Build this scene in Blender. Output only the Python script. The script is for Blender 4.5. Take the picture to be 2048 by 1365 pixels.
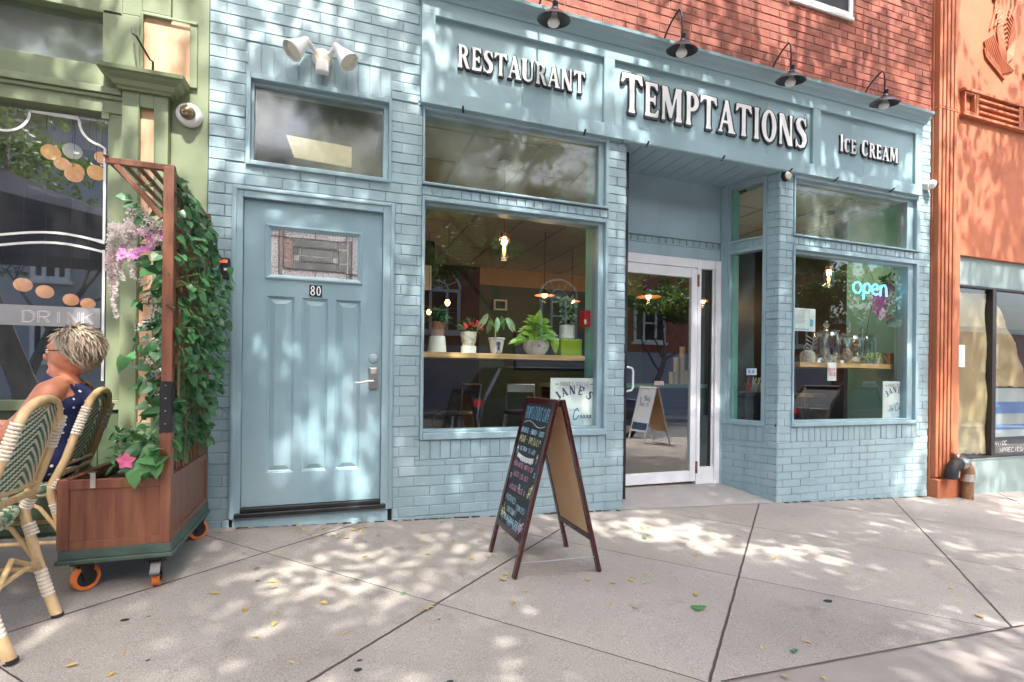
import bpy, bmesh, math, random
import numpy as np
from mathutils import Vector, Matrix
random.seed(7); RND = random.Random(11)
S = bpy.context.scene
for o in list(bpy.data.objects): bpy.data.objects.remove(o)

# ------------------------------------------------------------------ camera
FPX, CX, CY, ROLL = 1040.0, 1024.0, 754.0, 0.0115          # photograph pixels (2048 x 1365)
YAW = math.radians(19.567); CAMZ = 1.03; D = 3.812           # facade plane is y = D, ground at its left part z = 0
FW = Vector((math.sin(YAW), math.cos(YAW), 0)); RT = Vector((math.cos(YAW), -math.sin(YAW), 0)); UP = Vector((0, 0, 1))
cd = bpy.data.cameras.new('camera'); cam = bpy.data.objects.new('camera', cd); S.collection.objects.link(cam)
cr = RT*math.cos(ROLL)+UP*math.sin(ROLL); cu = UP*math.cos(ROLL)-RT*math.sin(ROLL)
cam.matrix_world = Matrix(((cr.x, cu.x, -FW.x, 0), (cr.y, cu.y, -FW.y, 0), (cr.z, cu.z, -FW.z, CAMZ), (0, 0, 0, 1)))
cd.sensor_width = 36; cd.lens = 36*FPX/2048; cd.shift_y = (CY-682.5)/2048; cd.clip_end = 500; cd.clip_start = .05
S.camera = cam
# ------------------------------------------------------------------ light
W = bpy.data.worlds.new("World"); S.world = W; W.use_nodes = True
nt = W.node_tree; bg = nt.nodes['Background']; sky = nt.nodes.new('ShaderNodeTexSky'); sky.sky_type = 'NISHITA'
SUNDIR = Vector((0.06, -1.0, 1.72)).normalized()
sky.sun_disc = False; sky.sun_elevation = math.asin(SUNDIR.z); sky.sun_rotation = math.radians(177)
sky.air_density = 1.0; sky.dust_density = 7.5; sky.ozone_density = 4.0
nt.links.new(sky.outputs[0], bg.inputs[0]); bg.inputs[1].default_value = 0.15
sl = bpy.data.lights.new('sun', 'SUN'); so = bpy.data.objects.new('sun', sl); S.collection.objects.link(so)
sl.energy = 2.0; sl.angle = math.radians(0.6); sl.color = (1.0, .965, .91)
so.rotation_euler = SUNDIR.to_track_quat('Z', 'Y').to_euler()
S.view_settings.view_transform = 'Standard'; S.view_settings.look = 'None'; S.view_settings.gamma = 1
S.view_settings.exposure = 2.62; S.view_settings.use_curve_mapping = False
S.cycles.max_bounces = 9; S.cycles.transparent_max_bounces = 24; S.cycles.diffuse_bounces = 4
S.cycles.caustics_reflective = False; S.cycles.caustics_refractive = False; S.cycles.use_denoising = True
S.cycles.sample_clamp_indirect = 6

def ray(u, v):
    x = (u-CX)+ROLL*(v-CY); y = -(v-CY)+ROLL*(u-CX)
    return (FW*FPX+RT*x+UP*y)/FPX
def at(u, v, Y):                                            # the point of the plane y = Y seen at photograph pixel (u, v)
    d = ray(u, v); p = d*(Y/d.y); return Vector((p.x, Y, p.z+CAMZ))
def gz(x, y): return .0015-.0355*x+.0159*(y-D)              # the pavement slopes gently along the street
def atg(u, v):
    d = ray(u, v); t = (-CAMZ-.0159*D+.0015)/(d.z+.0355*d.x-.0159*d.y); return Vector((d.x*t, d.y*t, d.z*t+CAMZ))

# ------------------------------------------------------------------ materials
MATS = {}
def mat(name, col, rough=.6, metal=0., var=.10, vs=5., bump=0., bs=60., col2=None, mixs=3., mixlo=.45, mixhi=.6, spec=.5, emit=None, es=0., sub=0., coat=0., stretch=None, detail=6, chips=None):
    m = bpy.data.materials.new(name); m.use_nodes = True; n = m.node_tree; b = n.nodes['Principled BSDF']; L = n.links.new
    tc = n.nodes.new('ShaderNodeTexCoord'); src = tc.outputs['Object']
    if stretch:
        mp = n.nodes.new('ShaderNodeMapping'); mp.inputs['Scale'].default_value = stretch; L(src, mp.inputs[0]); src = mp.outputs[0]
    nz = n.nodes.new('ShaderNodeTexNoise'); nz.inputs['Scale'].default_value = vs; nz.inputs['Detail'].default_value = detail; L(src, nz.inputs['Vector'])
    hs = n.nodes.new('ShaderNodeHueSaturation'); hs.inputs['Color'].default_value = (*col, 1)
    mr = n.nodes.new('ShaderNodeMapRange'); mr.inputs['From Min'].default_value = .3; mr.inputs['From Max'].default_value = .7
    mr.inputs['To Min'].default_value = 1-var; mr.inputs['To Max'].default_value = 1+var; L(nz.outputs[0], mr.inputs[0]); L(mr.outputs[0], hs.inputs['Value'])
    out = hs.outputs[0]
    if col2:
        n2 = n.nodes.new('ShaderNodeTexNoise'); n2.inputs['Scale'].default_value = mixs; n2.inputs['Detail'].default_value = 8; L(src, n2.inputs['Vector'])
        r2 = n.nodes.new('ShaderNodeMapRange'); r2.inputs['From Min'].default_value = mixlo; r2.inputs['From Max'].default_value = mixhi; L(n2.outputs[0], r2.inputs[0])
        mx = n.nodes.new('ShaderNodeMix'); mx.data_type = 'RGBA'; L(r2.outputs[0], mx.inputs[0]); L(out, mx.inputs[6]); mx.inputs[7].default_value = (*col2, 1); out = mx.outputs[2]
    if chips:
        vc = n.nodes.new('ShaderNodeTexVoronoi'); vc.inputs['Scale'].default_value = 11; L(src, vc.inputs['Vector']); nc = n.nodes.new('ShaderNodeTexNoise'); nc.inputs['Scale'].default_value = 35; L(src, nc.inputs['Vector'])
        sc_ = n.nodes.new('ShaderNodeMath'); sc_.operation = 'MULTIPLY_ADD'; L(nc.outputs[0], sc_.inputs[0]); sc_.inputs[1].default_value = .22; L(vc.outputs['Distance'], sc_.inputs[2]); lc = n.nodes.new('ShaderNodeMath'); lc.operation = 'LESS_THAN'; L(sc_.outputs[0], lc.inputs[0]); lc.inputs[1].default_value = .15
        m2 = n.nodes.new('ShaderNodeMix'); m2.data_type = 'RGBA'; L(lc.outputs[0], m2.inputs[0]); L(out, m2.inputs[6]); m2.inputs[7].default_value = (*chips, 1); out = m2.outputs[2]
        # rain streaks: a stretched noise tints the paint a little
        ms_ = n.nodes.new('ShaderNodeMapping'); ms_.inputs['Scale'].default_value = (9, 9, .7); L(src, ms_.inputs[0]); ns_ = n.nodes.new('ShaderNodeTexNoise'); ns_.inputs['Scale'].default_value = 1; ns_.inputs['Detail'].default_value = 6; L(ms_.outputs[0], ns_.inputs['Vector'])
        rs_ = n.nodes.new('ShaderNodeMapRange'); rs_.inputs['From Min'].default_value = .52; rs_.inputs['From Max'].default_value = .72; rs_.inputs['To Min'].default_value = 0; rs_.inputs['To Max'].default_value = .45; L(ns_.outputs[0], rs_.inputs[0])
        m5 = n.nodes.new('ShaderNodeMix'); m5.data_type = 'RGBA'; L(rs_.outputs[0], m5.inputs[0]); L(out, m5.inputs[6]); m5.inputs[7].default_value = (col[0]*.72, col[1]*.72, col[2]*.70, 1); out = m5.outputs[2]
    L(out, b.inputs['Base Color'])
    b.inputs['Roughness'].default_value = rough; b.inputs['Metallic'].default_value = metal; b.inputs['Specular IOR Level'].default_value = spec
    b.inputs['Coat Weight'].default_value = coat
    if sub:
        b.inputs['Subsurface Weight'].default_value = sub; b.inputs['Subsurface Radius'].default_value = (.02, .008, .005)
    if bump:
        nb = n.nodes.new('ShaderNodeTexNoise'); nb.inputs['Scale'].default_value = bs; nb.inputs['Detail'].default_value = 5; L(src, nb.inputs['Vector'])
        bp = n.nodes.new('ShaderNodeBump'); bp.inputs['Strength'].default_value = bump; bp.inputs['Distance'].default_value = .01; L(nb.outputs[0], bp.inputs['Height']); L(bp.outputs[0], b.inputs['Normal'])
    if emit:
        b.inputs['Emission Color'].default_value = (*emit, 1); b.inputs['Emission Strength'].default_value = es
    MATS[name] = m; return m
def leafmat(name, col, col2, rough=.45, trans=.35):
    m = mat(name, col, rough, var=.3, vs=9, col2=col2, mixs=6, mixlo=.4, mixhi=.62); n = m.node_tree; b = n.nodes['Principled BSDF']
    t = n.nodes.new('ShaderNodeBsdfTranslucent'); mx = n.nodes.new('ShaderNodeMixShader'); mx.inputs[0].default_value = trans
    o = n.nodes['Material Output']; src = b.inputs['Base Color'].links[0].from_socket
    n.links.new(src, t.inputs[0]); n.links.new(b.outputs[0], mx.inputs[1]); n.links.new(t.outputs[0], mx.inputs[2]); n.links.new(mx.outputs[0], o.inputs[0]); return m
def glassmat(name, base=.10, gain=1.4, tint=(.93, .97, .95), rough=0.0, dirt=0., haze_col=(.6, .6, .55)):
    m = bpy.data.materials.new(name); m.use_nodes = True; n = m.node_tree; L = n.links.new; n.nodes.remove(n.nodes['Principled BSDF'])
    ge = n.nodes.new('ShaderNodeNewGeometry'); dt = n.nodes.new('ShaderNodeVectorMath'); dt.operation = 'DOT_PRODUCT'; L(ge.outputs['Incoming'], dt.inputs[0]); L(ge.outputs['True Normal'], dt.inputs[1])
    ab = n.nodes.new('ShaderNodeMath'); ab.operation = 'ABSOLUTE'; L(dt.outputs['Value'], ab.inputs[0]); om = n.nodes.new('ShaderNodeMath'); om.operation = 'SUBTRACT'; om.inputs[0].default_value = 1; L(ab.outputs[0], om.inputs[1])
    pw = n.nodes.new('ShaderNodeMath'); pw.operation = 'POWER'; L(om.outputs[0], pw.inputs[0]); pw.inputs[1].default_value = 5; fr = n.nodes.new('ShaderNodeMath'); fr.operation = 'MULTIPLY_ADD'; L(pw.outputs[0], fr.inputs[0]); fr.inputs[1].default_value = .96; fr.inputs[2].default_value = .04
    ma = n.nodes.new('ShaderNodeMath'); ma.operation = 'MULTIPLY_ADD'; ma.use_clamp = True; L(fr.outputs[0], ma.inputs[0]); ma.inputs[1].default_value = gain; ma.inputs[2].default_value = base
    tr = n.nodes.new('ShaderNodeBsdfTransparent'); tr.inputs[0].default_value = (*tint, 1)
    gl = n.nodes.new('ShaderNodeBsdfGlossy'); gl.inputs['Roughness'].default_value = rough; gl.inputs['Color'].default_value = (1, 1, 1, 1)
    # a very slight waviness, as in old plate glass
    tc = n.nodes.new('ShaderNodeTexCoord'); nz = n.nodes.new('ShaderNodeTexNoise'); nz.inputs['Scale'].default_value = 1.6; nz.inputs['Detail'].default_value = 1; L(tc.outputs['Object'], nz.inputs['Vector'])
    bp = n.nodes.new('ShaderNodeBump'); bp.inputs['Strength'].default_value = .004; bp.inputs['Distance'].default_value = .02; L(nz.outputs[0], bp.inputs['Height']); L(bp.outputs[0], gl.inputs['Normal'])
    mx = n.nodes.new('ShaderNodeMixShader'); L(ma.outputs[0], mx.inputs[0]); L(tr.outputs[0], mx.inputs[1]); L(gl.outputs[0], mx.inputs[2]); out = mx.outputs[0]
    if dirt:  # painted haze: a noise-masked pale diffuse film mixed over the pane
        df = n.nodes.new('ShaderNodeBsdfDiffuse'); df.inputs[0].default_value = (*haze_col, 1)
        n2 = n.nodes.new('ShaderNodeTexNoise'); n2.inputs['Scale'].default_value = 2.2; n2.inputs['Detail'].default_value = 7; L(tc.outputs['Object'], n2.inputs['Vector'])
        r = n.nodes.new('ShaderNodeMapRange'); r.inputs['From Min'].default_value = .35; r.inputs['From Max'].default_value = .75; r.inputs['To Max'].default_value = dirt; L(n2.outputs[0], r.inputs[0])
        m2 = n.nodes.new('ShaderNodeMixShader'); L(r.outputs[0], m2.inputs[0]); L(out, m2.inputs[1]); L(df.outputs[0], m2.inputs[2]); out = m2.outputs[0]
    L(out, n.nodes['Material Output'].inputs[0]); MATS[name] = m; return m

BLUE = (.295, .410, .447)
M = lambda k: MATS[k]
mat('blue_brick', BLUE, .42, var=.07, vs=3, bump=.22, bs=38, col2=(.345, .44, .468), mixs=2.5, mixlo=.5, mixhi=.8, chips=(.46, .42, .38))
mat('blue_trim', (.30, .425, .47), .38, var=.07, vs=4, bump=.12, bs=40, chips=(.40, .44, .44))
mat('blue_door', (.255, .385, .432), .36, var=.07, vs=3, bump=.14, bs=60, stretch=(1, 1, .35), col2=(.32, .43, .465), mixs=3, mixlo=.5, mixhi=.75)
mat('blue_sign', (.285, .415, .455), .45, var=.05, vs=2.5, bump=.05, bs=30)
mat('soffit', (.25, .36, .41), .5, var=.06, vs=4, bump=.06, bs=30)
mat('red_brick', (.30, .088, .056), .8, var=.32, vs=3.2, bump=.5, bs=90, col2=(.22, .064, .042), mixs=9, mixlo=.5, mixhi=.62)
mat('mortar', (.40, .28, .235), .9, var=.15, vs=20, bump=.5, bs=120)
mat('white_letter', (.92, .91, .90), .4, var=.03); mat('black_letter', (.012, .012, .014), .35, var=.1)
mat('white_alu', (.76, .77, .80), .35, var=.05, vs=8, spec=.5); mat('white_paint', (.74, .73, .71), .5, var=.05)
mat('green_trim', (.205, .245, .14), .45, var=.08, vs=3, bump=.1, bs=30); mat('green_shaded', (.07, .10, .05), .45, var=.12, vs=3, bump=.1, bs=30)  # riser's dark green, with the parasol's shade painted into it
mat('peach', (.60, .37, .22), .6, var=.08, vs=14, bump=.25, bs=120, stretch=(1, 1, .15))
mat('orange', (.47, .148, .066), .72, var=.10, vs=2.5, bump=.8, bs=110, col2=(.38, .11, .048), mixs=1.6, mixlo=.5, mixhi=.75)
mat('grey_green', (.24, .31, .30), .6, var=.06, vs=3, bump=.1, bs=40)
mat('black_metal', (.02, .02, .022), .35, metal=.3, var=.2, vs=10); mat('dark_frame', (.035, .03, .028), .4, metal=.2, var=.2)
mat('steel', (.55, .54, .52), .28, metal=1, var=.1, vs=10); mat('rust', (.25, .13, .07), .8, var=.3, vs=30, bump=.4, bs=80)
mat('wood_red', (.20, .078, .040), .42, var=.16, vs=6, bump=.25, bs=30, stretch=(6, 6, .6), col2=(.16, .05, .028), mixs=5)
mat('wood_dark', (.05, .007, .006), .16, var=.3, vs=8, coat=.5); mat('plywood', (.64, .42, .24), .7, var=.07, vs=4, bump=.1, bs=60)
mat('chalk_black', (.018, .02, .022), .5, var=.5, vs=6)
mat('shelf_wood', (.62, .38, .17), .45, var=.2, vs=7, stretch=(.5, 8, 8), col2=(.48, .26, .1), mixs=4)
mat('platform', (.05, .085, .065), .5, var=.3, vs=9, bump=.2, bs=40)
mat('rattan', (.58, .40, .20), .4, var=.16, vs=12, stretch=(3, 3, 1), coat=.2); mat('binding', (.74, .66, .54), .6, var=.12, vs=30, bump=.6, bs=260)
mat('orange_wheel', (.80, .20, .04), .5, var=.15); mat('rubber', (.012, .012, .012), .6)
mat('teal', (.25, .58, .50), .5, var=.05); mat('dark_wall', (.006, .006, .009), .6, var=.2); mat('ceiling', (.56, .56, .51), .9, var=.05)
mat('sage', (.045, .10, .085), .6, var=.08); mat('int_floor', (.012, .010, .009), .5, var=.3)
mat('soil', (.035, .022, .015), .95, var=.4, vs=40, bump=1, bs=90)
mat('asphalt', (.05, .05, .052), .85, var=.3, vs=20, bump=.4, bs=120); mat('kerb', (.34, .33, .31), .85, var=.15, bump=.3)
mat('ground', (.12, .10, .08), .9); mat('bark', (.10, .085, .07), .9, var=.35, vs=9, bump=1, bs=24, stretch=(1, 1, .25))
mat('skin', (.52, .20, .11), .5, var=.07, vs=10, sub=.15); mat('hair', (.34, .27, .20), .55, var=.3, vs=60, stretch=(1, 1, .2), bump=.5, bs=120)
mat('cream', (.72, .66, .52), .5, var=.05)
mat('rubber_black', (.02, .02, .02), .5)
leafmat('leaf_vine', (.035, .125, .04), (.10, .27, .09), .34, .3); leafmat('leaf_tree', (.055, .12, .022), (.13, .21, .035), .5, .45)
leafmat('leaf_pothos', (.20, .48, .04), (.40, .60, .10), .35, .3); leafmat('leaf_grey', (.16, .28, .15), (.36, .48, .30), .45, .35)
leafmat('leaf_spider', (.22, .38, .08), (.60, .66, .35), .4, .3)
leafmat('petal_white', (.90, .85, .82), (.78, .66, .66), .7, .5); leafmat('petal_pink', (.72, .16, .52), (.85, .42, .74), .5, .4)
leafmat('petal_hot', (.85, .16, .35), (.9, .25, .45), .5, .3); leafmat('petal_red', (.6, .04, .04), (.7, .08, .05), .5, .25)
leafmat('fallen', (.55, .42, .12), (.42, .24, .07), .7, .2); leafmat('fallen_green', (.06, .20, .05), (.09, .26, .07), .45, .2)
glassmat('glass', .015, .95); glassmat('glass_hazy', .02, .8, rough=.09, dirt=.62, haze_col=(.42, .42, .35)); glassmat('glass_left', .0, .8, rough=.05, dirt=.42, haze_col=(.33, .37, .31))  # the upper panes' pale haze is painted on through the diffuse film
glassmat('glass_green', .10, 1.0, dirt=.05); glassmat('glass_door', .07, 1.5); glassmat('glass_ret', .03, .8); glassmat('jar_glass', .20, 1.2, tint=(.86, .89, .88))
mat('obscure', (.55, .52, .52), .12, metal=.35, var=.5, vs=120, bump=.9, bs=170, detail=2); mat('bevelled', (.60, .58, .62), .12, metal=.7, var=.2, vs=14)
mat('came', (.10, .09, .09), .4, metal=.8); mat('rose_glass', (.46, .34, .31), .2, metal=.3, var=.2, vs=60)
mat('paper', (.82, .82, .84), .7, var=.03); mat('kraft', (.40, .285, .17), .8, var=.12, vs=2.5, bump=.7, bs=5, stretch=(1, 1, .4))
mat('navy_ink', (.03, .06, .16), .6); mat('grey_ink', (.35, .35, .37), .6); mat('lightblue_ink', (.62, .70, .78), .6); mat('red_ink', (.6, .05, .05), .6)
mat('sky_ink', (.15, .52, .78), .6)
for k, c in dict(white=(.78, .8, .8), blue=(.25, .6, .85), yellow=(.75, .75, .35), pink=(.75, .35, .5), cyan=(.45, .72, .85)).items(): mat('chalk_'+k, c, .9)

# pavement: concrete with its diagonal joints
def pavement():
    m = mat('pavement', (.325, .290, .252), .88, var=.08, vs=1.3, bump=.35, bs=150, col2=(.250, .224, .197), mixs=.9, mixlo=.42, mixhi=.7)
    n = m.node_tree; L = n.links.new; b = n.nodes['Principled BSDF']; src = b.inputs['Base Color'].links[0].from_socket
    g = n.nodes.new('ShaderNodeNewGeometry')
    sp = n.nodes.new('ShaderNodeTexNoise'); sp.inputs['Scale'].default_value = 190; sp.inputs['Detail'].default_value = 3; L(g.outputs['Position'], sp.inputs['Vector'])
    r = n.nodes.new('ShaderNodeMapRange'); r.inputs['From Min'].default_value = .34; r.inputs['From Max'].default_value = .66; r.inputs['To Min'].default_value = .72; r.inputs['To Max'].default_value = 1.24; L(sp.outputs[0], r.inputs[0])
    mu = n.nodes.new('ShaderNodeMix'); mu.data_type = 'RGBA'; mu.blend_type = 'MULTIPLY'; mu.inputs[0].default_value = 1; L(src, mu.inputs[6]); L(r.outputs[0], mu.inputs[7])
    v = n.nodes.new('ShaderNodeTexVoronoi'); v.inputs['Scale'].default_value = 26; L(g.outputs['Position'], v.inputs['Vector'])
    rv = n.nodes.new('ShaderNodeMapRange'); rv.inputs['From Min'].default_value = .05; rv.inputs['From Max'].default_value = .09; rv.inputs['To Min'].default_value = .55; rv.inputs['To Max'].default_value = 1; L(v.outputs[0], rv.inputs[0])
    m3 = n.nodes.new('ShaderNodeMix'); m3.data_type = 'RGBA'; m3.blend_type = 'MULTIPLY'; m3.inputs[0].default_value = .6; L(mu.outputs[2], m3.inputs[6]); L(rv.outputs[0], m3.inputs[7])
    wv = n.nodes.new('ShaderNodeTexNoise'); wv.inputs['Scale'].default_value = 14; L(g.outputs['Position'], wv.inputs['Vector'])
    def joint(nx, ny, off, half, step):
        d = n.nodes.new('ShaderNodeVectorMath'); d.operation = 'DOT_PRODUCT'; L(g.outputs['Position'], d.inputs[0]); d.inputs[1].default_value = (nx, ny, 0)
        w = n.nodes.new('ShaderNodeMath'); w.operation = 'MULTIPLY_ADD'; L(wv.outputs[0], w.inputs[0]); w.inputs[1].default_value = .008; L(d.outputs['Value'], w.inputs[2])
        a = n.nodes.new('ShaderNodeMath'); a.operation = 'SUBTRACT'; L(w.outputs[0], a.inputs[0]); a.inputs[1].default_value = off
        p = n.nodes.new('ShaderNodeMath'); p.operation = 'PINGPONG'; L(a.outputs[0], p.inputs[0]); p.inputs[1].default_value = step/2
        q = n.nodes.new('ShaderNodeMapRange'); q.inputs['From Min'].default_value = half*.6; q.inputs['From Max'].default_value = half*1.3; q.inputs['To Min'].default_value = 1; q.inputs['To Max'].default_value = 0; L(p.outputs[0], q.inputs[0]); return q.outputs[0]
    j1 = joint(-.672, .741, .258, .0055, 1.2); j2 = joint(.724, .69, 2.034, .0028, 1.225)
    mxx = n.nodes.new('ShaderNodeMath'); mxx.operation = 'MAXIMUM'; L(j1, mxx.inputs[0]); L(j2, mxx.inputs[1])
    def cell(nx, ny, off, step):
        d = n.nodes.new('ShaderNodeVectorMath'); d.operation = 'DOT_PRODUCT'; L(g.outputs['Position'], d.inputs[0]); d.inputs[1].default_value = (nx/step, ny/step, 0)
        a = n.nodes.new('ShaderNodeMath'); a.operation = 'SUBTRACT'; L(d.outputs['Value'], a.inputs[0]); a.inputs[1].default_value = off/step
        f_ = n.nodes.new('ShaderNodeMath'); f_.operation = 'FLOOR'; L(a.outputs[0], f_.inputs[0]); return f_.outputs[0]
    cx_ = n.nodes.new('ShaderNodeCombineXYZ'); L(cell(-.672, .741, .258, 1.2), cx_.inputs[0]); L(cell(.724, .69, 2.034, 1.225), cx_.inputs[1])
    wn = n.nodes.new('ShaderNodeTexWhiteNoise'); L(cx_.outputs[0], wn.inputs['Vector']); rw = n.nodes.new('ShaderNodeMapRange'); rw.inputs['To Min'].default_value = .88; rw.inputs['To Max'].default_value = 1.07; L(wn.outputs['Value'], rw.inputs[0])
    ms = n.nodes.new('ShaderNodeMix'); ms.data_type = 'RGBA'; ms.blend_type = 'MULTIPLY'; ms.inputs[0].default_value = 1; L(m3.outputs[2], ms.inputs[6]); L(rw.outputs[0], ms.inputs[7])
    sn = n.nodes.new('ShaderNodeTexNoise'); sn.inputs['Scale'].default_value = 4.5; sn.inputs['Detail'].default_value = 9; sn.inputs['Roughness'].default_value = .7; L(g.outputs['Position'], sn.inputs['Vector'])
    sr = n.nodes.new('ShaderNodeMapRange'); sr.inputs['From Min'].default_value = .56; sr.inputs['From Max'].default_value = .70; sr.inputs['To Min'].default_value = 1; sr.inputs['To Max'].default_value = .74; L(sn.outputs[0], sr.inputs[0])
    m4 = n.nodes.new('ShaderNodeMix'); m4.data_type = 'RGBA'; m4.blend_type = 'MULTIPLY'; m4.inputs[0].default_value = 1; L(ms.outputs[2], m4.inputs[6]); L(sr.outputs[0], m4.inputs[7]); m3 = m4
    fin = n.nodes.new('ShaderNodeMix'); fin.data_type = 'RGBA'; L(mxx.outputs[0], fin.inputs[0]); L(m3.outputs[2], fin.inputs[6]); fin.inputs[7].default_value = (.055, .042, .034, 1)
    L(fin.outputs[2], b.inputs['Base Color'])
    ob = b.inputs['Normal'].links[0].from_node; b2 = n.nodes.new('ShaderNodeBump'); b2.invert = True; b2.inputs['Strength'].default_value = 1; b2.inputs['Distance'].default_value = .006; L(mxx.outputs[0], b2.inputs['Height']); L(ob.outputs[0], b2.inputs['Normal']); L(b2.outputs[0], b.inputs['Normal'])
pavement()
mat('pavement_dark', (.235, .205, .182), .9, var=.14, vs=1.8, bump=.3, bs=150)
mat('apron', (.31, .29, .28), .85, var=.14, vs=2, bump=.3, bs=120, col2=(.24, .235, .23), mixs=1.6, mixlo=.4, mixhi=.7)

# ------------------------------------------------------------------ mesh helpers
ORG = {}
class MB:
    def __init__(s): s.v = []; s.f = []; s.m = []; s.s = []; s.p = []
    def add(s, vs, fs, mi=0, sm=False):
        s.p.append((len(s.v), len(s.f))); b = len(s.v); s.v += [tuple(p) for p in vs]
        for f in fs: s.f.append([i+b for i in f]); s.m.append(mi); s.s.append(sm)
        return s
    def box(s, x0, y0, z0, x1, y1, z1, mi=0):
        return s.add([(x0, y0, z0), (x1, y0, z0), (x1, y1, z0), (x0, y1, z0), (x0, y0, z1), (x1, y0, z1), (x1, y1, z1), (x0, y1, z1)],
                     [(0, 3, 2, 1), (4, 5, 6, 7), (0, 1, 5, 4), (1, 2, 6, 5), (2, 3, 7, 6), (3, 0, 4, 7)], mi)
    def bar(s, a, b, w, h, up=(0, 0, 1), mi=0):
        a = Vector(a); b = Vector(b); d = (b-a).normalized(); u = Vector(up); x = d.cross(u).normalized() if abs(d.dot(u)) < .999 else Vector((1, 0, 0)); u = x.cross(d)
        c = [x*(-w/2)+u*(-h/2), x*(w/2)+u*(-h/2), x*(w/2)+u*(h/2), x*(-w/2)+u*(h/2)]
        return s.add([a+k for k in c]+[b+k for k in c], [(0, 3, 2, 1), (4, 5, 6, 7), (0, 1, 5, 4), (1, 2, 6, 5), (2, 3, 7, 6), (3, 0, 4, 7)], mi)
    def tube(s, pts, r, seg=10, closed=False, mi=0, cap=True):
        pts = [Vector(p) for p in pts]; n = len(pts); rs = r if isinstance(r, (list, tuple)) else [r]*n; rings = []; prev = None
        for i, p in enumerate(pts):
            if closed: t = pts[(i+1) % n]-pts[i-1]
            else: t = pts[min(i+1, n-1)]-pts[max(i-1, 0)]
            t.normalize()
            if prev is None: x = t.orthogonal().normalized()
            else:
                x = prev-t*prev.dot(t); x = x.normalized() if x.length > 1e-5 else t.orthogonal().normalized()
            prev = x; y = t.cross(x); rings.append([p+(x*math.cos(2*math.pi*k/seg)+y*math.sin(2*math.pi*k/seg))*rs[i] for k in range(seg)])
        V = [q for rr in rings for q in rr]; F = []
        for i in range(n if closed else n-1):
            j = (i+1) % n
            for k in range(seg): F.append((i*seg+k, i*seg+(k+1) % seg, j*seg+(k+1) % seg, j*seg+k))
        s.add(V, F, mi, True)
        if cap and not closed:
            s.add(rings[0], [list(range(seg))[::-1]], mi); s.add(rings[-1], [list(range(seg))], mi); s.p.pop(); s.p.pop()
        return s
    def lathe(s, c, prof, seg=24, ax=(0, 0, 1), mi=0, sx=1., sy=1.):
        c = Vector(c); q = Vector((0, 0, 1)).rotation_difference(Vector(ax)); V = []; F = []
        for r, z in prof:
            for k in range(seg):
                a = 2*math.pi*k/seg; V.append(c+q @ Vector((r*math.cos(a)*sx, r*math.sin(a)*sy, z)))
        for i in range(len(prof)-1):
            for k in range(seg): F.append((i*seg+k, i*seg+(k+1) % seg, (i+1)*seg+(k+1) % seg, (i+1)*seg+k))
        return s.add(V, F, mi, True)
    def ball(s, c, r, seg=16, mi=0, sc=(1, 1, 1)):
        c = Vector(c); n = seg//2; V = [c+Vector((0, 0, -r*sc[2]))]; F = []
        for i in range(1, n):
            p = math.pi*i/n
            for k in range(seg):
                a = 2*math.pi*k/seg; V.append(c+Vector((r*sc[0]*math.sin(p)*math.cos(a), r*sc[1]*math.sin(p)*math.sin(a), -r*sc[2]*math.cos(p))))
        V.append(c+Vector((0, 0, r*sc[2]))); L_ = len(V)-1
        for k in range(seg):
            F.append((0, 1+(k+1) % seg, 1+k)); F.append((L_, L_-seg+k, L_-seg+(k+1) % seg))
            for i in range(n-2): F.append((1+i*seg+k, 1+i*seg+(k+1) % seg, 1+(i+1)*seg+(k+1) % seg, 1+(i+1)*seg+k))
        return s.add(V, F, mi, True)
    def prism(s, pts, d, mi=0):
        pts = [Vector(p) for p in pts]; d = Vector(d); n = len(pts)
        return s.add(pts+[p+d for p in pts], [list(range(n))[::-1], [n+i for i in range(n)]]+[(i, (i+1) % n, n+(i+1) % n, n+i) for i in range(n)], mi)
    def quad(s, a, b, c, d, mi=0): return s.add([a, b, c, d], [(0, 1, 2, 3)], mi)
    def frame(s, x0, z0, x1, z1, w, y0, y1, wt=None, wb=None, mi=0):      # rectangular frame in the facade plane, members butted
        wt = w if wt is None else wt; wb = w if wb is None else wb
        s.box(x0, y0, z0, x0+w, y1, z1, mi); s.box(x1-w, y0, z0, x1, y1, z1, mi)
        s.box(x0+w, y0+.001, z1-wt, x1-w, y1, z1, mi); s.box(x0+w, y0+.001, z0, x1-w, y1, z0+wb, mi); return s
    def each(s, name, mats, parent=None, bevel=0., k=1, label=None):          # every k shapes added become one part of their own
        for i in range(0, len(s.p), k):
            m = MB(); seg = s.p[i:i+k]; a = seg[0]; e = s.p[i+k] if i+k < len(s.p) else (len(s.v), len(s.f))
            m.v = s.v[a[0]:e[0]]; m.f = [[q-a[0] for q in f] for f in s.f[a[1]:e[1]]]; m.m = s.m[a[1]:e[1]]; m.s = s.s[a[1]:e[1]]; m.build(name, mats, parent, bevel)
    def build(s, name, mats, parent=None, bevel=0., local=False, loc=None):
        me = bpy.data.meshes.new(name)
        if parent is not None: org = ORG[parent.name]
        elif loc is not None: org = Vector(loc)
        else:
            A = np.array(s.v); org = Vector(((A[:, 0].min()+A[:, 0].max())/2, (A[:, 1].min()+A[:, 1].max())/2, A[:, 2].min()))
        if local: org = Vector((0, 0, 0))
        me.from_pydata([(p[0]-org.x, p[1]-org.y, p[2]-org.z) for p in s.v], [], s.f)
        if isinstance(mats, str): mats = [mats]
        for k in mats: me.materials.append(MATS[k])
        me.polygons.foreach_set('material_index', s.m); me.polygons.foreach_set('use_smooth', s.s)
        if any(s.s): me.set_sharp_from_angle(angle=.7)
        me.update(); o = bpy.data.objects.new(name, me); S.collection.objects.link(o)
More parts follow.
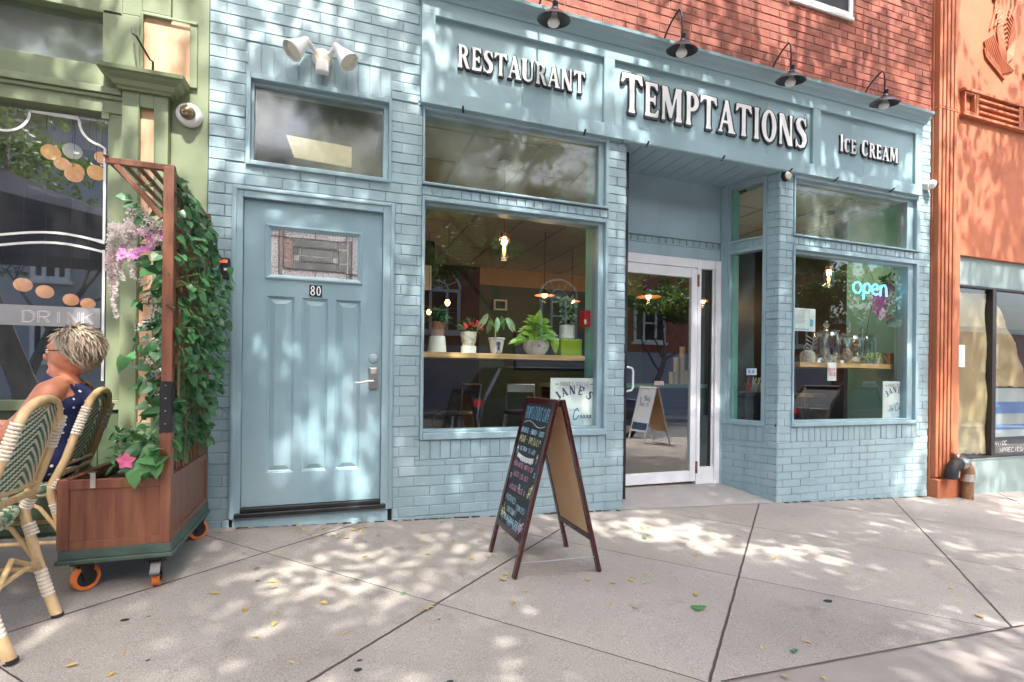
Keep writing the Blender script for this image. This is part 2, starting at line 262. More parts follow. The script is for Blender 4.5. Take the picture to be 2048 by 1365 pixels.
        if parent is not None: o.parent = parent
        else: o.location = org if not local else (0, 0, 0)
        ORG[o.name] = org
        if bevel:
            md = o.modifiers.new('bevel', 'BEVEL'); md.width = bevel; md.segments = 2; md.limit_method = 'ANGLE'; md.angle_limit = .9
        return o
def tag(o, label=None, cat=None, group=None, kind=None):
    if label: o['label'] = label
    if cat: o['category'] = cat
    if group: o['group'] = group
    if kind: o['kind'] = kind
    return o
def thing(name, loc, label, cat, group=None, local=False):
    o = bpy.data.objects.new(name, None); S.collection.objects.link(o); o.empty_display_size = .1
    o.location = loc; ORG[o.name] = Vector((0, 0, 0)) if local else Vector(loc); return tag(o, label, cat, group)
def copytree(o, parent=None):
    c = o.copy(); S.collection.objects.link(c)
    if parent is not None: c.parent = parent; c.matrix_parent_inverse = o.matrix_parent_inverse.copy()
    for ch in list(o.children): copytree(ch, c)
    return c
def sub(o, parent): o.parent = parent; return o
def leaf(mb, p, d, nrm, L, w, mi=0, fold=.25, heart=False, droop=.2):
    d = Vector(d).normalized(); n = Vector(nrm); n = n-d*n.dot(d)
    n = n.normalized() if n.length > 1e-4 else d.orthogonal().normalized(); s = d.cross(n); p = Vector(p)
    if heart: P = [(0, 0), (-.10, .42), (.18, .5), (.55, .36), (1, 0), (.55, -.36), (.18, -.5), (-.10, -.42)]
    else: P = [(0, 0), (.25, .38), (.6, .42), (1, 0), (.6, -.42), (.25, -.38)]
    V = [p+d*(x*L)+s*(y*w)+n*(fold*abs(y)*w-droop*L*x*x) for x, y in P]
    if heart: V.append(p+d*(.5*L)-n*(droop*L*.25)); mb.add(V, [(0, 1, 2, 8), (2, 3, 8), (3, 4, 8), (4, 5, 8), (5, 6, 8), (6, 7, 0, 8)], mi)
    else: V.append(p+d*(.5*L)-n*(droop*L*.25)); mb.add(V, [(0, 1, 2, 6), (2, 3, 6), (3, 4, 6), (4, 5, 0, 6)], mi)
def rv(s=1): return Vector((RND.uniform(-s, s), RND.uniform(-s, s), RND.uniform(-s, s)))
def runit():
    while True:
        v = rv()
        if .05 < v.length < 1: return v.normalized()
# ------------------------------------------------------------------ lettering
SF = {'A': '0,0 2,6 4,0|1,2 3,2', 'B': '0,0 0,6 3,6 4,5 3,3.2 0,3.2|3,3.2 4,1.6 3,0 0,0', 'C': '4,5 3,6 1,6 0,4.5 0,1.5 1,0 3,0 4,1', 'D': '0,0 0,6 2.5,6 4,4.5 4,1.5 2.5,0 0,0',
'E': '4,6 0,6 0,0 4,0|0,3.1 3,3.1', 'F': '4,6 0,6 0,0|0,3.1 3,3.1', 'G': '4,5 3,6 1,6 0,4.5 0,1.5 1,0 3,0 4,1 4,2.8 2.5,2.8', 'H': '0,0 0,6|4,0 4,6|0,3 4,3', 'I': '2,0 2,6', 'J': '3.5,6 3.5,1.3 2.5,0 1,0 .2,1.2',
'K': '0,0 0,6|4,6 0,2.6|1.3,3.6 4,0', 'L': '0,6 0,0 3.6,0', 'M': '0,0 .3,6 2,2 3.7,6 4,0', 'N': '0,0 0,6 4,0 4,6', 'O': '1.2,0 0,1.5 0,4.5 1.2,6 2.8,6 4,4.5 4,1.5 2.8,0 1.2,0', 'P': '0,0 0,6 3,6 4,5 4,4 3,3 0,3',
'Q': '1.2,0 0,1.5 0,4.5 1.2,6 2.8,6 4,4.5 4,1.5 2.8,0 1.2,0|2.5,1.5 4.3,-.5', 'R': '0,0 0,6 3,6 4,5 4,4 3,3 0,3|2,3 4,0', 'S': '4,5 3,6 1,6 0,5 0,4 1,3.2 3,2.8 4,2 4,1 3,0 1,0 0,1', 'T': '0,6 4,6|2,6 2,0', 'U': '0,6 0,1.4 1.2,0 2.8,0 4,1.4 4,6',
'V': '0,6 2,0 4,6', 'W': '0,6 1,0 2,4 3,0 4,6', 'X': '0,0 4,6|0,6 4,0', 'Y': '0,6 2,3 4,6|2,3 2,0', 'Z': '0,6 4,6 0,0 4,0', '-': '.8,3 3.2,3', '+': '.8,3 3.2,3|2,1.8 2,4.2', '!': '2,6 2,2|2,.4 2,0', "'": '2,6 1.8,4.6', '*': '1,5 3,3.6|3,5 1,3.6|2,5.4 2,3.2', '.': '2,.4 2,0', '$': '4,5 3,5.6 1,5.6 0,4.6 1,3.2 3,2.8 4,1.6 3,.4 1,.4 0,1|2,6.4 2,-.4', '/': '.5,0 3.5,6', ',': '2,.4 1.6,-1',
'0': '1.2,0 0,1.5 0,4.5 1.2,6 2.8,6 4,4.5 4,1.5 2.8,0 1.2,0', '1': '1,5 2,6 2,0', '2': '0,5 1,6 3,6 4,5 4,4 0,0 4,0', '3': '0,6 4,6 2,3.6 4,2.4 4,1 3,0 1,0 0,1', '7': '0,6 4,6 1.5,0', '8': '1,3.2 0,4.2 0,5 1,6 3,6 4,5 4,4.2 3,3.2 1,3.2 0,2 0,1 1,0 3,0 4,1 4,2 3,3.2', '@': '3,2 3,4 1.4,4 1.2,2.2 3,2 4,2.5 4,5 2.5,6 1,5.6 0,4 0,2 1,.4 3,.2'}
def ribbon(mb, P, w, fn, mi=0):            # a flat stroke; fn(x, y) gives the point on the board
    global RC
    RC = (RC+1) % 5; n = len(P); o = Vector(fn(0, 0)); off = (Vector(fn(1, 0))-o).cross(Vector(fn(0, 1))-o).normalized()*(.00012*RC); V = []
    for i in range(n):
        a, b = P[max(i-1, 0)], P[min(i+1, n-1)]; dx, dy = b[0]-a[0], b[1]-a[1]; l = math.hypot(dx, dy) or 1; dx /= l; dy /= l; k = 1.
        if 0 < i < n-1:
            ex, ey = P[i][0]-P[i-1][0], P[i][1]-P[i-1][1]; m_ = math.hypot(ex, ey) or 1; k = min(1.8, 1/max(.3, (ex*dx+ey*dy)/m_))
        e = w*.3*(-1 if i == 0 else 1 if i == n-1 else 0); nx, ny = -dy*w/2*k, dx*w/2*k; x, y = P[i][0]+dx*e, P[i][1]+dy*e
        V += [Vector(fn(x+nx, y+ny))+off, Vector(fn(x-nx, y-ny))+off]
    mb.add(V, [(2*i, 2*i+1, 2*i+3, 2*i+2) for i in range(n-1)], mi)
RC = 0
def write(mb, text, x, y, h, fn, w=None, width=None, jit=0., mi=0, arc=0., slope=0., lw=.62):
    w = w or h*.13; adv = h*lw/4*5.6 if width is None else width/len(text); gx = adv/5.6; n = len(text)
    for i, ch in enumerate(text):
        if ch == ' ': continue
        t = (i+.5)/n-.5; oy = y-arc*4*t*t+slope*t*n*adv; rot = -arc*8*t/(n*adv) if arc else 0; hj = 1+RND.uniform(-jit, jit); sh = RND.uniform(-jit, jit)*.3
        ox = x+i*adv
        for st in SF.get(ch, '').split('|'):
            if not st: continue
            P = []
            for c in st.split(' '):
                a, b = map(float, c.split(',')); px = a*gx+b*sh*h/6; py = b*h/6*hj+RND.uniform(-jit, jit)*h*.05
                P.append((ox+px*math.cos(rot)-py*math.sin(rot), oy+px*math.sin(rot)+py*math.cos(rot)))
            ribbon(mb, P, w, fn, mi)
# flared serif capitals, drawn as filled shapes on a fine grid and contoured
def stem(x, w=.142, y0=0., y1=1.):
    h = w/2; k = max(h*1.55, h+.03); k2 = h+(k-h)*.5
    return ('p', [(x-k, y0), (x+k, y0), (x+k2, y0+.055), (x+h, y0+.15), (x+h, y1-.15), (x+k2, y1-.055), (x+k, y1), (x-k, y1), (x-k2, y1-.055), (x-h, y1-.15), (x-h, y0+.15), (x-k2, y0+.055)])
def st(pts, ws): return ('s', pts, ws)
Gl = {
'T': (.60, [stem(.3), ('p', [(0, 1), (.6, 1), (.625, .74), (.575, .76), (.49, .885), (.11, .885), (.025, .76), (-.025, .74)])]),
'E': (.50, [stem(.13), ('p', [(.12, 1), (.47, 1), (.49, .77), (.445, .79), (.36, .9), (.12, .9)]), ('p', [(.12, .555), (.32, .555), (.37, .65), (.405, .65), (.405, .36), (.37, .36), (.32, .45), (.12, .45)]), ('p', [(.12, 0), (.49, 0), (.53, .25), (.485, .24), (.38, .105), (.12, .105)])]),
'M': (.80, [stem(.10, .085), stem(.66, .165), ('p', [(.03, 1), (.235, 1), (.44, .3), (.37, .08), (.32, .08)]), ('p', [(.34, .08), (.40, .08), (.63, 1), (.55, 1)])]),
'P': (.50, [stem(.13), ('r', .24, .71, .27, .29, .105, .19, .13, 9)]),
'R': (.58, [stem(.13), ('r', .24, .73, .26, .27, .10, .17, .13, 9), ('p', [(.23, .50), (.40, .50), (.55, .09), (.63, .0), (.44, .0), (.40, .06)])]),
'A': (.62, [('p', [(.03, .02), (.11, .02), (.33, .86), (.27, 1)]), ('p', [(.24, 1), (.37, 1), (.62, .02), (.42, .02)]), ('p', [(.12, .28), (.46, .28), (.46, .365), (.12, .365)]), ('p', [(-.04, 0), (.19, 0), (.14, .06), (.02, .06)]), ('p', [(.35, 0), (.70, 0), (.64, .07), (.42, .07)])]),
'I': (.27, [stem(.14)]),
'O': (.62, [('r', .31, .5, .31, .52, .13, .42, -9, 9)]),
'N': (.66, [stem(.10, .085), stem(.55, .085), ('p', [(.02, 1), (.23, 1), (.59, .0), (.42, .0)])]),
'U': (.64, [('p', [(-.02, 1), (.28, 1), (.25, .945), (.225, .85), (.225, .3), (.035, .3), (.035, .85), (.01, .945)]), ('p', [(.43, 1), (.63, 1), (.6, .945), (.575, .85), (.575, .3), (.485, .3), (.485, .85), (.46, .945)]), st([(.13, .32), (.14, .19), (.2, .09), (.31, .035), (.43, .07), (.51, .17), (.53, .32)], [.19, .17, .14, .1, .1, .1, .09])]),
'S': (.50, [st([(.42, .80), (.38, .92), (.27, .96), (.15, .91), (.105, .78), (.15, .64), (.26, .53), (.37, .42), (.40, .26), (.35, .1), (.23, .035), (.11, .08), (.05, .2)], [.05, .06, .08, .13, .18, .2, .2, .2, .18, .14, .08, .06, .05]), ('p', [(.40, .98), (.455, .98), (.465, .72), (.425, .72)]), ('p', [(.01, .02), (.065, .02), (.05, .29), (.005, .29)])]),
'C': (.54, [st([(.47, .78), (.42, .92), (.31, .965), (.18, .9), (.11, .72), (.1, .5), (.11, .28), (.18, .1), (.31, .035), (.43, .09), (.49, .22)], [.05, .06, .08, .14, .19, .2, .19, .14, .08, .06, .05]), ('p', [(.44, .98), (.495, .98), (.505, .70), (.465, .70)])]),
'8': (.46, [('r', .22, .75, .19, .25, .09, .15, -9, 9), ('r', .22, .27, .22, .27, .11, .16, -9, 9)]),
'0': (.46, [('r', .22, .5, .22, .5, .10, .38, -9, 9)]),
'J': (.48, [stem(.3, .19, .2, 1), st([(.3, .4), (.29, .18), (.2, .05), (.08, .05), (.02, .14)], [.19, .17, .1, .07, .1])]),
}
def inpoly(X, Y, P):
    c = np.zeros(X.shape, bool); n = len(P)
    for i in range(n):
        x1, y1 = P[i]; x2, y2 = P[i-1]
        if y1 == y2: continue
        c ^= ((y1 > Y) != (y2 > Y)) & (X < (x2-x1)*(Y-y1)/(y2-y1)+x1)
    return c
def gfield(ch, grow=0., res=44):
    w, prims = Gl[ch]; ss = 3; pad = .12; N = res*ss; nx = int((w+2*pad)*N); ny = int((1+2*pad)*N)
    X, Y = np.meshgrid((np.arange(nx)+.5)/N-pad, (np.arange(ny)+.5)/N-pad); B = np.zeros(X.shape, bool)
    for p in prims:
        if p[0] == 'p': B |= inpoly(X, Y, p[1])
        elif p[0] == 'r':
            _, cx, cy, rx, ry, ix, iy, x0, x1 = p; B |= (((X-cx)/rx)**2+((Y-cy)/ry)**2 < 1) & ~(((X-cx)/ix)**2+((Y-cy)/iy)**2 < 1) & (X > x0) & (X < x1)
        else:
            for (a, b, wa, wb) in zip(p[1][:-1], p[1][1:], p[2][:-1], p[2][1:]):
                dx, dy = b[0]-a[0], b[1]-a[1]; t = np.clip(((X-a[0])*dx+(Y-a[1])*dy)/(dx*dx+dy*dy), 0, 1)
                B |= (X-a[0]-dx*t)**2+(Y-a[1]-dy*t)**2 < ((wa+(wb-wa)*t)/2)**2
    if grow:
        r = int(grow*N); C = B.copy()
        for i in range(-r, r+1):
            for j in range(-r, r+1):
                if i*i+j*j <= r*r and (i or j): C |= np.roll(np.roll(B, i, 0), j, 1)
        B = C
    f = B.astype(float); ny2, nx2 = ny//ss*ss, nx//ss*ss
    f = f[:ny2, :nx2].reshape(ny2//ss, ss, nx2//ss, ss).mean((1, 3)); f = np.pad(f, 1)
    g = (f*4+np.roll(f, 1, 0)+np.roll(f, -1, 0)+np.roll(f, 1, 1)+np.roll(f, -1, 1))/8
    return g, res, pad
GC = {}
def glyph(ch, grow):                       # filled contour polygons: (verts, faces, boundary edges)
    if (ch, grow) in GC: return GC[(ch, grow)]
    g, res, pad = gfield(ch, grow); V = []; idx = {}; F = []; ec = {}
    def vert(k, x, y):
        if k not in idx: idx[k] = len(V); V.append(((x-.5)/res-pad, (y-.5)/res-pad))
        return idx[k]
    ny, nx = g.shape
    for j in range(ny-1):
        for i in range(nx-1):
            c = [(i, j), (i+1, j), (i+1, j+1), (i, j+1)]; val = [g[y, x]-.5 for x, y in c]
            if max(val) <= 0: continue
            poly = []
            for k in range(4):
                a, b = c[k], c[(k+1) % 4]; va, vb = val[k], val[(k+1) % 4]
                if va > 0: poly.append(vert(a, *a))
                if (va > 0) != (vb > 0):
                    t = va/(va-vb); key = tuple(sorted((a, b))); poly.append(vert(key, a[0]+(b[0]-a[0])*t, a[1]+(b[1]-a[1])*t))
            if len(poly) > 2:
                F.append(poly)
                for k in range(len(poly)):
                    e = (poly[k], poly[(k+1) % len(poly)]); ec[tuple(sorted(e))] = None if tuple(sorted(e)) in ec else e
    GC[(ch, grow)] = (V, F, [e for e in ec.values() if e]); return GC[(ch, grow)]
def letter(mb, ch, x, z, h, fn, depth, grow=0., mi=0, sxy=1.):
    V, F, E_ = glyph(ch, grow); n = len(V); fr = [fn(x+a*h*sxy, z+b*h, depth) for a, b in V]; bk = [fn(x+a*h*sxy, z+b*h, 0) for a, b in V]
    b0 = len(mb.v); mb.add(fr, [f for f in F], mi); mb.add([fr[a] for e in E_ for a in e]+[bk[a] for e in E_ for a in e], [(2*i, 2*i+1, 2*len(E_)+2*i+1, 2*len(E_)+2*i) for i in range(len(E_))], mi)
def simplify(o):
    bm = bmesh.new(); bm.from_mesh(o.data); bmesh.ops.remove_doubles(bm, verts=bm.verts, dist=1e-5); bmesh.ops.dissolve_limit(bm, angle_limit=.03, verts=bm.verts, edges=bm.edges)
    bm.to_mesh(o.data); bm.free(); return o
# ------------------------------------------------------------------ ground
def sheet(name, x0, x1, y0, y1, off, m, kind='structure', slope=True, lab=None):
    mb = MB(); f = (lambda x, y: gz(x, y)+off)
    mb.quad((x0, y0, f(x0, y0)), (x1, y0, f(x1, y0)), (x1, y1, f(x1, y1)), (x0, y1, f(x0, y1)))
    return tag(mb.build(name, m, loc=(0, 0, 0)), kind=kind)
sheet('ground', -120, 120, -110, 110, -.45, 'ground')
def paving():
    mb = MB(); z = lambda x, y, o=0: (x, y, gz(x, y)+o)
    mb.quad(z(-14, -1.4), z(1.38, -1.4), z(1.38, D+.03), z(-14, D+.03)); mb.quad(z(1.38, 1.548), z(22, 1.548), z(22, D+.03), z(1.38, D+.03))
    mb.quad(z(2.3, D+.03), z(6.9, D+.03), z(6.9, D+.12), z(2.3, D+.12))
    tag(mb.build('sidewalk', 'pavement', loc=(0, 0, 0)), kind='structure')
    mb = MB(); mb.quad(z(1.38, -1.4, -.004), z(22, -1.4, -.004), z(22, 1.535, -.004), z(1.38, 1.535, -.004))
    mb.quad(z(1.38, 1.535, -.012), z(22, 1.535, -.012), z(22, 1.572, -.012), z(1.38, 1.572, -.012))
    tag(mb.build('kerbside_pavement', 'pavement_dark', loc=(0, 0, 0)), kind='structure')
    mb = MB()
    for y0, y1 in ((-1.56, -1.4), (-11.0, -10.84)):
        mb.add([z(-40, y0, -.3), z(40, y0, -.3), z(40, y1, -.3), z(-40, y1, -.3), z(-40, y0, .003), z(40, y0, .003), z(40, y1, .003), z(-40, y1, .003)], [(4, 5, 6, 7), (0, 1, 5, 4), (1, 2, 6, 5), (2, 3, 7, 6), (3, 0, 4, 7)])
    tag(mb.build('kerb', 'kerb', loc=(0, 0, 0)), kind='structure')
    mb = MB()                                         # a line of grit and moss where wall meets pavement
    x = -.55
    while x < 6.1:
        w = RND.uniform(.03, .12)
        if not 2.3 < x < 4.08:
            h = RND.uniform(.002, .008); mb.add([z(x, D-.012-RND.uniform(.002, .02), .001), z(x+w, D-.012-RND.uniform(.002, .02), .001), z(x+w, D+.0, h), z(x, D, h)], [(0, 1, 2, 3)])
        x += w*RND.uniform(.9, 2.2)
    tag(mb.build('grit', 'soil', loc=(0, 0, 0)), 'line of grit and dirt along the foot of the blue brick wall', 'grit', kind='stuff')
paving()
sheet('road', -45, 45, -10.84, -1.56, -.15, 'asphalt'); sheet('far_sidewalk', -45, 45, -17, -11.0, .0, 'pavement_dark')
mb = MB(); mb.add([(2.36, D-.0, gz(2.36, D)+.003), (4.04, D-.0, gz(4.04, D)+.003), (3.84, 4.36, -.03), (2.5, 4.36, -.018)], [(0, 1, 2, 3)])
tag(mb.build('entry_ramp', 'apron', loc=(0, 0, 0)), kind='structure')

# ------------------------------------------------------------------ brick laying
def rsub(rects, h):
    out = []
    for a0, a1, b0, b1 in rects:
        c0, c1, d0, d1 = h
        if c0 >= a1 or c1 <= a0 or d0 >= b1 or d1 <= b0: out.append((a0, a1, b0, b1)); continue
        if b0 < d0: out.append((a0, a1, b0, d0))
        if d1 < b1: out.append((a0, a1, d1, b1))
        m0, m1 = max(b0, d0), min(b1, d1)
        if a0 < c0: out.append((a0, c0, m0, m1))
        if c1 < a1: out.append((c1, a1, m0, m1))
    return out
CH = .0732
def brick(mb, fn, a0, a1, b0, b1, mi=0, g=.0027, dep=.0075, c=.0032):
    if a1-a0 < .022 or b1-b0 < .018: return
    dep += RND.uniform(-.002, .0025); j = lambda: RND.uniform(-.0012, .0012)
    a0 += g*.55; a1 -= g*.55; b0 += g*1.1; b1 -= g*.5; t = [RND.uniform(-.0012, .0012) for _ in range(4)]
    P = [(a0, b0), (a1, b0), (a1, b1), (a0, b1)]; Q = [(a0+c+j(), b0+c+j()), (a1-c+j(), b0+c+j()), (a1-c+j(), b1-c+j()), (a0+c+j(), b1-c+j())]
    mb.add([fn(x, z, -.002) for x, z in P]+[fn(x, z, dep*.7) for x, z in P]+[fn(x, z, dep+t[i]) for i, (x, z) in enumerate(Q)],
           [(0, 1, 5, 4), (1, 2, 6, 5), (2, 3, 7, 6), (3, 0, 4, 7), (4, 5, 9, 8), (5, 6, 10, 9), (6, 7, 11, 10), (7, 4, 8, 11), (8, 9, 10, 11)], mi)
def lay(mb, fn, a0, a1, b0, b1, holes=(), bl=.226, z0=0., ph=0., mi=0, mm=0, **k):
    pl = [(a0, a1, b0, b1)]
    for h in holes: pl = rsub(pl, h)
    for r in pl: mb.add([fn(r[0], r[2], 0), fn(r[1], r[2], 0), fn(r[1], r[3], 0), fn(r[0], r[3], 0)], [(0, 1, 2, 3)], mm)
    i = int(math.floor((b0-z0)/CH))
    while z0+i*CH < b1:
        c0, c1 = max(b0, z0+i*CH), min(b1, z0+(i+1)*CH); u = math.floor((a0-ph)/bl)*bl+ph-(bl/2 if i % 2 else 0)
        while u < a1:
            e0, e1 = max(a0, u), min(a1, u+bl)
            if e1 > e0:
                rs = [(e0, e1, c0, c1)]
                for h in holes: rs = rsub(rs, h)
                for r in rs: brick(mb, fn, *r, mi=mi, **k)
            u += bl
        i += 1
def soldiers(mb, fn, a0, a1, b0, b1, w=.0755, mi=0, **k):
    mb.add([fn(a0, b0, 0), fn(a1, b0, 0), fn(a1, b1, 0), fn(a0, b1, 0)], [(0, 1, 2, 3)], mi); n = round((a1-a0)/w); w = (a1-a0)/n
    k.setdefault('g', .0055)
    for i in range(n): brick(mb, fn, a0+i*w, a0+(i+1)*w, b0, b1, mi=mi, **k)
def pier(mb, fn, a0, a1, b0, b1, mi=0):
    mb.add([fn(a0, b0, 0), fn(a1, b0, 0), fn(a1, b1, 0), fn(a0, b1, 0)], [(0, 1, 2, 3)], mi); i = int(b0//CH)
    while i*CH < b1:
        c0, c1 = max(b0, i*CH), min(b1, (i+1)*CH)
        if i % 2: brick(mb, fn, a0, a1, c0, c1, mi=mi)
        else: m = (a0+a1)/2; brick(mb, fn, a0, m, c0, c1, mi=mi); brick(mb, fn, m, a1, c0, c1, mi=mi)
        i += 1
F0 = lambda x, z, d: (x, D+.006-d, z)

# ------------------------------------------------------------------ the blue shop building
B = thing('shop_building', (2.7, D+.1, -.1), 'pale blue painted brick shopfront with a wooden sign board under red brick', 'shop building')
WL = (.64, 2.185, .56, 3.02); WR = (4.205, 5.975, .58, 3.02)
mb = MB()
lay(mb, F0, -.735, 6.16, -.35, 3.95, [(-.52, .415, 2.41, 3.012), (-.51, .412, 3.012, 3.215), (-.595, .448, -.4, 2.262), WL, (.64, 2.185, .41, .56), (2.185, 4.205, .42, 3.02), (2.35, 4.04, -.4, .42), WR, (4.205, 5.975, .425, .58), (.64, 6.0, 3.03, 3.86), (5.975, 6.16, .58, 3.03)], ph=.04)
lay(mb, F0, -.735, .64, 3.95, 5.4, (), ph=.04)
soldiers(mb, F0, -.51, .412, 3.012, 3.215); soldiers(mb, F0, .64, 2.185, .41, .56); soldiers(mb, F0, 4.205, 5.975, .425, .58)
pier(mb, F0, 2.185, 2.35, .42, 3.03); pier(mb, F0, 4.04, 4.205, .42, 3.03); pier(mb, F0, 5.975, 6.16, .58, 3.03)
# splayed return of the entrance and the inner faces of the two piers
tR = Vector((-.375, .927, 0)); nR = Vector((-.927, -.375, 0)); P0 = Vector((4.04, D+.0, 0))
FR = lambda u, z, d: tuple(P0+tR*u+nR*d+Vector((0, 0, z)))
lay(mb, FR, .0, .566, -.35, .60, [(.13, .566, .42, .60)], ph=-.03, dep=.006); soldiers(mb, FR, .13, .566, .42, .575, dep=.005)
lay(mb, FR, .0, .118, .60, 3.03, (), ph=-.3, dep=.006)
FLr = lambda u, z, d: (2.35+.375*u+.927*d, D+.927*u-.375*d, z)
lay(mb, FLr, 0, .573, -.35, 3.03, (), ph=0, dep=.006)
bw = mb.build('brick_wall', 'blue_brick', B)
mb = MB(); lay(mb, F0, .64, 6.16, 3.95, 6.2, [(4.13, 4.96, 4.69, 6.2)], bl=.223, z0=3.95, ph=.1, mi=0, mm=1, g=.0055, dep=.006, c=.002)
mb.build('upper_brick_wall', ['red_brick', 'mortar'], B)
# solid body behind the brick so that no light leaks through
mb = MB(); y0, y1 = D+.012, D+.14
for r in rsub(rsub(rsub(rsub([(-.735, 6.16, -.4, 6.2)], (-.5, .40, 2.42, 3.0)), (-.545, .38, .1, 2.2)), (.66, 2.17, .6, 3.0)), (4.22, 5.96, .6, 3.0)):
    for q in rsub([r], (2.36, 4.03, -.5, 3.03)): mb.box(q[0], y0, q[2], q[1], y1, q[3])
mb.box(-.735, y1, 3.1, 6.16, 12.2, 6.2)
mb.build('masonry_core', 'dark_wall', B)
mb = MB(); mb.box(4.13, D-.02, 4.655, 4.965, D+.06, 4.69); mb.frame(4.13, 4.69, 4.965, 6.1, .05, D-.005, D+.06)
uw = mb.build('upper_window', 'white_paint', B, bevel=.003); mb = MB(); mb.box(4.18, D+.02, 4.74, 4.915, D+.03, 6.05); mb.build('window_pane', 'glass_left', uw)

# sign board
KF = (D-.05)/D; fx = lambda x: x*KF; fz = lambda z: CAMZ+(z-CAMZ)*KF
mb = MB(); X0, X1, Z0, Z1 = fx(.626), fx(6.03), fz(3.035), 3.80; PN = [(.725, 2.137), (2.235, 4.452), (4.552, 5.917)]; pz0, pz1 = fz(3.145), fz(3.69)
mb.box(X0, D-.02, Z0, X1, D+.02, Z1)
mb.box(X0, D-.05, Z0, X1, D-.021, pz0); mb.box(X0, D-.05, pz1, X1, D-.021, Z1)
xs = [X0]+[fx(v) for p in PN for v in p]+[X1]
for i in range(0, 8, 2): mb.box(xs[i], D-.0495, pz0, xs[i+1], D-.021, pz1)
sb = mb.build('sign_board', 'blue_sign', B, bevel=.002)
mb = MB(); prof = [(0, 3.77), (-.06, 3.77), (-.065, 3.79), (-.075, 3.80), (-.085, 3.825), (-.105, 3.84), (-.13, 3.85), (-.135, 3.872), (0, 3.885)]
mb.prism([(fx(.60), D+a, b) for a, b in prof], (6.0-fx(.60), 0, 0)); mb.build('cornice', 'blue_sign', sb)
mb = MB()
for x in (.93, 1.95, 2.55, 3.35, 4.15, 4.75, 5.55): mb.bar((fx(x), D-.085, fz(3.03)+.012), (fx(x)+.02, D-.02, fz(3.03)-.004), .014, .006)
mb.each('clip', 'black_metal', sb)
for x in (1.42, 2.6, 3.9, 5.18):
    mb = MB(); mb.box(fx(x), D-.0212, pz0, fx(x)+.003, D-.0195, pz1); mb.build('board_seam', 'soffit', sb)
def signword(text, x0, x1, z, hs, gap=.05):
    n = [Gl[c][0] if c != ' ' else .35 for c in text]; tot = sum(w*h for w, h in zip(n, hs))+gap*hs[1]*(len(text)-1); k = (D-.035)/D
    x0, x1, z = x0*k, x1*k, CAMZ+(z-CAMZ)*k; sx = (x1-x0)/tot/1.0; x = x0; fnb = lambda a, b, d: (a, D-.0205-d, b)
    b1, b2 = MB(), MB()
    for c, w, h in zip(text, n, hs):
        if c != ' ':
            h2 = h*k; letter(b1, c, x+.005, z-.007, h2, fnb, .018, .048, sxy=sx); letter(b2, c, x, z, h2, fnb, .0195, 0., sxy=sx)
        x += (w*h+gap*hs[1])*sx
    simplify(b1.build('lettering_outline', 'black_letter', sb)); simplify(b2.build('lettering', 'white_letter', sb))
signword('RESTAURANT', .893, 1.955, 3.345, [.172]*10, .085)
signword('TEMPTATIONS', 2.305, 4.365, 3.272, [.325]+[.292]*9+[.298], .085)
signword('ICE CREAM', 4.805, 5.645, 3.326, [.165, .14, .14, .14, .165, .148, .148, .148, .152], .09)
# soffit of the recess
mb = MB(); x = 2.36; mb.box(2.30, D-.04, 3.022, 4.2, 4.36, 3.04)
while x < 4.05:
    mb.box(x+.003, D+.0, 3.006, min(x+.147, 4.06), 4.343, 3.021); x += .15
mb.box(2.30, D-.045, 3.0, 4.205, D-.001, 3.026); mb.build('entry_soffit', 'soffit', B)

# windows of the blue building
def window(name, x0, z0, x1, z1, l, r, t, b, gy, glass, lab=None, mat_='blue_trim', yo=-.018):
    mb = MB(); mb.box(x0, D+yo, z0, x0+l*.6, D+.13, z1); mb.box(x1-r*.35, D+yo, z0, x1, D+.13, z1); mb.box(x0+l*.6, D+yo+.001, z1-t*.6, x1-r*.35, D+.13, z1); mb.box(x0+l*.6, D+yo-.006, z0, x1-r*.35, D+.13, z0+b*.7)
    mb.box(x0+l*.6, D+.018, z0+b*.7, x0+l, D+.13, z1-t*.6); mb.box(x1-r, D+.018, z0+b*.7, x1-r*.35, D+.13, z1-t*.6)
    mb.box(x0+l, D+.019, z1-t, x1-r, D+.13, z1-t*.6); mb.box(x0+l, D+.019, z0+b*.7, x1-r, D+.13, z0+b)
    o = mb.build(name, mat_, B, bevel=.004)
    m2 = MB(); m2.box(x0+l-.004, gy, z0+b-.004, x1-r+.004, gy+.006, z1-t+.004); m2.build('window_pane', glass, o); return o
window('window_frame', -.52, 2.405, .415, 3.012, .045, .052, .062, .04, D+.05, 'glass_hazy')
window('window_frame', .64, 2.432, 2.182, 3.012, .024, .078, .055, .022, D+.05, 'glass_left')
window('window_frame', .64, .56, 2.185, 2.345, .03, .075, .052, .07, D+.05, 'glass')
window('window_frame', 4.205, 2.418, 5.975, 3.012, .024, .15, .065, .022, D+.05, 'glass_left')
window('window_frame', 4.205, .58, 5.975, 2.328, .03, .125, .07, .055, D+.05, 'glass')
mb = MB()
for a0, a1, b0, b1 in ((.64, 2.182, 2.353, 2.424), (4.205, 5.975, 2.336, 2.412)):
    mb.box(a0, D+.02, b0-.006, a1, D+.12, b1+.006); soldiers(mb, F0, a0, a1, b0, b1, w=.072, dep=.008)
soldiers(mb, FR, .13, .566, 2.336, 2.412, w=.06, dep=.004)
F1 = lambda x, z, d: (x, 4.36-d, z)
soldiers(mb, F1, 2.5, 3.80, 2.365, 2.428, w=.08, dep=.01)
mb.build('brick_ledge', 'blue_brick', B)
